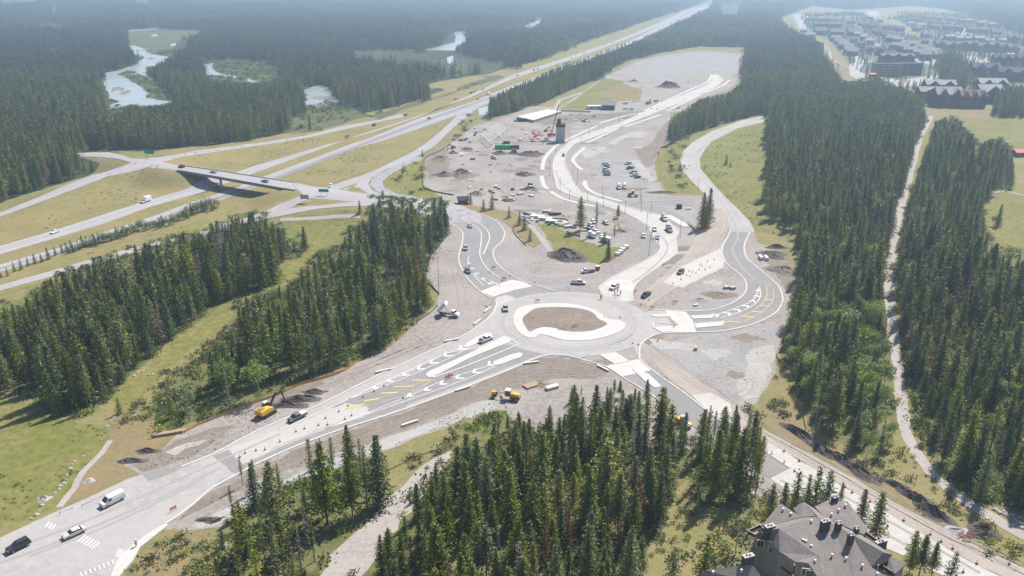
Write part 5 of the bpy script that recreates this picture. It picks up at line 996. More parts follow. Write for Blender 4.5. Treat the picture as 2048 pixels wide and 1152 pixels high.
for x, y, z in ((835, 185, 12.3), (905, 225, 12), (1090, 290, 14), (1395, 148, 13.2), (1335, 190, 12.9), (1270, 228, 12.8), (1088, 515, 11.4), (1275, 595, 10.3), (1400, 625, 10), (1548, 690, 9.5), (1122, 648, 10.3), (1680, 765, 8.2), (205, 750, 8.2), (460, 735, 8.6), (1015, 462, 12), (1038, 472, 11.9)):
    o = link('roof_vent', vme, rf); o.location = Z(f'{x},{y},{z}')[0]
def hwin(x, y, z, ang, w_=1.3, h_=1.4):
    p = Z(f'{x},{y},{z}')[0]; a_ = math.radians(ang); f = MB(); f.box((p[0], p[1], p[2]), (w_+.25, .12, h_+.25), a_); fo = f.build('window', M['white'], hs)
    for s_ in (-1, 1): q = MB(); q.box((p[0]+s_*w_*.25*math.cos(a_)+.05*math.sin(a_), p[1]+s_*w_*.25*math.sin(a_)-.05*math.cos(a_), p[2]), (w_*.45, .14, h_), a_); q.build('pane', M['glass'], fo)
for a in ((632, 480, 7.5, -10), (735, 540, 7, -48), (830, 590, 7.8, -38), (1037, 735, 8, -8), (1075, 752, 7.6, -8), (1700, 690, 8.6, 40)): hwin(*a)
def balcony(s, m='brick'):
    p = Z(s); n = len(p); mb = MB(); mb.add(p+[(q[0], q[1], q[2]-.25) for q in p], [tuple(range(n)), tuple(range(2*n-1, n-1, -1))]+[(i, n+i, n+(i+1) % n, (i+1) % n) for i in range(n)])
    o = mb.build('balcony', M['woodpale'], hs); r = MB()
    for i in range(n-1):
        a_, b_ = Vector(p[i]), Vector(p[i+1]); u = Vector((0, 0, 1.05)); r.tube(a_+u, b_+u, .06, .06, 4, 1); r.add([a_+Vector((0, 0, .1)), b_+Vector((0, 0, .1)), b_+u*.92, a_+u*.92], [(0, 1, 2, 3)], 0)
    r.build('railing', [M[m], M['white']], o)
balcony('585,440,5.8 515,400,5.8 625,345,5.8 660,390,5.8'); balcony('770,672,5.2 900,770,5.2 945,735,5.2 830,640,5.2'); balcony('1700,700,7 1800,765,6.8 1870,760,6.6 1770,700,7'); balcony('1560,400,6.5 1655,470,6.5 1750,520,6.5 1680,450,6.5')
mb = MB(); p = Z('885,735,5.3')[0]; mb.tube(p, (p[0]-.1, p[1]+.1, p[2]+2.3), .22, .08, 8); mb.build('folded_parasol', M['red'], hs)
# ---------------------------------------------------------------- vehicles
PAINT = {'white': (.75, .75, .75), 'silver': (.38, .4, .41), 'grey': (.13, .14, .16), 'dark': (.03, .033, .038), 'blue': (.1, .15, .2), 'red': (.4, .04, .04), 'tan': (.35, .28, .2), 'champagne': (.62, .59, .54), 'pale blue': (.3, .38, .42)}
PM = {k_: mat('paint_'+k_.replace(' ', '_'), [c], rough=.3, spec=.6, metal=.15 if k_ in ('silver', 'grey', 'champagne') else 0) for k_, c in PAINT.items()}
W_ME = {}
def wheel_me(r, w_):
    if (r, w_) not in W_ME:
        t = MB(); t.tube((0, -w_/2, 0), (0, w_/2, 0), r, r, 14); m_ = MB(); m_.tube((0, -w_/2-.015, 0), (0, w_/2+.015, 0), r*.58, r*.58, 10); W_ME[(r, w_)] = (t.mesh('tyre', [M['rubber']]), m_.mesh('rim', [M['metal']]))
    return W_ME[(r, w_)]
def wheels(t, xs, y, r=.34, w_=.24):
    a, b = wheel_me(r, w_)
    for x in xs:
        for s in (-1, 1):
            o = link('wheel', a, t); o.location = (x, s*y, r); q = link('rim', b, o)
def taper(mb, poly, w0, w1, mi=0):
    """side profile (x, z) whose width narrows with height"""
    zs = [p[1] for p in poly]; z0, z1 = min(zs), max(zs); n = len(poly); v = []
    for s in (-1, 1):
        for x, z in poly: f = (z-z0)/(z1-z0+1e-9); v.append((x, s*(w0+(w1-w0)*f)/2, z))
    mb.add(v, [tuple(range(n-1, -1, -1)), tuple(range(n, 2*n))]+[(i, (i+1) % n, n+(i+1) % n, n+i) for i in range(n)], mi)
def bevelled(mb, name, mats, parent, w_=.05):
    me = mb.mesh(name, mats); bm = bmesh.new(); bm.from_mesh(me); bmesh.ops.recalc_face_normals(bm, faces=bm.faces[:]); bmesh.ops.bevel(bm, geom=bm.edges[:], offset=w_, segments=1, affect='EDGES'); bm.to_mesh(me); bm.free(); return link(name, me, parent)
VCACHE = {}
SPEC = {  # length, width, lower body profile, cabin glass profile, roof profile, wheels x
 'sedan': (4.8, 1.84, '-2.35,.35 -2.4,.85 -1.6,1.0 -1.0,1.02 .9,1.0 2.1,.85 2.38,.6 2.3,.35', '-1.7,.98 -1.05,1.36 .25,1.38 1.1,.98', '-1.25,1.33 -1.0,1.44 .25,1.45 .5,1.34', (-1.4, 1.45)),
 'suv': (4.8, 1.94, '-2.3,.4 -2.35,1.05 -2.0,1.12 1.0,1.08 2.2,.98 2.38,.6 2.3,.4', '-2.25,1.05 -2.05,1.66 .35,1.66 1.15,1.05', '-2.1,1.64 -2.0,1.76 .2,1.77 .42,1.66', (-1.4, 1.45)),
 'pickup': (5.8, 1.98, '-2.85,.5 -2.88,1.12 -.75,1.14 .9,1.12 2.6,1.05 2.85,.7 2.8,.45', '-.8,1.1 -.6,1.76 1.0,1.78 1.75,1.1', '-.65,1.74 -.55,1.86 .85,1.88 1.08,1.76', (-1.75, 1.85)),
 'van': (5.7, 2.0, '-2.75,.4 -2.8,1.4 1.6,1.3 2.55,1.15 2.8,.8 2.75,.4', '-2.0,1.35 1.3,1.35 1.1,1.95 .9,2.0 -2.0,1.9', '-2.78,1.3 -2.72,2.15 1.0,2.2 1.9,1.3', (-1.75, 1.75))}
def make_vehicle(kind, color):
    key = (kind, color)
    if key in VCACHE: return dup(VCACHE[key])
    t = empty(kind if kind != 'box_truck' else 'box_truck', (0, 0, 0)); pm = PM[color]
    if kind in SPEC:
        L, W, lo, gl, rf_, wx = SPEC[kind]; mb = MB(); taper(mb, PL(lo), W, W*.97); 
        if kind == 'van': taper(mb, PL(rf_), W*.99, W*.84)
        bo = bevelled(mb, 'body', [pm], t)
        if kind == 'van':
            mb = MB(); mb.add([(1.95, -.86, 1.36), (1.95, .86, 1.36), (1.2, .78, 2.1), (1.2, -.78, 2.1)], [(0, 1, 2, 3)])
            for s in (-1, 1): mb.add([(.5, s*1.0, 1.38), (1.7, s*1.0, 1.38), (1.15, s*.935, 1.95), (.5, s*.935, 1.95)], [(0, 1, 2, 3)])
            mb.build('windows', [M['glass']], t)
        else:
            mb = MB(); taper(mb, PL(gl), W*.92, W*.74); mb.build('windows', [M['glass']], t)
            mb = MB(); taper(mb, PL(rf_), W*.77, W*.7); bevelled(mb, 'cabin_roof', [pm], t, .03)
            mb = MB(); zz = PL(gl)[1][1]
            for x in ((-.3,) if kind != 'suv' else (-.9, .1)):
                for s in (-1, 1): mb.tube((x, s*W*.46, 1.05), (x-.05, s*W*.375, zz), .05, .05, 4)
            mb.build('door_pillars', [pm], t)
        if kind == 'pickup': mb = MB(); mb.box((-1.85, 0, 1.15), (1.85, 1.6, .06)); mb.build('bed', [M['darkm']], t)
        wheels(t, wx, W/2-.12, .36 if kind != 'sedan' else .33)
        fx = L/2-.03; hm_ = MB(); hm_.box((0, 0, 0), (.1, .36, .16)); hme = hm_.mesh('headlight', [M['lamp']]); tm_ = MB(); tm_.box((0, 0, 0), (.08, .2, .26)); tme = tm_.mesh('tail_light', [M['red']])
        for s in (-1, 1):
            o = link('headlight', hme, t); o.location = (fx-.08, s*W*.34, .78); o = link('tail_light', tme, t); o.location = (-fx+.03, s*W*.42, .85)
        mb = MB(); mb.box((fx-.02, 0, .45), (.1, W*.85, .2)); mb.build('bumper', [M['darkm']], t)
    elif kind == 'box_truck':
        mb = MB(); mb.box((-.9, 0, 1.85), (4.6, 2.2, 2.3)); bevelled(mb, 'cargo_box', [pm], t); mb = MB(); taper(mb, PL('1.4,.5 1.4,1.9 1.9,2.1 2.5,2.05 3.0,1.3 3.6,1.15 3.7,.5'), 2.0, 1.8); bevelled(mb, 'cab', [pm], t)
        mb = MB(); mb.add([(3.02, -.8, 1.3), (3.02, .8, 1.3), (2.58, .75, 2.0), (2.58, -.75, 2.0)], [(0, 1, 2, 3)])
        for s in (-1, 1): mb.add([(1.8, s*1.0, 1.3), (2.8, s*1.0, 1.3), (2.45, s*.93, 1.95), (1.8, s*.93, 1.95)], [(0, 1, 2, 3)])
        mb.build('windows', [M['glass']], t); wheels(t, (-1.8, 2.6), .95, .42)
    elif kind in ('dump_truck', 'mixer_truck', 'water_truck', 'raised_dump_truck', 'flatbed_truck'):
        mb = MB(); taper(mb, PL('1.3,.7 1.3,2.7 2.6,2.75 2.95,1.8 4.2,1.6 4.4,.7'), 2.3, 2.0); bevelled(mb, 'cab', [pm], t)
        mb = MB(); mb.box((-.9, 0, .85), (6.4, .95, .35)); mb.build('chassis', [M['darkm']], t)
        mb = MB(); mb.add([(3.0, -.95, 1.8), (3.0, .95, 1.8), (2.68, .9, 2.6), (2.68, -.9, 2.6)], [(0, 1, 2, 3)])
        for s in (-1, 1): mb.add([(1.7, s*1.13, 1.75), (2.6, s*1.13, 1.75), (2.5, s*1.03, 2.5), (1.7, s*1.03, 2.5)], [(0, 1, 2, 3)])
        mb.build('windows', [M['glass']], t); wheels(t, (-3.2, -1.9, 3.2), .98, .5, .34)
        if 'dump' in kind:
            mb = MB(); a = math.radians(48 if kind[0] == 'r' else 0); hx, hz_ = -3.9, 1.15
            def Rr(x, y, z): return (hx+x*math.cos(a)-z*math.sin(a), y, hz_+x*math.sin(a)+z*math.cos(a))
            o_ = [(0, -1.2, 0), (4.9, -1.2, 0), (4.9, 1.2, 0), (0, 1.2, 0), (-.1, -1.25, 1.3), (5.2, -1.25, 1.45), (5.2, 1.25, 1.45), (-.1, 1.25, 1.3)]; i_ = [(.1, -1.1, .1), (4.8, -1.1, .1), (4.8, 1.1, .1), (.1, 1.1, .1), (0, -1.15, 1.3), (5.1, -1.15, 1.45), (5.1, 1.15, 1.45), (0, 1.15, 1.3)]
            v = [Rr(*p) for p in o_+i_]; mb.add(v, [(3, 2, 1, 0), (0, 1, 5, 4), (1, 2, 6, 5), (2, 3, 7, 6), (3, 0, 4, 7), (8, 9, 10, 11), (12, 13, 9, 8), (13, 14, 10, 9), (14, 15, 11, 10), (15, 12, 8, 11), (4, 5, 13, 12), (5, 6, 14, 13), (6, 7, 15, 14), (7, 4, 12, 15)])
            mb.build('dump_box', [pm if kind[0] == 'r' else M['metal']], t)
            if a: mb = MB(); mb.tube((.2, 0, 1.1), Rr(3.4, 0, 0), .14, .1, 8); mb.build('hoist', [M['metal']], t)
            else: mb = MB(); mb.box((-1.4, 0, 2.2), (4.6, 2, .5), 0, 0, .7); mb.build('load', [M['clay']], t)
        elif kind == 'mixer_truck':
            mb = MB(); mb.tube((-3.9, 0, 2.9), (-2.2, 0, 2.5), .6, 1.25, 14); mb.tube((-2.2, 0, 2.5), (-.4, 0, 2.2), 1.25, 1.15, 14); mb.tube((-.4, 0, 2.2), (.9, 0, 2.0), 1.15, .5, 14); mb.build('drum', [M['conc_old']], t, smooth=True)
            mb = MB(); mb.tube((-4.0, 0, 3.4), (-4.3, 0, 2.2), .5, .25, 6); mb.tube((-4.3, 0, 2.2), (-5.2, 0, 1.2), .2, .2, 6); mb.build('chute', [M['orange']], t)
        elif kind == 'water_truck':
            mb = MB(); mb.tube((-4.0, 0, 2.1), (.8, 0, 2.1), 1.15, 1.15, 14); mb.build('tank', [M['white']], t, smooth=False); mb = MB(); mb.box((-4.3, 0, .9), (.4, 2.1, .5)); mb.build('bumper', [M['darkm']], t)
        else: mb = MB(); mb.box((-1.6, 0, 1.2), (5, 2.4, .2)); mb.build('deck', [M['darkm']], t)
    elif kind == 'trailer':
        mb = MB(); mb.box((0, 0, 1.55), (6, 2.3, 2.2)); bevelled(mb, 'trailer_body', [pm], t); wheels(t, (-.5, .5), 1.1, .36)
        mb = MB(); mb.box((-.9, -1.17, 1.7), (.9, .06, 1.7)); mb.build('door', [M['metal']], t)
    VCACHE[key] = t; return t
def vehicle(kind, color, px, py, dx, dy, label, cat=None, group=None, z=.1, zz=None, s=1):
    if zz is None: x, y, h = g(px, py)
    else: x, y, h = at(px, py, zz)
    a = g(px+dx, py+dy) if zz is None else at(px+dx, py+dy, zz)
    t = make_vehicle(kind, color); t.location = (x, y, h+z+(.08 if 0 < h and zz is None else 0)); t.rotation_euler = (0, 0, math.atan2(a[1]-y, a[0]-x)); t.scale = (s, s, s)
    for k_ in ('group',):
        if k_ in t: del t[k_]
    tag(t, label, cat or {'suv': 'car', 'sedan': 'car', 'pickup': 'pickup truck', 'van': 'van'}.get(kind, 'truck'), group); return t
V = vehicle
V('pickup', 'grey', 595, 838, -20, 10, 'dark grey pickup with a white bed cover driving past the excavator')
t = VCACHE[('pickup', 'grey')]; mb = MB(); mb.box((-1.85, 0, 1.24), (1.95, 1.8, .1)); mb.build('bed_cover', [M['white']], t)
V('van', 'white', 226, 1006, -20, 10, 'white cargo van on the near left road', z=.14)
V('sedan', 'champagne', 149, 1070, -20, 9, 'silver beige sedan with a sunroof passing the zebra crossing', z=.14)
V('suv', 'dark', 38, 1097, -20, 10, 'black suv in the near left corner of the road', z=.14)
V('pickup', 'white', 972, 682, 20, -9, 'white pickup with an open bed entering the roundabout from the left leg')
mb = MB(); mb.box((-1.85, 0, 1.3), (1.0, 1.7, .5)); mb.build('toolbox', [M['metal']], VCACHE[('pickup', 'white')])
V('raised_dump_truck', 'white', 898, 632, 20, 3, 'white dump truck tipping its raised box on the left shoulder', 'dump truck', s=.92)
V('suv', 'silver', 1011, 620, 0, 10, 'pale small suv seen from the front in the left of the roundabout')
V('pickup', 'white', 1157, 568, 20, 1, 'white pickup with a canopy parked on the gravel above the roundabout')
V('flatbed_truck', 'white', 1176, 545, -20, 2, 'white flatbed truck towing a red box by the grassy island', s=.68)
V('pickup', 'white', 1229, 577, -16, 9, 'white pickup with open bed stopped at the boulevard crossing')
V('pickup', 'dark', 1292, 593, -14, 9, 'black pickup on the packed track beside the roundabout')
V('suv', 'grey', 1361, 547, -12, 9, 'dark grey suv on the pale concrete pad')
V('sedan', 'silver', 940, 454, 3, 6, 'silver car on the left approach near the hut'); V('suv', 'pale blue', 931, 499, -2, 10, 'pale blue suv on the left approach bend'); V('suv', 'blue', 935, 545, 5, 9, 'blue car beside the chevrons of the left approach')
V('suv', 'white', 1309, 461, 2, 10, 'white pickup truck inside the kerbed bay of the boulevard'); V('pickup', 'white', 1287, 474, 0, 10, 'white topped truck with black bed on the dark asphalt', s=.9); V('sedan', 'silver', 1315, 477, 0, 8, 'small silver car in the kerbed bay of the boulevard')
V('dump_truck', 'silver', 1338, 462, 10, 12, 'loaded grey dump truck on the boulevard behind the mixer', 'dump truck', s=.85); V('mixer_truck', 'white', 1328, 440, 12, 12, 'concrete mixer truck with an orange chute on the boulevard', 'concrete mixer', s=.85)
P_L = 'cars in the gravel car park'
for kd, c, px, py, lb in (('pickup', 'white', 1212, 330, 'white pickup, farthest in the left row of the gravel car park'), ('sedan', 'dark', 1213, 336, 'dark car, second from the far end of the left row of the gravel car park'), ('suv', 'white', 1212, 341, 'white suv in the middle of the left row of the gravel car park'), ('pickup', 'silver', 1213, 346, 'silver pickup next to the nearest car in the left row of the gravel car park'), ('sedan', 'grey', 1214, 351, 'dark green grey sedan, nearest in the left row of the gravel car park'),
  ('suv', 'silver', 1256, 329, 'grey suv, farthest in the right row of the gravel car park'), ('pickup', 'dark', 1260, 338, 'black pickup standing alone in the right row of the gravel car park'), ('suv', 'blue', 1266, 347, 'blue suv in the right row of the gravel car park'), ('pickup', 'white', 1268, 352, 'white pickup between the blue suv and the dark sedan'), ('sedan', 'dark', 1275, 356, 'dark sedan, nearest in the right row of the gravel car park')):
    V(kd, c, px, py, 20 if px < 1230 else -20, 1 if px < 1230 else 3, lb, group=P_L)
V('water_truck', 'white', 1238, 377, 3, 10, 'left of two white tank trucks side by side in the car park', 'tank truck', s=.85); V('water_truck', 'white', 1249, 376, 3, 10, 'right of two white tank trucks side by side in the car park', 'tank truck', s=.8)
for kd, c, px, py, dx, dy, lb in (('suv', 'white', 1155, 449, -4, 8, 'white suv left of the tall lone pine'), ('pickup', 'white', 1181, 452, 8, 8, 'white pickup right of the tall lone pine'), ('suv', 'white', 1187, 446, 8, 8, 'white suv behind the thin lone pine'), ('pickup', 'silver', 1211, 448, 16, 10, 'silver pickup standing apart on the storage yard'), ('pickup', 'dark', 1176, 461, 14, 4, 'dark pickup right behind the white trailer'),
  ('pickup', 'white', 1190, 465, 14, 6, 'white pickup beside the white trailer'), ('trailer', 'white', 1184, 474, 14, 8, 'long white enclosed trailer on the storage yard'), ('suv', 'white', 1208, 476, 20, 2, 'white suv nearest the two lone young spruces'), ('trailer', 'white', 1211, 484, 20, 4, 'low white trailer nearest the grassy island'), ('pickup', 'white', 1021, 402, 20, -1, 'white pickup with a dark flank at the left edge of the yard'),
  ('pickup', 'white', 1357, 217, -20, 4, 'white pickup alone on the gravel beside the far boulevard'), ('trailer', 'white', 1252, 208, 20, -3, 'white site trailer beyond the dark shed'), ('pickup', 'white', 1251, 219, 20, -1, 'white pickup, left of two above the boulevard'), ('suv', 'white', 1265, 219, 20, 2, 'white suv, right of two above the boulevard'), ('dump_truck', 'grey', 1297, 208, -20, 5, 'dark truck with a long load by the boulevard'), ('trailer', 'silver', 1312, 204, 20, -3, 'grey trailer behind the dark truck'),
  ('pickup', 'white', 1187, 234, -20, 3, 'white pickup left of the dark shed'), ('flatbed_truck', 'white', 932, 280, 12, -5, 'white and black flatbed truck by the left site fence'), ('pickup', 'grey', 1127, 312, -1, 10, 'grey machine truck on the middle of the boulevard'), ('flatbed_truck', 'white', 1035, 243, 20, 0, 'white flatbed parked below the white deck'), ('pickup', 'silver', 988, 318, 20, 4, 'small dark grey pickup on the open gravel')):
    V(kd, c, px, py, dx, dy, lb, 'trailer' if kd == 'trailer' else None, s=.9 if kd != 'flatbed_truck' else .75)
# cars on the highway and the overpass
for kd, c, px, py, sg, lb in (('sedan', 'white', 110, 466, -1, 'white car at the left end of the far carriageway'), ('box_truck', 'white', 293, 404, -1, 'white box truck on the far carriageway left of the overpass'), ('sedan', 'red', 694, 274, -1, 'red car on the far carriageway above the overpass'), ('suv', 'dark', 748, 252, -1, 'dark car between the red car and the blue grey suv'), ('suv', 'blue', 811, 232, -1, 'blue grey suv with a pale front on the far carriageway'),
  ('suv', 'silver', 859, 238, 1, 'silver suv alone on the near carriageway'), ('sedan', 'grey', 911, 199, -1, 'grey car following two others at the bog meadow'), ('suv', 'dark', 942, 187, -1, 'dark suv, first of a close pair at the bog meadow'), ('sedan', 'grey', 949, 184, -1, 'grey sedan, second of a close pair at the bog meadow'), ('sedan', 'red', 956, 199, 1, 'reddish car behind the white truck on the near carriageway'), ('box_truck', 'white', 978, 190, 1, 'white truck where the ramp joins the highway'), ('sedan', 'silver', 966, 179, -1, 'pale car in front of the pair at the bog meadow'),
  ('sedan', 'dark', 1035, 152, -1, 'dark car on the highway left of the site pines'), ('suv', 'grey', 1068, 141, -1, 'grey suv on the far carriageway, first of two'), ('sedan', 'grey', 1076, 139, -1, 'grey car on the far carriageway, second of two'), ('sedan', 'dark', 1098, 146, 1, 'dark car behind the white lorry on the near carriageway'), ('box_truck', 'white', 1121, 137, 1, 'white lorry on the highway beside the site pines'), ('sedan', 'silver', 1143, 116, -1, 'silver car high on the far carriageway'), ('sedan', 'grey', 1176, 118, 1, 'grey car high on the near carriageway'),
  ('suv', 'silver', 1168, 107, -1, 'silver suv high on the far carriageway'), ('sedan', 'dark', 1192, 111, 1, 'dark sedan high on the near carriageway'), ('suv', 'red', 1209, 91, -1, 'red suv high on the far carriageway'), ('sedan', 'grey', 1225, 86, -1, 'grey sedan following the red suv'), ('box_truck', 'white', 1257, 72, -1, 'white truck far up the highway'), ('sedan', 'silver', 1228, 99, 1, 'silver car far up the near carriageway'), ('box_truck', 'silver', 1350, 41, 1, 'pale truck where the highway meets the far wood'), ('sedan', 'dark', 1365, 23, -1, 'dark car at the very far end of the highway')):
    V(kd, c, px, py, 20*sg, -7.5*sg, lb, group='vehicles driving on the highway')
V('suv', 'dark', 363, 335, -20, -4, 'dark suv at the left end of the overpass', zz=7.24, z=0); V('sedan', 'silver', 427, 345.5, -20, -4, 'silver car near the middle of the overpass', zz=7.24, z=0); V('sedan', 'grey', 530, 364, -20, -4, 'dark grey car at the right end of the overpass', zz=7.24, z=0); V('suv', 'white', 661, 375, -20, 7, 'white minivan at the junction right of the overpass')
for kd, c, px, py, lb in (('sedan', 'white', 1966, 113, 'white car, left of three parked in the town'), ('sedan', 'white', 1970, 117, 'white car, middle of three parked in the town'), ('sedan', 'white', 1976, 121, 'white car, right of three parked in the town'), ('suv', 'white', 1935, 110, 'white suv parked apart near the grove in the town'), ('suv', 'dark', 1736, 126, 'dark suv on the bend of the town road'), ('suv', 'dark', 1871, 160, 'dark suv on the town road above the lodge'), ('sedan', 'grey', 1853, 163, 'grey car on the town road above the lodge'), ('sedan', 'silver', 1857, 156, 'silver car on the town road by the building site'), ('sedan', 'silver', 1744, 70, 'silver car on the far stretch of the town street'), ('sedan', 'dark', 1752, 84, 'dark car on the near stretch of the town street')):
    V(kd, c, px, py, 20, -6, lb)
# red box towed by the flatbed
t = empty('equipment_box', (*g(1195, 540)[:2], .05), .2); tag(t, 'small red equipment box on wheels behind the white flatbed truck', 'trailer'); mb = MB(); mb.box((0, 0, 1.1), (1.9, 1.5, 1.3)); bevelled(mb, 'housing', [M['red']], t); mb = MB(); mb.box((0, 0, 1.8), (1.95, 1.55, .1)); mb.build('lid', [M['white']], t); wheels(t, (0,), .85, .34)
# ---------------------------------------------------------------- machines
def excavator(px, py, dx, dy, label, s=1, m='yel'):
    x, y, h = g(px, py); a = g(px+dx, py+dy); t = empty('excavator', (x, y, .05), math.atan2(a[1]-y, a[0]-x)); t.scale = (s, s, s); tag(t, label, 'excavator')
    for sy in (-1, 1):
        mb = MB(); mb.prism(PL('-2.1,.35 -1.8,0 1.8,0 2.1,.35 1.8,.85 -1.8,.85'), sy*1.25-.3, sy*1.25+.3); mb.build('track', M['darkm'], t)
    mb = MB(); mb.box((0, 0, .75), (2.2, 2, .5)); mb.build('undercarriage', M['darkm'], t)
    mb = MB(); taper(mb, PL('-2.7,1.0 -2.75,2.2 -.4,2.3 1.2,1.9 1.3,1.0'), 2.7, 2.5); bo = bevelled(mb, 'house', [M[m]], t, .08)
    mb = MB(); mb.box((-1.7, 0, 2.32), (1.3, 1.5, .14)); mb.build('engine_cover', M['metal'], t)
    mb = MB(); taper(mb, PL('.0,1.8 .0,3.0 1.2,3.0 1.6,1.8'), 1.0, .95); cab = mb.build('cab', M['glass'], t); cab.location = (0, .8, 0); mb = MB(); mb.box((.6, .8, 3.05), (1.35, 1.1, .1)); mb.build('cab_roof', M['conc'], t)
    mb = MB(); mb.tube((.9, -.2, 1.7), (3.2, -.2, 4.4), .32, .3, 4); mb.tube((3.2, -.2, 4.4), (5.6, -.2, 4.0), .3, .22, 4); mb.build('boom', M['darkm'], t)
    mb = MB(); mb.tube((5.3, -.2, 4.4), (6.1, -.2, 1.3), .24, .16, 4); mb.build('stick', M['darkm'], t)
    mb = MB(); mb.prism(PL('5.7,1.3 6.5,1.2 6.7,.3 6.1,-.05 5.5,.35'), -.75, .35); mb.build('bucket', M['darkm'], t)
    mb = MB(); mb.tube((1.3, -.2, 1.6), (2.9, -.2, 3.5), .1, .08, 6); mb.build('hydraulic_cylinder', M['metal'], t); return t
excavator(534, 829, 20, -12, 'yellow excavator with a black arm digging the dark soil bank', 1.12)
excavator(1168, 244, 20, 2, 'yellow excavator working below the white deck office', .8); excavator(906, 297, -20, 4, 'orange yellow excavator in the far left corner of the yard', .8, 'yel'); excavator(1092, 263, 20, -3, 'red lattice machine beside the concrete core', .7, 'red')
excavator(1131, 442, -10, -4, 'small brown excavator among the stored timber', .55, 'wood'); excavator(1009, 401, 16, 4, 'small yellow excavator beside the roadside pines', .5)
def grader(px, py, dx, dy, label, s=1):
    x, y, h = g(px, py); a = g(px+dx, py+dy); t = empty('road_grader', (x, y, .05), math.atan2(a[1]-y, a[0]-x)); t.scale = (s, s, s); tag(t, label, 'road grader')
    mb = MB(); taper(mb, PL('-3.9,1.1 -3.9,2.1 -1.2,2.3 -1.0,1.0'), 1.7, 1.4); bevelled(mb, 'engine_housing', [M['yel']], t); mb = MB(); taper(mb, PL('-1.1,1.2 -1.0,3.0 .3,3.0 .5,1.2'), 1.5, 1.4); mb.build('cab', M['glass'], t); mb = MB(); mb.box((-.35, 0, 3.1), (1.8, 1.9, .16)); mb.build('cab_roof', M['conc'], t)
    mb = MB(); mb.tube((.3, 0, 1.7), (2.2, 0, 2.1), .22, .22, 4); mb.tube((2.2, 0, 2.1), (4.2, 0, 1.5), .22, .2, 4); mb.box((4.1, 0, 1.5), (.9, 1.1, .9)); mb.build('frame', M['yel'], t)
    mb = MB(); mb.box((1.5, 0, .5), (.12, 3.4, .6), .5); mb.build('blade', M['metal'], t); wheels(t, (-3.2, -1.7), .95, .66, .4); wheels(t, (3.9,), .95, .62, .36); return t
grader(1014, 798, -20, -3, 'yellow road grader parked on the pale gravel above the near wood')
def roller(px, py, dx, dy, label, s=1, m='orange'):
    x, y, h = g(px, py); a = g(px+dx, py+dy); t = empty('road_roller', (x, y, .05), math.atan2(a[1]-y, a[0]-x)); t.scale = (s, s, s); tag(t, label, 'roller')
    mb = MB(); mb.tube((1.6, -1, .75), (1.6, 1, .75), .75, .75, 16); mb.build('drum', M['metal'], t); mb = MB(); taper(mb, PL('-2.4,.6 -2.4,1.7 -.6,1.8 -.5,.6'), 1.7, 1.5); bevelled(mb, 'body', [M[m]], t); mb = MB(); mb.box((.2, 0, 1.0), (2.2, .5, .3)); mb.box((1.6, 0, 1.2), (1.9, 2.2, .2)); mb.build('frame', M[m], t)
    mb = MB(); taper(mb, PL('-.7,1.2 -.7,2.7 .4,2.7 .4,1.2'), 1.4, 1.3); mb.build('cab', M['glass'], t); mb = MB(); mb.box((-.15, 0, 2.8), (1.4, 1.6, .14)); mb.build('cab_roof', M['conc'], t); wheels(t, (-1.6,), .85, .7, .45)
roller(1266, 393, 20, 1, 'rusty orange roller parked at the near edge of the gravel car park', 1.2, 'wood'); roller(1366, 851, 16, 10, 'orange yellow roller half hidden by the pines at the new asphalt', 1, 'yel')
# mobile crane: lattice boom
t = empty('crane', (*g(1103, 272)[:2], 0)); tag(t, 'mobile crane with a thin lattice boom rising beside the concrete core', 'crane')
mb = MB(); mb.box((0, 0, 1.4), (6, 2.6, 1.6)); mb.build('carrier', M['red'], t); mb = MB(); top = Vector(rel(t, [at(1117.5, 209, 27)])[0])*1.0; b0 = Vector((0, 0, 2.2)); u = (top-b0).normalized()
for ox, oy in ((-.5, 0), (.5, 0), (0, .5)): mb.tube(b0+Vector((ox, oy, 0)), top+Vector((ox*.3, oy*.3, 0)), .13, .1, 4)
for i in range(16):
    f, f2 = i/16, (i+1)/16; mb.tube(b0.lerp(top, f)+Vector((-.45, 0, 0)), b0.lerp(top, f2)+Vector((.45, 0, 0)), .06, .06, 3)
mb.build('boom', M['darkm'], t); wheels(t, (-2, -.8, .8, 2), 1.2, .55, .35)
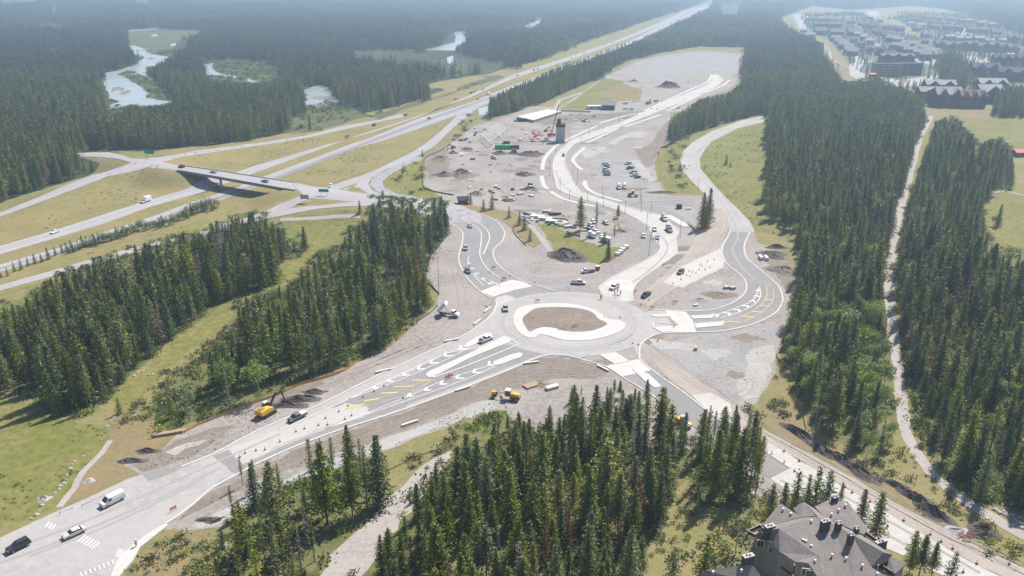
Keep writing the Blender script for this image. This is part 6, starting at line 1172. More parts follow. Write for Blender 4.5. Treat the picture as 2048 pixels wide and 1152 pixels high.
# ---------------------------------------------------------------- masts, cones, barriers, fences
mb = MB(); mb.tube((0, 0, 0), (0, 0, 1), .11, .07, 8); POLE = mb.mesh('pole', [M['darkm']])
mb = MB(); mb.tube((0, 0, 0), (0, 0, .5), .28, .24, 8); BASE = mb.mesh('base', [M['conc_old']]); mb = MB(); mb.box((.35, 0, 0), (.75, .25, .1)); HEAD = mb.mesh('lamp_head', [M['darkm']])
def lamp(px, py, hgt, label, arms=1, rz=0, thin=1, group='dark lamp posts along the new boulevard'):
    x, y, h = g(px, py); t = empty('street_lamp', (x, y, h), rz); tag(t, label, 'lamp post', group); p = link('pole', POLE, t); p.scale = (thin, thin, hgt); link('base', BASE, t)
    for i in range(arms): a = link('lamp_head', HEAD, t); a.location = (0, 0, hgt-.05); a.rotation_euler = (0, 0, math.pi*i)
for i, (x, y, hh, where) in enumerate(((1112, 306, 8, 'left of the boulevard curve, farthest of three'), (1099, 352, 9.5, 'beside the white walk at the left of the curve'), (1120, 385, 8.5, 'on the left kerb below the boulevard curve'), (1146, 348, 6.5, 'in the verge right of the boulevard curve'), (1154, 369, 9.5, 'opposite the lower bend of the boulevard'), (1139, 398, 5, 'between the walk and the boulevard kerb'), (1175, 401, 5, 'on the far kerb above the lone pine'), (1204, 397, 7, 'above the walk by the tank trucks, left one'), (1207, 414, 8, 'near the two small site trees on the kerb'),
  (1250, 427, 6.5, 'on the near kerb left of the truck bay'), (1280, 405, 7.5, 'beside the roller, farther of two'), (1282, 424, 9, 'in front of the roller, nearer of two'), (1302, 427, 5.5, 'above the mixer truck on the verge'), (1293, 459, 8.5, 'left of the kerbed truck bay'), (1360, 474, 9, 'right of the dump truck on the walk'), (1298, 511, 9.5, 'on the dark asphalt near the boulevard mouth'), (1396, 379, 6, 'at the old road bend by the twin spruces'), (1178, 272, 6, 'on the left kerb far up the boulevard'), (1162, 290, 7, 'on the right verge far up the boulevard'), (1205, 262, 6, 'near the pale puddled gravel far up the boulevard'), (1237, 247, 6.5, 'where the far walks begin'), (1275, 232, 6.5, 'half way up the far boulevard'), (1324, 208, 6.5, 'below the big dark mound'), (1366, 190, 7, 'near the far end of the boulevard'), (1376, 172, 6, 'last before the boulevard ends'))):
    lamp(x, y, hh, 'dark lamp post '+where, 1+(i % 2), rnd.uniform(0, 6))
lamp(878, 590, 15.5, 'very tall thin dark post at the wood edge left of the roundabout', 0, 0, .8, None)
t = empty('street_lamp', (*g(1631, 846)[:2], 0), .3); tag(t, 'pale steel lamp post with two curved arms standing among the trees', 'lamp post'); mb = MB(); mb.tube((0, 0, 0), (0, 0, 10.5), .12, .08, 8); mb.build('pole', M['conc_old'], t)
for z_ in (10.4, 8.6): mb = MB(); mb.tube((0, 0, z_), (-1.1, 0, z_+.3), .06, .05, 6); mb.tube((-1.1, 0, z_+.3), (-1.9, 0, z_), .05, .05, 6); mb.build('arm', M['conc_old'], t)
mb = MB(); mb.box((0, 0, .04), (.5, .5, .08)); CB = mb.mesh('base', [M['rubber']]); mb = MB(); mb.tube((0, 0, .06), (0, 0, 1.05), .085, .05, 8); CT_ = mb.mesh('tube', [M['orange']]); mb = MB(); mb.tube((0, 0, .75), (0, 0, .92), .075, .07, 8); CW = mb.mesh('reflective_band', [M['white']])
def cone(px, py, label, group, raw=False):
    x, y = (px, py) if raw else g(px, py)[:2]; t = empty('traffic_cone', (x, y, .12), 0); tag(t, label, 'traffic cone', group); link('base', CB, t); link('tube', CT_, t); link('reflective_band', CW, t)
GC1 = 'orange delineators along the near right road'
for i, (x, y) in enumerate(((1543, 909), (1568, 903), (1598, 923), (1568, 926), (1589, 943), (1642, 949), (1704, 986), (1740, 1004), (1775, 1053), (1807, 1042), (1837, 1087), (1882, 1084), (1926, 1145), (1953, 1128), (2018, 1129))): cone(x, y, 'orange and white delineator on the pale road behind the big house', GC1)
for x, y in ((1690, 975), (1660, 958), (1860, 1070), (1905, 1098), (1520, 893), (1484, 868), (1455, 846), (1425, 826)): cone(x, y, 'orange delineator at the edge of the packed track', 'delineators by the packed track')
for x, y in ((696, 812), (678, 824), (651, 837), (655, 850), (703, 832), (690, 839), (637, 851), (609, 858), (748, 784), (726, 795), (806, 797), (768, 773), (592, 864), (560, 884), (530, 900), (512, 902), (490, 907), (480, 915)): cone(x, y, 'orange delineator on the dusty lanes of the left leg', 'delineators on the left leg')
for x, y in ((1367, 549), (1373, 551), (1380, 553), (1385, 545), (1392, 547), (1398, 540), (1404, 533), (1410, 540), (1378, 543), (1400, 530), (1415, 524), (1362, 559), (1346, 568), (1420, 535), (1428, 520)): cone(x, y, 'small orange delineator scattered round the pale concrete pad', 'delineators on the concrete pad')
for x, y in ((1265, 688), (1277, 690), (1240, 636), (1208, 637), (1281, 611), (1298, 601), (1070, 566), (1020, 552), (980, 545), (1004, 562)): cone(x, y, 'orange delineator at the rim of the roundabout', 'delineators round the roundabout')
# red and white barricades, orange signs
def barricade(px, py, rz, label, m='orange', w_=1.6, n=2):
    t = empty('barricade', (*g(px, py)[:2], .1), rz); tag(t, label, 'barricade'); mb = MB()
    for s in (-1, 1): mb.tube((s*w_*.42, -.3, 0), (s*w_*.42, 0, 1.15), .04); mb.tube((s*w_*.42, .3, 0), (s*w_*.42, 0, 1.15), .04)
    mb.build('legs', M['metal'], t)
    for i in range(n): mb = MB(); mb.box((0, -.06, 1.0-.42*i), (w_, .05, .26)); mb.build('board', M[m], t)
for x, y, rz, lb in ((1304, 618, .3, 'orange barricade at the mouth of the right leg'), (1270, 585, .8, 'orange sign on the verge by the boulevard crossing'), (1233, 595, 0, 'orange sign in the little boulevard island'), (1326, 532, .6, 'orange sign on the boulevard kerb'), (1350, 607, .2, 'dark red cone stand on the rough gravel of the right triangle'), (1316, 682, 1.2, 'orange striped barricade at the right corner of the roundabout'), (1149, 655, .4, 'small orange sign in the central island'), (895, 758, .3, 'pair of red barricades on the hatched lane of the left leg'), (901, 755, .1, 'second red barricade just right of its twin on the left leg'), (1075, 604, 0, 'orange sign by the little wedge island'), (987, 538, 0, 'red cone stand beside the left approach kerb'), (1008, 560, 0, 'red cone stand before the left crossing'),
  (1921, 1072, .5, 'red and white barricade lying by the white rock heap'), (1933, 1080, -.4, 'second red barricade beside the white rock heap'), (347, 1022, .9, 'red sign standing at the kerb of the near road'), (1122, 659, 0, 'white lattice barrier piece in the central island')): barricade(x, y, rz, lb, 'white' if 'white lattice' in lb else 'red' if 'red' in lb else 'orange')
def fence(name, s, hgt, m, label, cat='fence', post='wood', step=3.0, gap=0):
    P = smooth([g(*q)[:2] for q in PL(s)], False, 4); x0, y0 = P[0]; t = empty(name, (x0, y0, 0)); tag(t, label, cat); mb = MB()
    for a, b in zip(P, P[1:]):
        z0 = float(H(*a)); z1 = float(H(*b)); nz = rnd.uniform(.8, 1)
        mb.add([(a[0]-x0, a[1]-y0, z0+gap), (b[0]-x0, b[1]-y0, z1+gap), (b[0]-x0, b[1]-y0, z1+hgt*nz), (a[0]-x0, a[1]-y0, z0+hgt*nz)], [(0, 1, 2, 3)])
    mb.build('netting' if gap == 0 else 'rail', M[m], t); pm_ = MB(); acc = 0; pm_.tube((0, 0, 0), (0, 0, hgt+.2), .06, .06, 4)
    for a, b in zip(P, P[1:]):
        L = math.hypot(b[0]-a[0], b[1]-a[1]); acc += L
        if acc > step: acc = 0; pm_.tube((b[0]-x0, b[1]-y0, float(H(*b))), (b[0]-x0, b[1]-y0, float(H(*b))+hgt+.2), .06, .06, 4)
    pm_.build('posts', M[post], t); return t
ON = 'orange netting fence '
fence('netting_fence', '365,868 400,850 440,834 512,806 560,789 600,770 640,759', .8, 'orangenet', ON+'behind the excavator along the left wood'); fence('netting_fence', '640,759 680,746 700,736 737,711 760,704 774,696 790,684 812,664', .8, 'orangenet', ON+'at the wood edge left of the roundabout')
fence('netting_fence', '1612,860 1605,830 1597,810 1583,790 1592,765 1592,750 1578,735 1558,720 1553,710 1560,690', .55, 'orangenet', ON+'winding along the right wood edge'); fence('netting_fence', '540,1028 562,1012 590,1003', .6, 'orangenet', ON+'between the thin pines near the track')
fence('netting_fence', '770,945 800,930 830,915 860,905 885,897', .35, 'orangenet', ON+'lying as a pale line across the grass beside the track'); fence('netting_fence', '1088,858 1096,848 1102,862 1092,872', .6, 'orangenet', ON+'looped behind the first pines of the near wood'); fence('netting_fence', '1375,448 1390,460 1402,464 1420,458', 1.0, 'orangenet', ON+'round the foot of the twin spruces')
fence('netting_fence', '1207,520 1215,525 1226,519 1237,511', 1.0, 'orangenet', ON+'at the near tip of the grassy island'); fence('netting_fence', '1133,466 1145,470 1160,474', 1.2, 'orangenet', ON+'beside the lone pine trunks'); fence('netting_fence', '1309,312 1318,306 1316,318', 1.2, 'orangenet', ON+'on the slope below the small spruces'); fence('netting_fence', '1695,0 1560,560 1617,562', .5, 'orangenet', ON+'behind the dark bank') if 0 else None
fence('silt_fence', '897,470 880,490 862,513 855,535 852,558 865,575 878,588', .7, 'siltf', 'black silt fence along the dirt shoulder left of the roundabout'); fence('silt_fence', '900,290 875,305 848,320 846,370 862,382 907,391', .8, 'siltf', 'black silt fence round the green corner beside the riprap'); fence('silt_fence', '820,650 840,640 862,625 876,612', .6, 'siltf', 'black silt fence at the corner of the left wood'); fence('silt_fence', '1060,448 1045,440 1032,446 1026,462 1040,480 1052,492', .5, 'siltf', 'black silt fence beside the roadside pines')
fence('silt_fence', '1531,868 1600,905 1640,928 1700,962 1760,1000 1830,1040 1900,1078 1960,1104 2048,1150', .18, 'siltf', 'low black silt edging along the far side of the brown track'); fence('wire_fence', '540,440 590,432 640,428 700,425 740,424', 1.2, 'metal', 'thin wire fence on posts across the grass below the ramps', step=4, gap=1.1)
fence('rail_fence', '120,1031 148,1022', 1.0, 'wood', 'short timber rail fence beside the near left road', step=5, gap=.75); fence('rail_fence', '165,1015 215,992', .7, 'wood', 'broken timber rails lying beside the white van', step=6, gap=.5)
fence('guard_rail', '380,396 410,386 440,380 480,374', .8, 'metal', 'steel guard rail in the median under the overpass', 'guard rail', 'metal', gap=.45); fence('guard_rail', '150,303 200,303 240,308 262,313 300,316 330,312', .9, 'metal', 'steel guard rail round the left junction', 'guard rail', 'metal', gap=.5)
# green direction sign, road signs
for x, y, w_, hh, m, lb in ((300, 314, 7, 2.6, 'signgreen', 'wide green direction sign facing the left junction'), (648, 392, 5.5, 1.6, 'signgreen', 'green direction sign on the island below the overpass road'), (610, 406, 4.5, 2.2, 'metal', 'grey back of a sign beside the lower ramp')):
    x_, y_, z_ = g(x, y); t = empty('road_sign', (x_, y_, z_)); tag(t, lb, 'road sign'); mb = MB(); mb.box((0, 0, 2.2+hh/2), (w_, .12, hh), -.1); mb.build('panel', M[m], t); mb = MB()
    for s in (-1, 1): mb.tube((s*w_*.35, .15, 0), (s*w_*.35, .15, 2.2+hh), .08)
    mb.build('posts', M['metal'], t)
# ---------------------------------------------------------------- heaps, containers, stores
def heap(px, py, rx, ry, hgt, m, label, cat='soil heap', name='soil_heap', seed=0, rz=0):
    x, y, z_ = g(px, py); r = random.Random(seed+int(px)); mb = MB(); n = 22; R = 7; mb.v.append((0, 0, hgt)); pk = [(r.uniform(-.5, .5)*rx, r.uniform(-.4, .4)*ry, r.uniform(.5, 1)) for _ in range(4)]
    mb.v = []
    for i in range(R+1):
        for j in range(n):
            f = i/R; a = 2*math.pi*j/n; q = 1+.16*math.sin(3*a+px)+.1*math.sin(5*a+py); X, Y = rx*f*q*math.cos(a), ry*f*q*math.sin(a)
            e = max(math.exp(-(((X-p[0])/rx)**2+((Y-p[1])/ry)**2)*4)*p[2] for p in pk); zz = hgt*(e*(1-f**2)+(1-f)*.25)*r.uniform(.68, 1.25); mb.v.append((X, Y, zz if i < R else -.1))
    for i in range(R):
        for j in range(n): a, b = i*n+j, i*n+(j+1) % n; mb.f.append((a, a+n, b+n, b)); mb.m.append(0)
    o = mb.build(name, M[m], loc=(x, y, z_)); o.rotation_euler = (0, 0, rz); tag(o, label, cat); return o
_a, _b = at(1600, 868), at(1866, 1026); BANKA = math.atan2(_b[1]-_a[1], _b[0]-_a[0])
for i, (x, y, rx, ry, hh, m, lb) in enumerate(((1338, 174, 15, 13, 5.5, 'clay', 'big dark soil mound far up the works'), (1267, 163, 8, 7, 2.2, 'brown', 'brown soil heap left of the big dark mound'), (907, 306, 4, 5, 1.8, 'clay', 'dark heap in the left corner of the works'), (1000, 307, 7, 6, 2, 'clay', 'dark heap in front of the green container'), (1027, 307, 5, 5, 2, 'clay', 'round dark heap right of the green container'), (1061, 309, 11, 9, 2.4, 'clay', 'widest dark heap between container and boulevard'),
  (921, 343, 4.5, 6, 2, 'clay', 'dark heap on the grey mound near the left fence'), (930, 352, 9, 11, 3, 'brown', 'grey brown mound near the left fence'), (1050, 349, 7, 6, 2, 'clay', 'dark heap left of the boulevard curve'), (1062, 380, 6, 5, 2.2, 'clay', 'dark heap beside the white walk'), (1131, 512, 9, 8, 3, 'clay', 'dark soil heap on the grassy island'), (1155, 520, 6, 4, 1.2, 'clay', 'low dark soil beside the heap on the grassy island'), (935, 299, 5, 4, 1.2, 'clay', 'flat dark heap near the flatbed'), (1240, 463, 4, 3, 1, 'brown', 'small brown heap at the narrow grass strip'),
  (955, 390, 6, 4, 2, 'dirt', 'pale gravel heap by the dark hut'), (1065, 384, 9, 5, 1.6, 'rock', 'white gravel heap left of the lower boulevard'), (575, 810, 7, 2.6, 1.3, 'clay', 'dug dark soil bank right of the excavator, nearer part'), (600, 798, 7, 2.4, 1.3, 'clay', 'dug dark soil bank right of the excavator, middle part'), (628, 785, 4.5, 1.8, 1, 'clay', 'dug dark soil bank right of the excavator, far end'), (266, 922, 4.5, 1.6, .9, 'clay', 'dark root heap at the left end of the shoulder'), (296, 903, 4, 1.5, .9, 'clay', 'small dark root heap behind the shoulder'),
  (1600, 868, 7.4, 2.2, 1.4, 'brush2', 'dark brush bank along the brown track, upper part'), (1645, 900, 7.4, 2.2, 1.4, 'brush2', 'dark brush bank along the brown track, second part'), (1680, 918, 7.4, 2.2, 1.4, 'brush2', 'dark brush bank along the brown track, third part'), (1720, 945, 7.4, 2.5, 1.4, 'brush2', 'dark brush bank along the brown track, fourth part'), (1800, 975, 4.9, 2.0, 1.2, 'brush2', 'dark brush heap below the bright grass, upper one'), (1838, 1000, 5.7, 2.2, 1.4, 'brush2', 'dark brush heap below the bright grass, middle one'), (1866, 1026, 6.1, 2.5, 1.5, 'brush2', 'dark brush heap below the bright grass, biggest one'), (1964, 1065, 4, 3.5, 1.8, 'clay', 'round brown brush heap right of the barricades'),
  (1912, 1062, 3.4, 1.9, .7, 'rock', 'white rock heap by the barricades'), (178, 962, 1.5, 1.5, .5, 'rock', 'pale rock heap inside the curved footpath'), (88, 998, 1.8, 1.6, .5, 'rock', 'pale rock heap beside the row of white stones'), (1545, 510, 7, 7, 1.6, 'clay', 'dark dug bank right of the right leg'), (1570, 540, 8, 8, 1.8, 'brown', 'brown dug bank at the right wood edge'), (1555, 495, 6, 3, 1.4, 'clay', 'black bank where the right wood begins'), (1440, 590, 9, 5, .7, 'brown', 'flattened brown heap inside the right triangle'), (1400, 600, 7, 4, .6, 'dirt2', 'low grey heap inside the right triangle'),
  (880, 320, 8, 10, 2.5, 'brown', 'brown bank inside the black fence corner'), (885, 350, 7, 7, 2, 'clay', 'dark bank below the brown one in the fence corner'), (1320, 385, 10, 3, 1, 'clay', 'dark dug edge right of the roller'), (1190, 300, 5, 3, .8, 'rock', 'white stone patch heap right of the boulevard'), (1082, 770, 4, 2.5, .5, 'brown', 'tiny brown mound behind the near wood'), (1089, 283, 6, 4, 1.3, 'clay', 'dark heap at the foot of the concrete core'), (420, 1040, 3.5, 1.6, .5, 'clay', 'broken dark soil at the near left kerb'))):
    heap(x, y, rx, ry, hh, 'clay' if m == 'brush2' else m, lb, 'rock heap' if m == 'rock' else 'soil heap', 'rock_heap' if m == 'rock' else 'soil_heap', i, BANKA if m == 'brush2' else 0)
def boxthing(name, px, py, d, rz, m, label, cat, z=0, lid=None):
    x, y, h = g(px, py); t = empty(name, (x, y, h+.04), rz); tag(t, label, cat); mb = MB(); mb.box((0, 0, d[2]/2+z), d); bevelled(mb, 'body', [M[m]], t, min(d)*.06)
    mb = MB(); mb.box((0, 0, d[2]+z+.04), (d[0]*1.02, d[1]*1.02, .08)); mb.build('lid', M[lid or m], t); return t
boxthing('container', 1006, 298, (11.5, 2.6, 2.9), 0, 'cgreen', 'bright green shipping container in the middle of the works', 'container', lid='cgreen2')
for a in (('container', 1030, 298, (6, 2.4, 2.6), .1, 'darkm', 'dark container right of the green one', 'container'), ('container', 1013, 289, (5, 2.4, 2.4), 0, 'darkm', 'dark container behind the green one', 'container'), ('container', 1045, 243, (8, 2.4, 2.5), 0, 'darkm', 'dark container below the white deck', 'container'), ('portable_toilet', 1358, 417, (2.6, 2.2, 2.2), .1, 'darkm', 'dark box with a pale lid on the grey gravel', 'box'), ('concrete_block', 1377, 419, (2.2, 1.2, .7), .3, 'white', 'white block left of the twin spruces', 'block'),
   ('concrete_block', 1453, 577, (2.2, 1.6, .9), .3, 'conc_old', 'left concrete box inside the right triangle', 'block'), ('concrete_block', 1465, 578, (2.2, 1.6, .9), .3, 'conc_old', 'right concrete box inside the right triangle', 'block'), ('concrete_block', 1391, 612, (1.6, .8, .6), .4, 'white', 'small white block inside the right triangle', 'block'), ('tank', 1521, 518, (1.2, 4, 1.4), 0, 'white', 'left white tank on the dug bank', 'tank'), ('tank', 1532, 519, (1.2, 4, 1.4), 0, 'white', 'right white tank on the dug bank', 'tank'),
   ('timber_stack', 1110, 428, (7, 2.5, 1.2), -.2, 'wood', 'brown timber stack on the storage yard', 'timber stack'), ('timber_stack', 1095, 424, (5, 2.5, 1), .3, 'conc_old', 'grey form stack at the back of the storage yard', 'stack'), ('stack', 1075, 436, (7, 3, 1.3), -.3, 'white', 'white wrapped bundle, left one on the storage yard', 'bundle'), ('stack', 1090, 440, (7, 3, 1.3), -.3, 'white', 'white wrapped bundle, middle one on the storage yard', 'bundle'), ('stack', 1103, 445, (6, 3, 1.2), -.3, 'white', 'white wrapped bundle, right one on the storage yard', 'bundle'),
   ('stack', 1120, 450, (5, 2.4, 1), -.3, 'conc_old', 'grey bundle left of the orange netting', 'bundle'), ('stack', 1136, 455, (4, 2, 1), .3, 'conc', 'pale pallet left of the white suv', 'pallet'), ('stack', 1108, 430, (4, 2, 1), .1, 'darkm', 'dark pallet behind the white bundles', 'pallet'), ('timber_stack', 340, 868, (8, 1.3, .6), .35, 'wood', 'reddish timber planks stacked at the wood edge', 'timber stack'),
   ('bag', 1252, 497, (2, 2, 1.4), .3, 'white', 'white bulk bag, farthest of the row round the grassy island', 'bulk bag'), ('bag', 1246, 502, (2, 2, 1.4), .8, 'white', 'white bulk bag, second of the row round the grassy island', 'bulk bag'), ('bag', 1241, 507, (2, 2, 1.4), .3, 'white', 'white bulk bag, third of the row round the grassy island', 'bulk bag'), ('bag', 1235, 511, (2, 2, 1.3), .5, 'white', 'white bulk bag, nearest of the row round the grassy island', 'bulk bag'),
   ('pallet_stack', 1062, 772, (4.5, 2.6, .4), .6, 'wood', 'yellowish plank mat lying on the grey gravel behind the near wood', 'mat'), ('pipe', 1104, 777, (4, 1.6, .8), .5, 'white', 'white slab beside the yellow mat', 'slab'), ('site_box', 1391, 700, (1, 1, 1), 0, 'yellow', 'small yellow box on the wide gravel right of the roundabout', 'box'), ('bench', 447, 1095, (1.4, 1, 1), 0, 'conc', 'white topped box beside the near pines', 'box'), ('sorter', 1300, 205, (3, 1, 1), 0, 'yel', 'yellow machine part by the dark truck', 'machine')): boxthing(*a)
cl = random.Random(9)
for zx0, zx1, zy0, zy1, n_, where in ((1045, 1165, 424, 462, 34, 'of the storage yard'), (1060, 1112, 254, 284, 26, 'around the crane'), (900, 1060, 250, 345, 30, 'in the far left yard'), (1125, 1260, 225, 245, 10, 'below the dark shed'), (930, 1075, 360, 402, 22, 'behind the roadside pines'), (1240, 1320, 200, 222, 8, 'beside the far boulevard')):
    for i in range(n_):
        m_, cn_ = cl.choice([('white', 'white'), ('conc_old', 'grey'), ('darkm', 'dark'), ('wood', 'brown'), ('red', 'red') if 'crane' in where else ('white', 'white'), ('stone', 'grey')])
        px, py = cl.uniform(zx0, zx1), cl.uniform(zy0, zy1)
        if 'storage' in where: py = 424+(px-1045)*.26+cl.uniform(-3, 12)
        boxthing('material_bundle', px, py, (cl.uniform(1.2, 4), cl.uniform(.8, 1.6), cl.uniform(.3, 1.1)), cl.uniform(0, 3), m_, f'{cn_} bundle of building material strewn in the clutter {where}', 'material bundle')['group'] = f'{cn_} bundles {where}'
# new kerb stones waiting beside the road
for x, y, rz in ((767, 743, .5), (903, 682, .4), (926, 779, .6), (1063, 727, .25), (1206, 738, -.9), (975, 621, 1.1), (955, 645, 1.1), (820, 848, .6)): boxthing('kerb_stone', x, y, (5, .6, .5), rz, 'white', 'long white kerb stone lying beside the road edge', 'kerb stone')['group'] = 'loose kerb stones'
# boulders
bm = bmesh.new(); bmesh.ops.create_icosphere(bm, subdivisions=2, radius=1); r_ = random.Random(5)
for v in bm.verts: v.co *= r_.uniform(.75, 1.15); v.co.z *= .65
BME = bpy.data.meshes.new('boulder'); bm.to_mesh(BME); bm.free(); BME.materials.append(M['rock'])
def boulders(pts, sc, label, group):
    for x, y in pts:
        o = link('boulder', BME); o.location = g(x, y); s = sc*r_.uniform(.6, 1.3); o.scale = (s*r_.uniform(.8, 1.3), s, s); o.rotation_euler = (0, 0, r_.uniform(0, 6)); tag(o, label, 'boulder', group)
boulders([(207, 870), (203, 880), (176, 908), (166, 913), (149, 923), (145, 929), (140, 938), (135, 951), (133, 960), (128, 967), (121, 972), (118, 978), (110, 986), (84, 1011), (79, 1022), (73, 1030), (63, 1038)], .5, 'pale boulder in the row beside the grassy footpath', 'boulders lining the footpath')
boulders([(258, 824), (268, 832), (225, 838), (222, 843), (215, 853), (213, 858), (228, 835)], .5, 'white boulder on the dry slope below the left wood', 'boulders on the dry slope'); boulders([(276, 745), (285, 743), (295, 745), (305, 748), (268, 752), (298, 750)], .5, 'white stone at the mouth of the cutline', 'stones at the cutline mouth')
boulders([(1105, 612), (1215, 650), (1190, 632), (1196, 638), (1172, 624), (1205, 656), (1065, 622), (1058, 628)], .35, 'small loose rock at the rim of the central island', 'rocks in the central island'); boulders([(985, 605), (980, 610), (988, 600), (975, 613), (990, 598)], .7, 'dark rock beside the kerb at the left of the roundabout', 'rocks at the left kerb')
boulders([(1990, 1020), (2000, 1026), (2012, 1030), (2020, 1036), (2030, 1040), (2038, 1046), (2008, 1022), (2024, 1030), (2040, 1036), (2044, 1056), (2030, 1050)], .6, 'pale rock in the patch above the trail end', 'rocks above the trail end')
# ---------------------------------------------------------------- people
def person(px, py, shirt, label, pose=0, rz=0):
    x, y, h = g(px, py); t = empty('person', (x, y, h+.12), rz); tag(t, label, 'person'); me = bpy.data.meshes.new('body')
    V_ = [((0, 0, .98), .17), ((0, .0, 1.2), .17), ((0, 0, 1.42), .19), ((0, 0, 1.52), .07), ((0, 0, 1.62), .1), ((0, 0, 1.76), .085), ((.2, 0, 1.42), .07), ((.28, .04, 1.14), .055), ((.27, .16 if pose else .06, .92), .045), ((-.2, 0, 1.42), .07), ((-.28, .04, 1.14), .055), ((-.27, .1, .92), .045),
          ((.1, 0, .92), .11), ((.12, .06 if pose else .02, .5), .08), ((.12, -.02, .08), .055), ((.12, .12, .03), .05), ((-.1, 0, .92), .11), ((-.12, -.04, .5), .08), ((-.12, -.08, .08), .055), ((-.12, .06, .03), .05)]
    me.from_pydata([v for v, _ in V_], [(0, 1), (1, 2), (2, 3), (3, 4), (4, 5), (2, 6), (6, 7), (7, 8), (2, 9), (9, 10), (10, 11), (0, 12), (12, 13), (13, 14), (14, 15), (0, 16), (16, 17), (17, 18), (18, 19)], []); o = link('body', me, t); me.materials.append(M['cloth'])
    sm = o.modifiers.new('skin', 'SKIN'); me.skin_vertices or me.skin_vertices.new() if hasattr(me.skin_vertices, 'new') else None
    if me.skin_vertices:
        for sv, (_, r) in zip(me.skin_vertices[0].data, V_): sv.radius = (r, r)
        me.skin_vertices[0].data[0].use_root = True
    o.modifiers.new('sub', 'SUBSURF').render_levels = 1
    mb = MB(); mb.prism([(-.22, 1.0), (-.24, 1.45), (.24, 1.45), (.22, 1.0)], -.17, .17); bevelled(mb, 'vest', [M[shirt]], t, .05); mb = MB(); mb.tube((0, 0, 1.72), (0, 0, 1.86), .14, .08, 8); mb.tube((0, .03, 1.71), (0, .03, 1.74), .17, .16, 8); mb.build('helmet', M['white'], t)
for a in ((1201, 599, 'orange', 'worker in an orange vest, left one of two in the road', 1, .5), (1204, 598, 'yel', 'worker in a yellow vest, right one of two in the road', 0, 1), (1229, 589, 'yel', 'worker beside the white pickup at the crossing', 0, 2), (1235, 585, 'orange', 'worker in dark clothes behind the white pickup at the crossing', 1, 0), (1241, 590, 'orange', 'worker right of the little island sign', 0, 2.5),
          (1302, 481, 'orange', 'worker at the left kerb of the truck bay, left one', 0, 1), (1306, 482, 'yel', 'worker at the left kerb of the truck bay, right one', 1, 2), (273, 1094, 'pale', 'pedestrian in pale clothes on the near sidewalk', 0, 0)): person(*a)
# ---------------------------------------------------------------- young and lone trees
def lone(kind, px, py, hh, label, cat, group=None): x, y, z_ = g(px, py); plant(kind, x, y, hh, rnd.uniform(0, 6), label, cat, group)
for kd, x, y, hh, lb in (('spruce_tree', 760, 1012, 19, 'tall dark full spruce standing out left of the gravel track'), ('pine_tree', 1161, 462, 17, 'tall lone pine in the storage yard'), ('thin_pine_tree', 1192, 470, 16.5, 'thin lone pine with bare trunk in the storage yard'), ('spruce_tree', 1404, 456, 18, 'left of the twin dark spruces beside the old road'), ('spruce_tree', 1416, 452, 19, 'right of the twin dark spruces beside the old road'), ('spruce_tree', 1410, 460, 14, 'shorter dark spruce in front of the twin spruces'), ('spruce_tree', 1216, 519, 9, 'dark young spruce at the near tip of the grassy island'), ('thin_pine_tree', 1228, 486, 9, 'small thin pine at the back of the grassy island'), ('pine_tree', 1236, 436, 7, 'small pale pine at the top of the narrow grass strip'),
  ('young_spruce', 1039, 450, 7, 'green young spruce, left of three by the silt fence'), ('young_spruce', 1049, 460, 8, 'green young spruce, middle of three by the silt fence'), ('young_spruce', 1060, 482, 6, 'bushy young spruce, nearest of three by the silt fence'), ('young_spruce', 984, 418, 8, 'green young spruce beside the small dark hut'), ('young_spruce', 967, 422, 6, 'thin reddish young conifer right of the small dark hut'), ('young_spruce', 941, 408, 6, 'young spruce touching the small dark hut'), ('young_spruce', 1018, 436, 6, 'young spruce between the hut and the silt fence trio'), ('young_spruce', 1208, 489, 6, 'small spruce beside the low white trailer'),
  ('young_spruce', 240, 828, 5, 'small lone dark spruce on the dry slope'), ('spruce_tree', 1995, 452, 11, 'lone rounded tree on the sports meadow'), ('aspen_tree', 1985, 452, 6, 'low bush at the foot of the lone meadow tree'), ('young_spruce', 1452, 330, 7, 'lone dark spruce on the grassy hillside'), ('young_spruce', 1461, 334, 4, 'small bush beside the lone hillside spruce'), ('spruce_tree', 610, 500, 11, 'rounded spruce at the tip of the left wood'), ('spruce_tree', 720, 428, 7, 'small round spruce standing alone above the cutline wood'), ('young_spruce', 590, 505, 6, 'small spruce at the tip of the left wood'), ('young_spruce', 845, 313, 5, 'lone young spruce beside the far ramp'), ('leafy_sapling', 808, 352, 7, 'dark bush on the green corner by the riprap'), ('spruce_tree', 620, 262, 12, 'dark lone spruce left of the far ramp')):
    lone(kd, x, y, hh, lb, 'tree')
MED = 'young trees along the highway median'
BX = [0, 32, 130, 185, 215, 275, 337, 400, 436]; BY = [557, 543, 506, 490, 483, 463, 450, 424, 416]
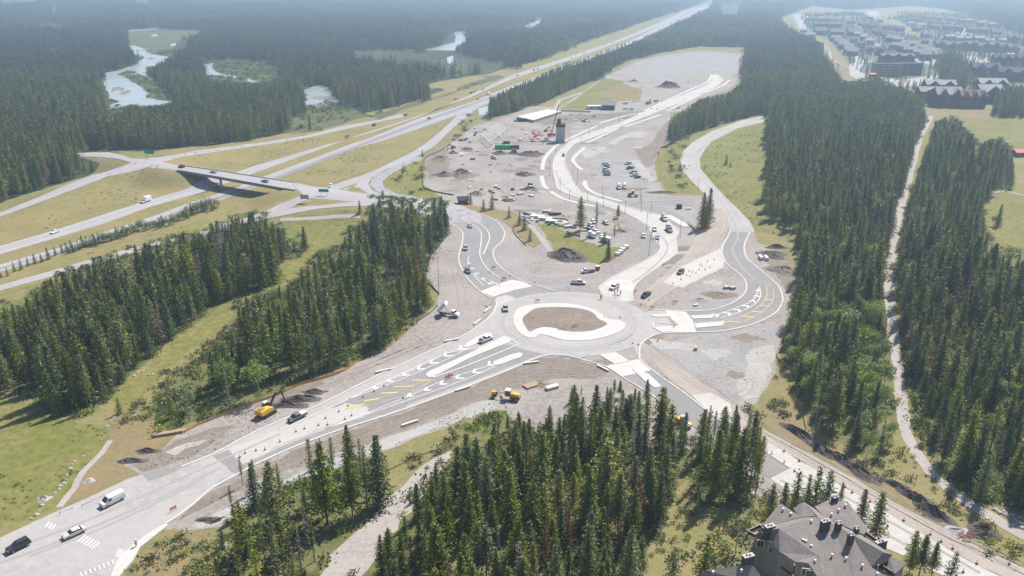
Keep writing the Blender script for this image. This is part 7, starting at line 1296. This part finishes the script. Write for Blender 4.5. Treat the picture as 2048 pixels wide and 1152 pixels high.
for i in range(96):
    f = i/95; x = 2+432*f; y = float(np.interp(x, BX, BY))+rnd.uniform(-3, 4)
    if f < .3 and i % 3: continue
    kd = 'young_spruce' if f < .45 or rnd.random() < .1 else 'leafy_sapling'; sz = rnd.uniform(3.4, 5.4) if f < .45 else rnd.uniform(3.8, 5.6)*(1.35 if f > .85 else 1)
    lone(kd, x, y, sz, 'small dark spruce in the thin row on the highway bank' if kd[0] == 'y' else 'bright leafy sapling in the dense row on the highway bank', 'young tree', MED+(' (spruces)' if kd[0] == 'y' else ' (leafy)'))
for x, y, hh, lb in ((1591, 1010, 9, 'dark spruce at the left behind the big house'), (1614, 1001, 7, 'small spruce, second from the left behind the big house'), (1630, 1003, 9.5, 'tallest spruce behind the big house ridge'), (1653, 1000, 8, 'spruce at the right behind the big house ridge')): lone('young_spruce', x, y, hh, lb, 'spruce')
for kd, x, y, hh, lb in (('larch_tree', 1681, 1000, 5, 'pale shrub tree at the right behind the big house'), ('larch_tree', 1723, 1038, 8, 'light green larch near the right roof edge'), ('larch_tree', 1748, 1078, 12, 'light green larch on the kerb right of the big house'), ('pine_tree', 1818, 1146, 10.5, 'round topped pine, left of three at the near right road'), ('pine_tree', 1838, 1150, 10, 'round topped pine, middle of three at the near right road'), ('pine_tree', 1862, 1152, 8.5, 'round topped pine, right of three at the near right road'), ('young_spruce', 1900, 1160, 7, 'small spruce at the bottom edge of the near right road'), ('larch_tree', 1525, 1148, 9, 'bright bush in front of the house balcony'), ('leafy_sapling', 1470, 1110, 10, 'leafy tree left of the house balcony'), ('young_spruce', 1408, 1150, 10, 'dark spruce left of the near small roof'), ('young_spruce', 1345, 1160, 8, 'young spruce in the gap below the near wood'), ('larch_tree', 1537, 1060, 12, 'thin larch like tree left of the big house'), ('larch_tree', 1563, 1040, 10, 'slim pine between the road and the big house')):
    lone(kd, x, y, hh, lb, 'tree')
# ---------------------------------------------------------------- haze
hz = MB(); hz.box((0, 9000, 60.5), (24000, 19000, 123)); 
hm = bpy.data.materials.new('haze'); hm.use_nodes = True; hn = hm.node_tree; hn.nodes.remove(hn.nodes['Principled BSDF'])
pv = hn.nodes.new('ShaderNodeVolumePrincipled'); pv.inputs['Color'].default_value = (.6, .8, 1, 1); pv.inputs['Density'].default_value = .00025; pv.inputs['Anisotropy'].default_value = .33
hn.links.new(pv.outputs[0], hn.nodes['Material Output'].inputs['Volume'])
ho = hz.build('haze', hm); tag(ho, 'thin pale haze over the valley', 'haze', kind='stuff')
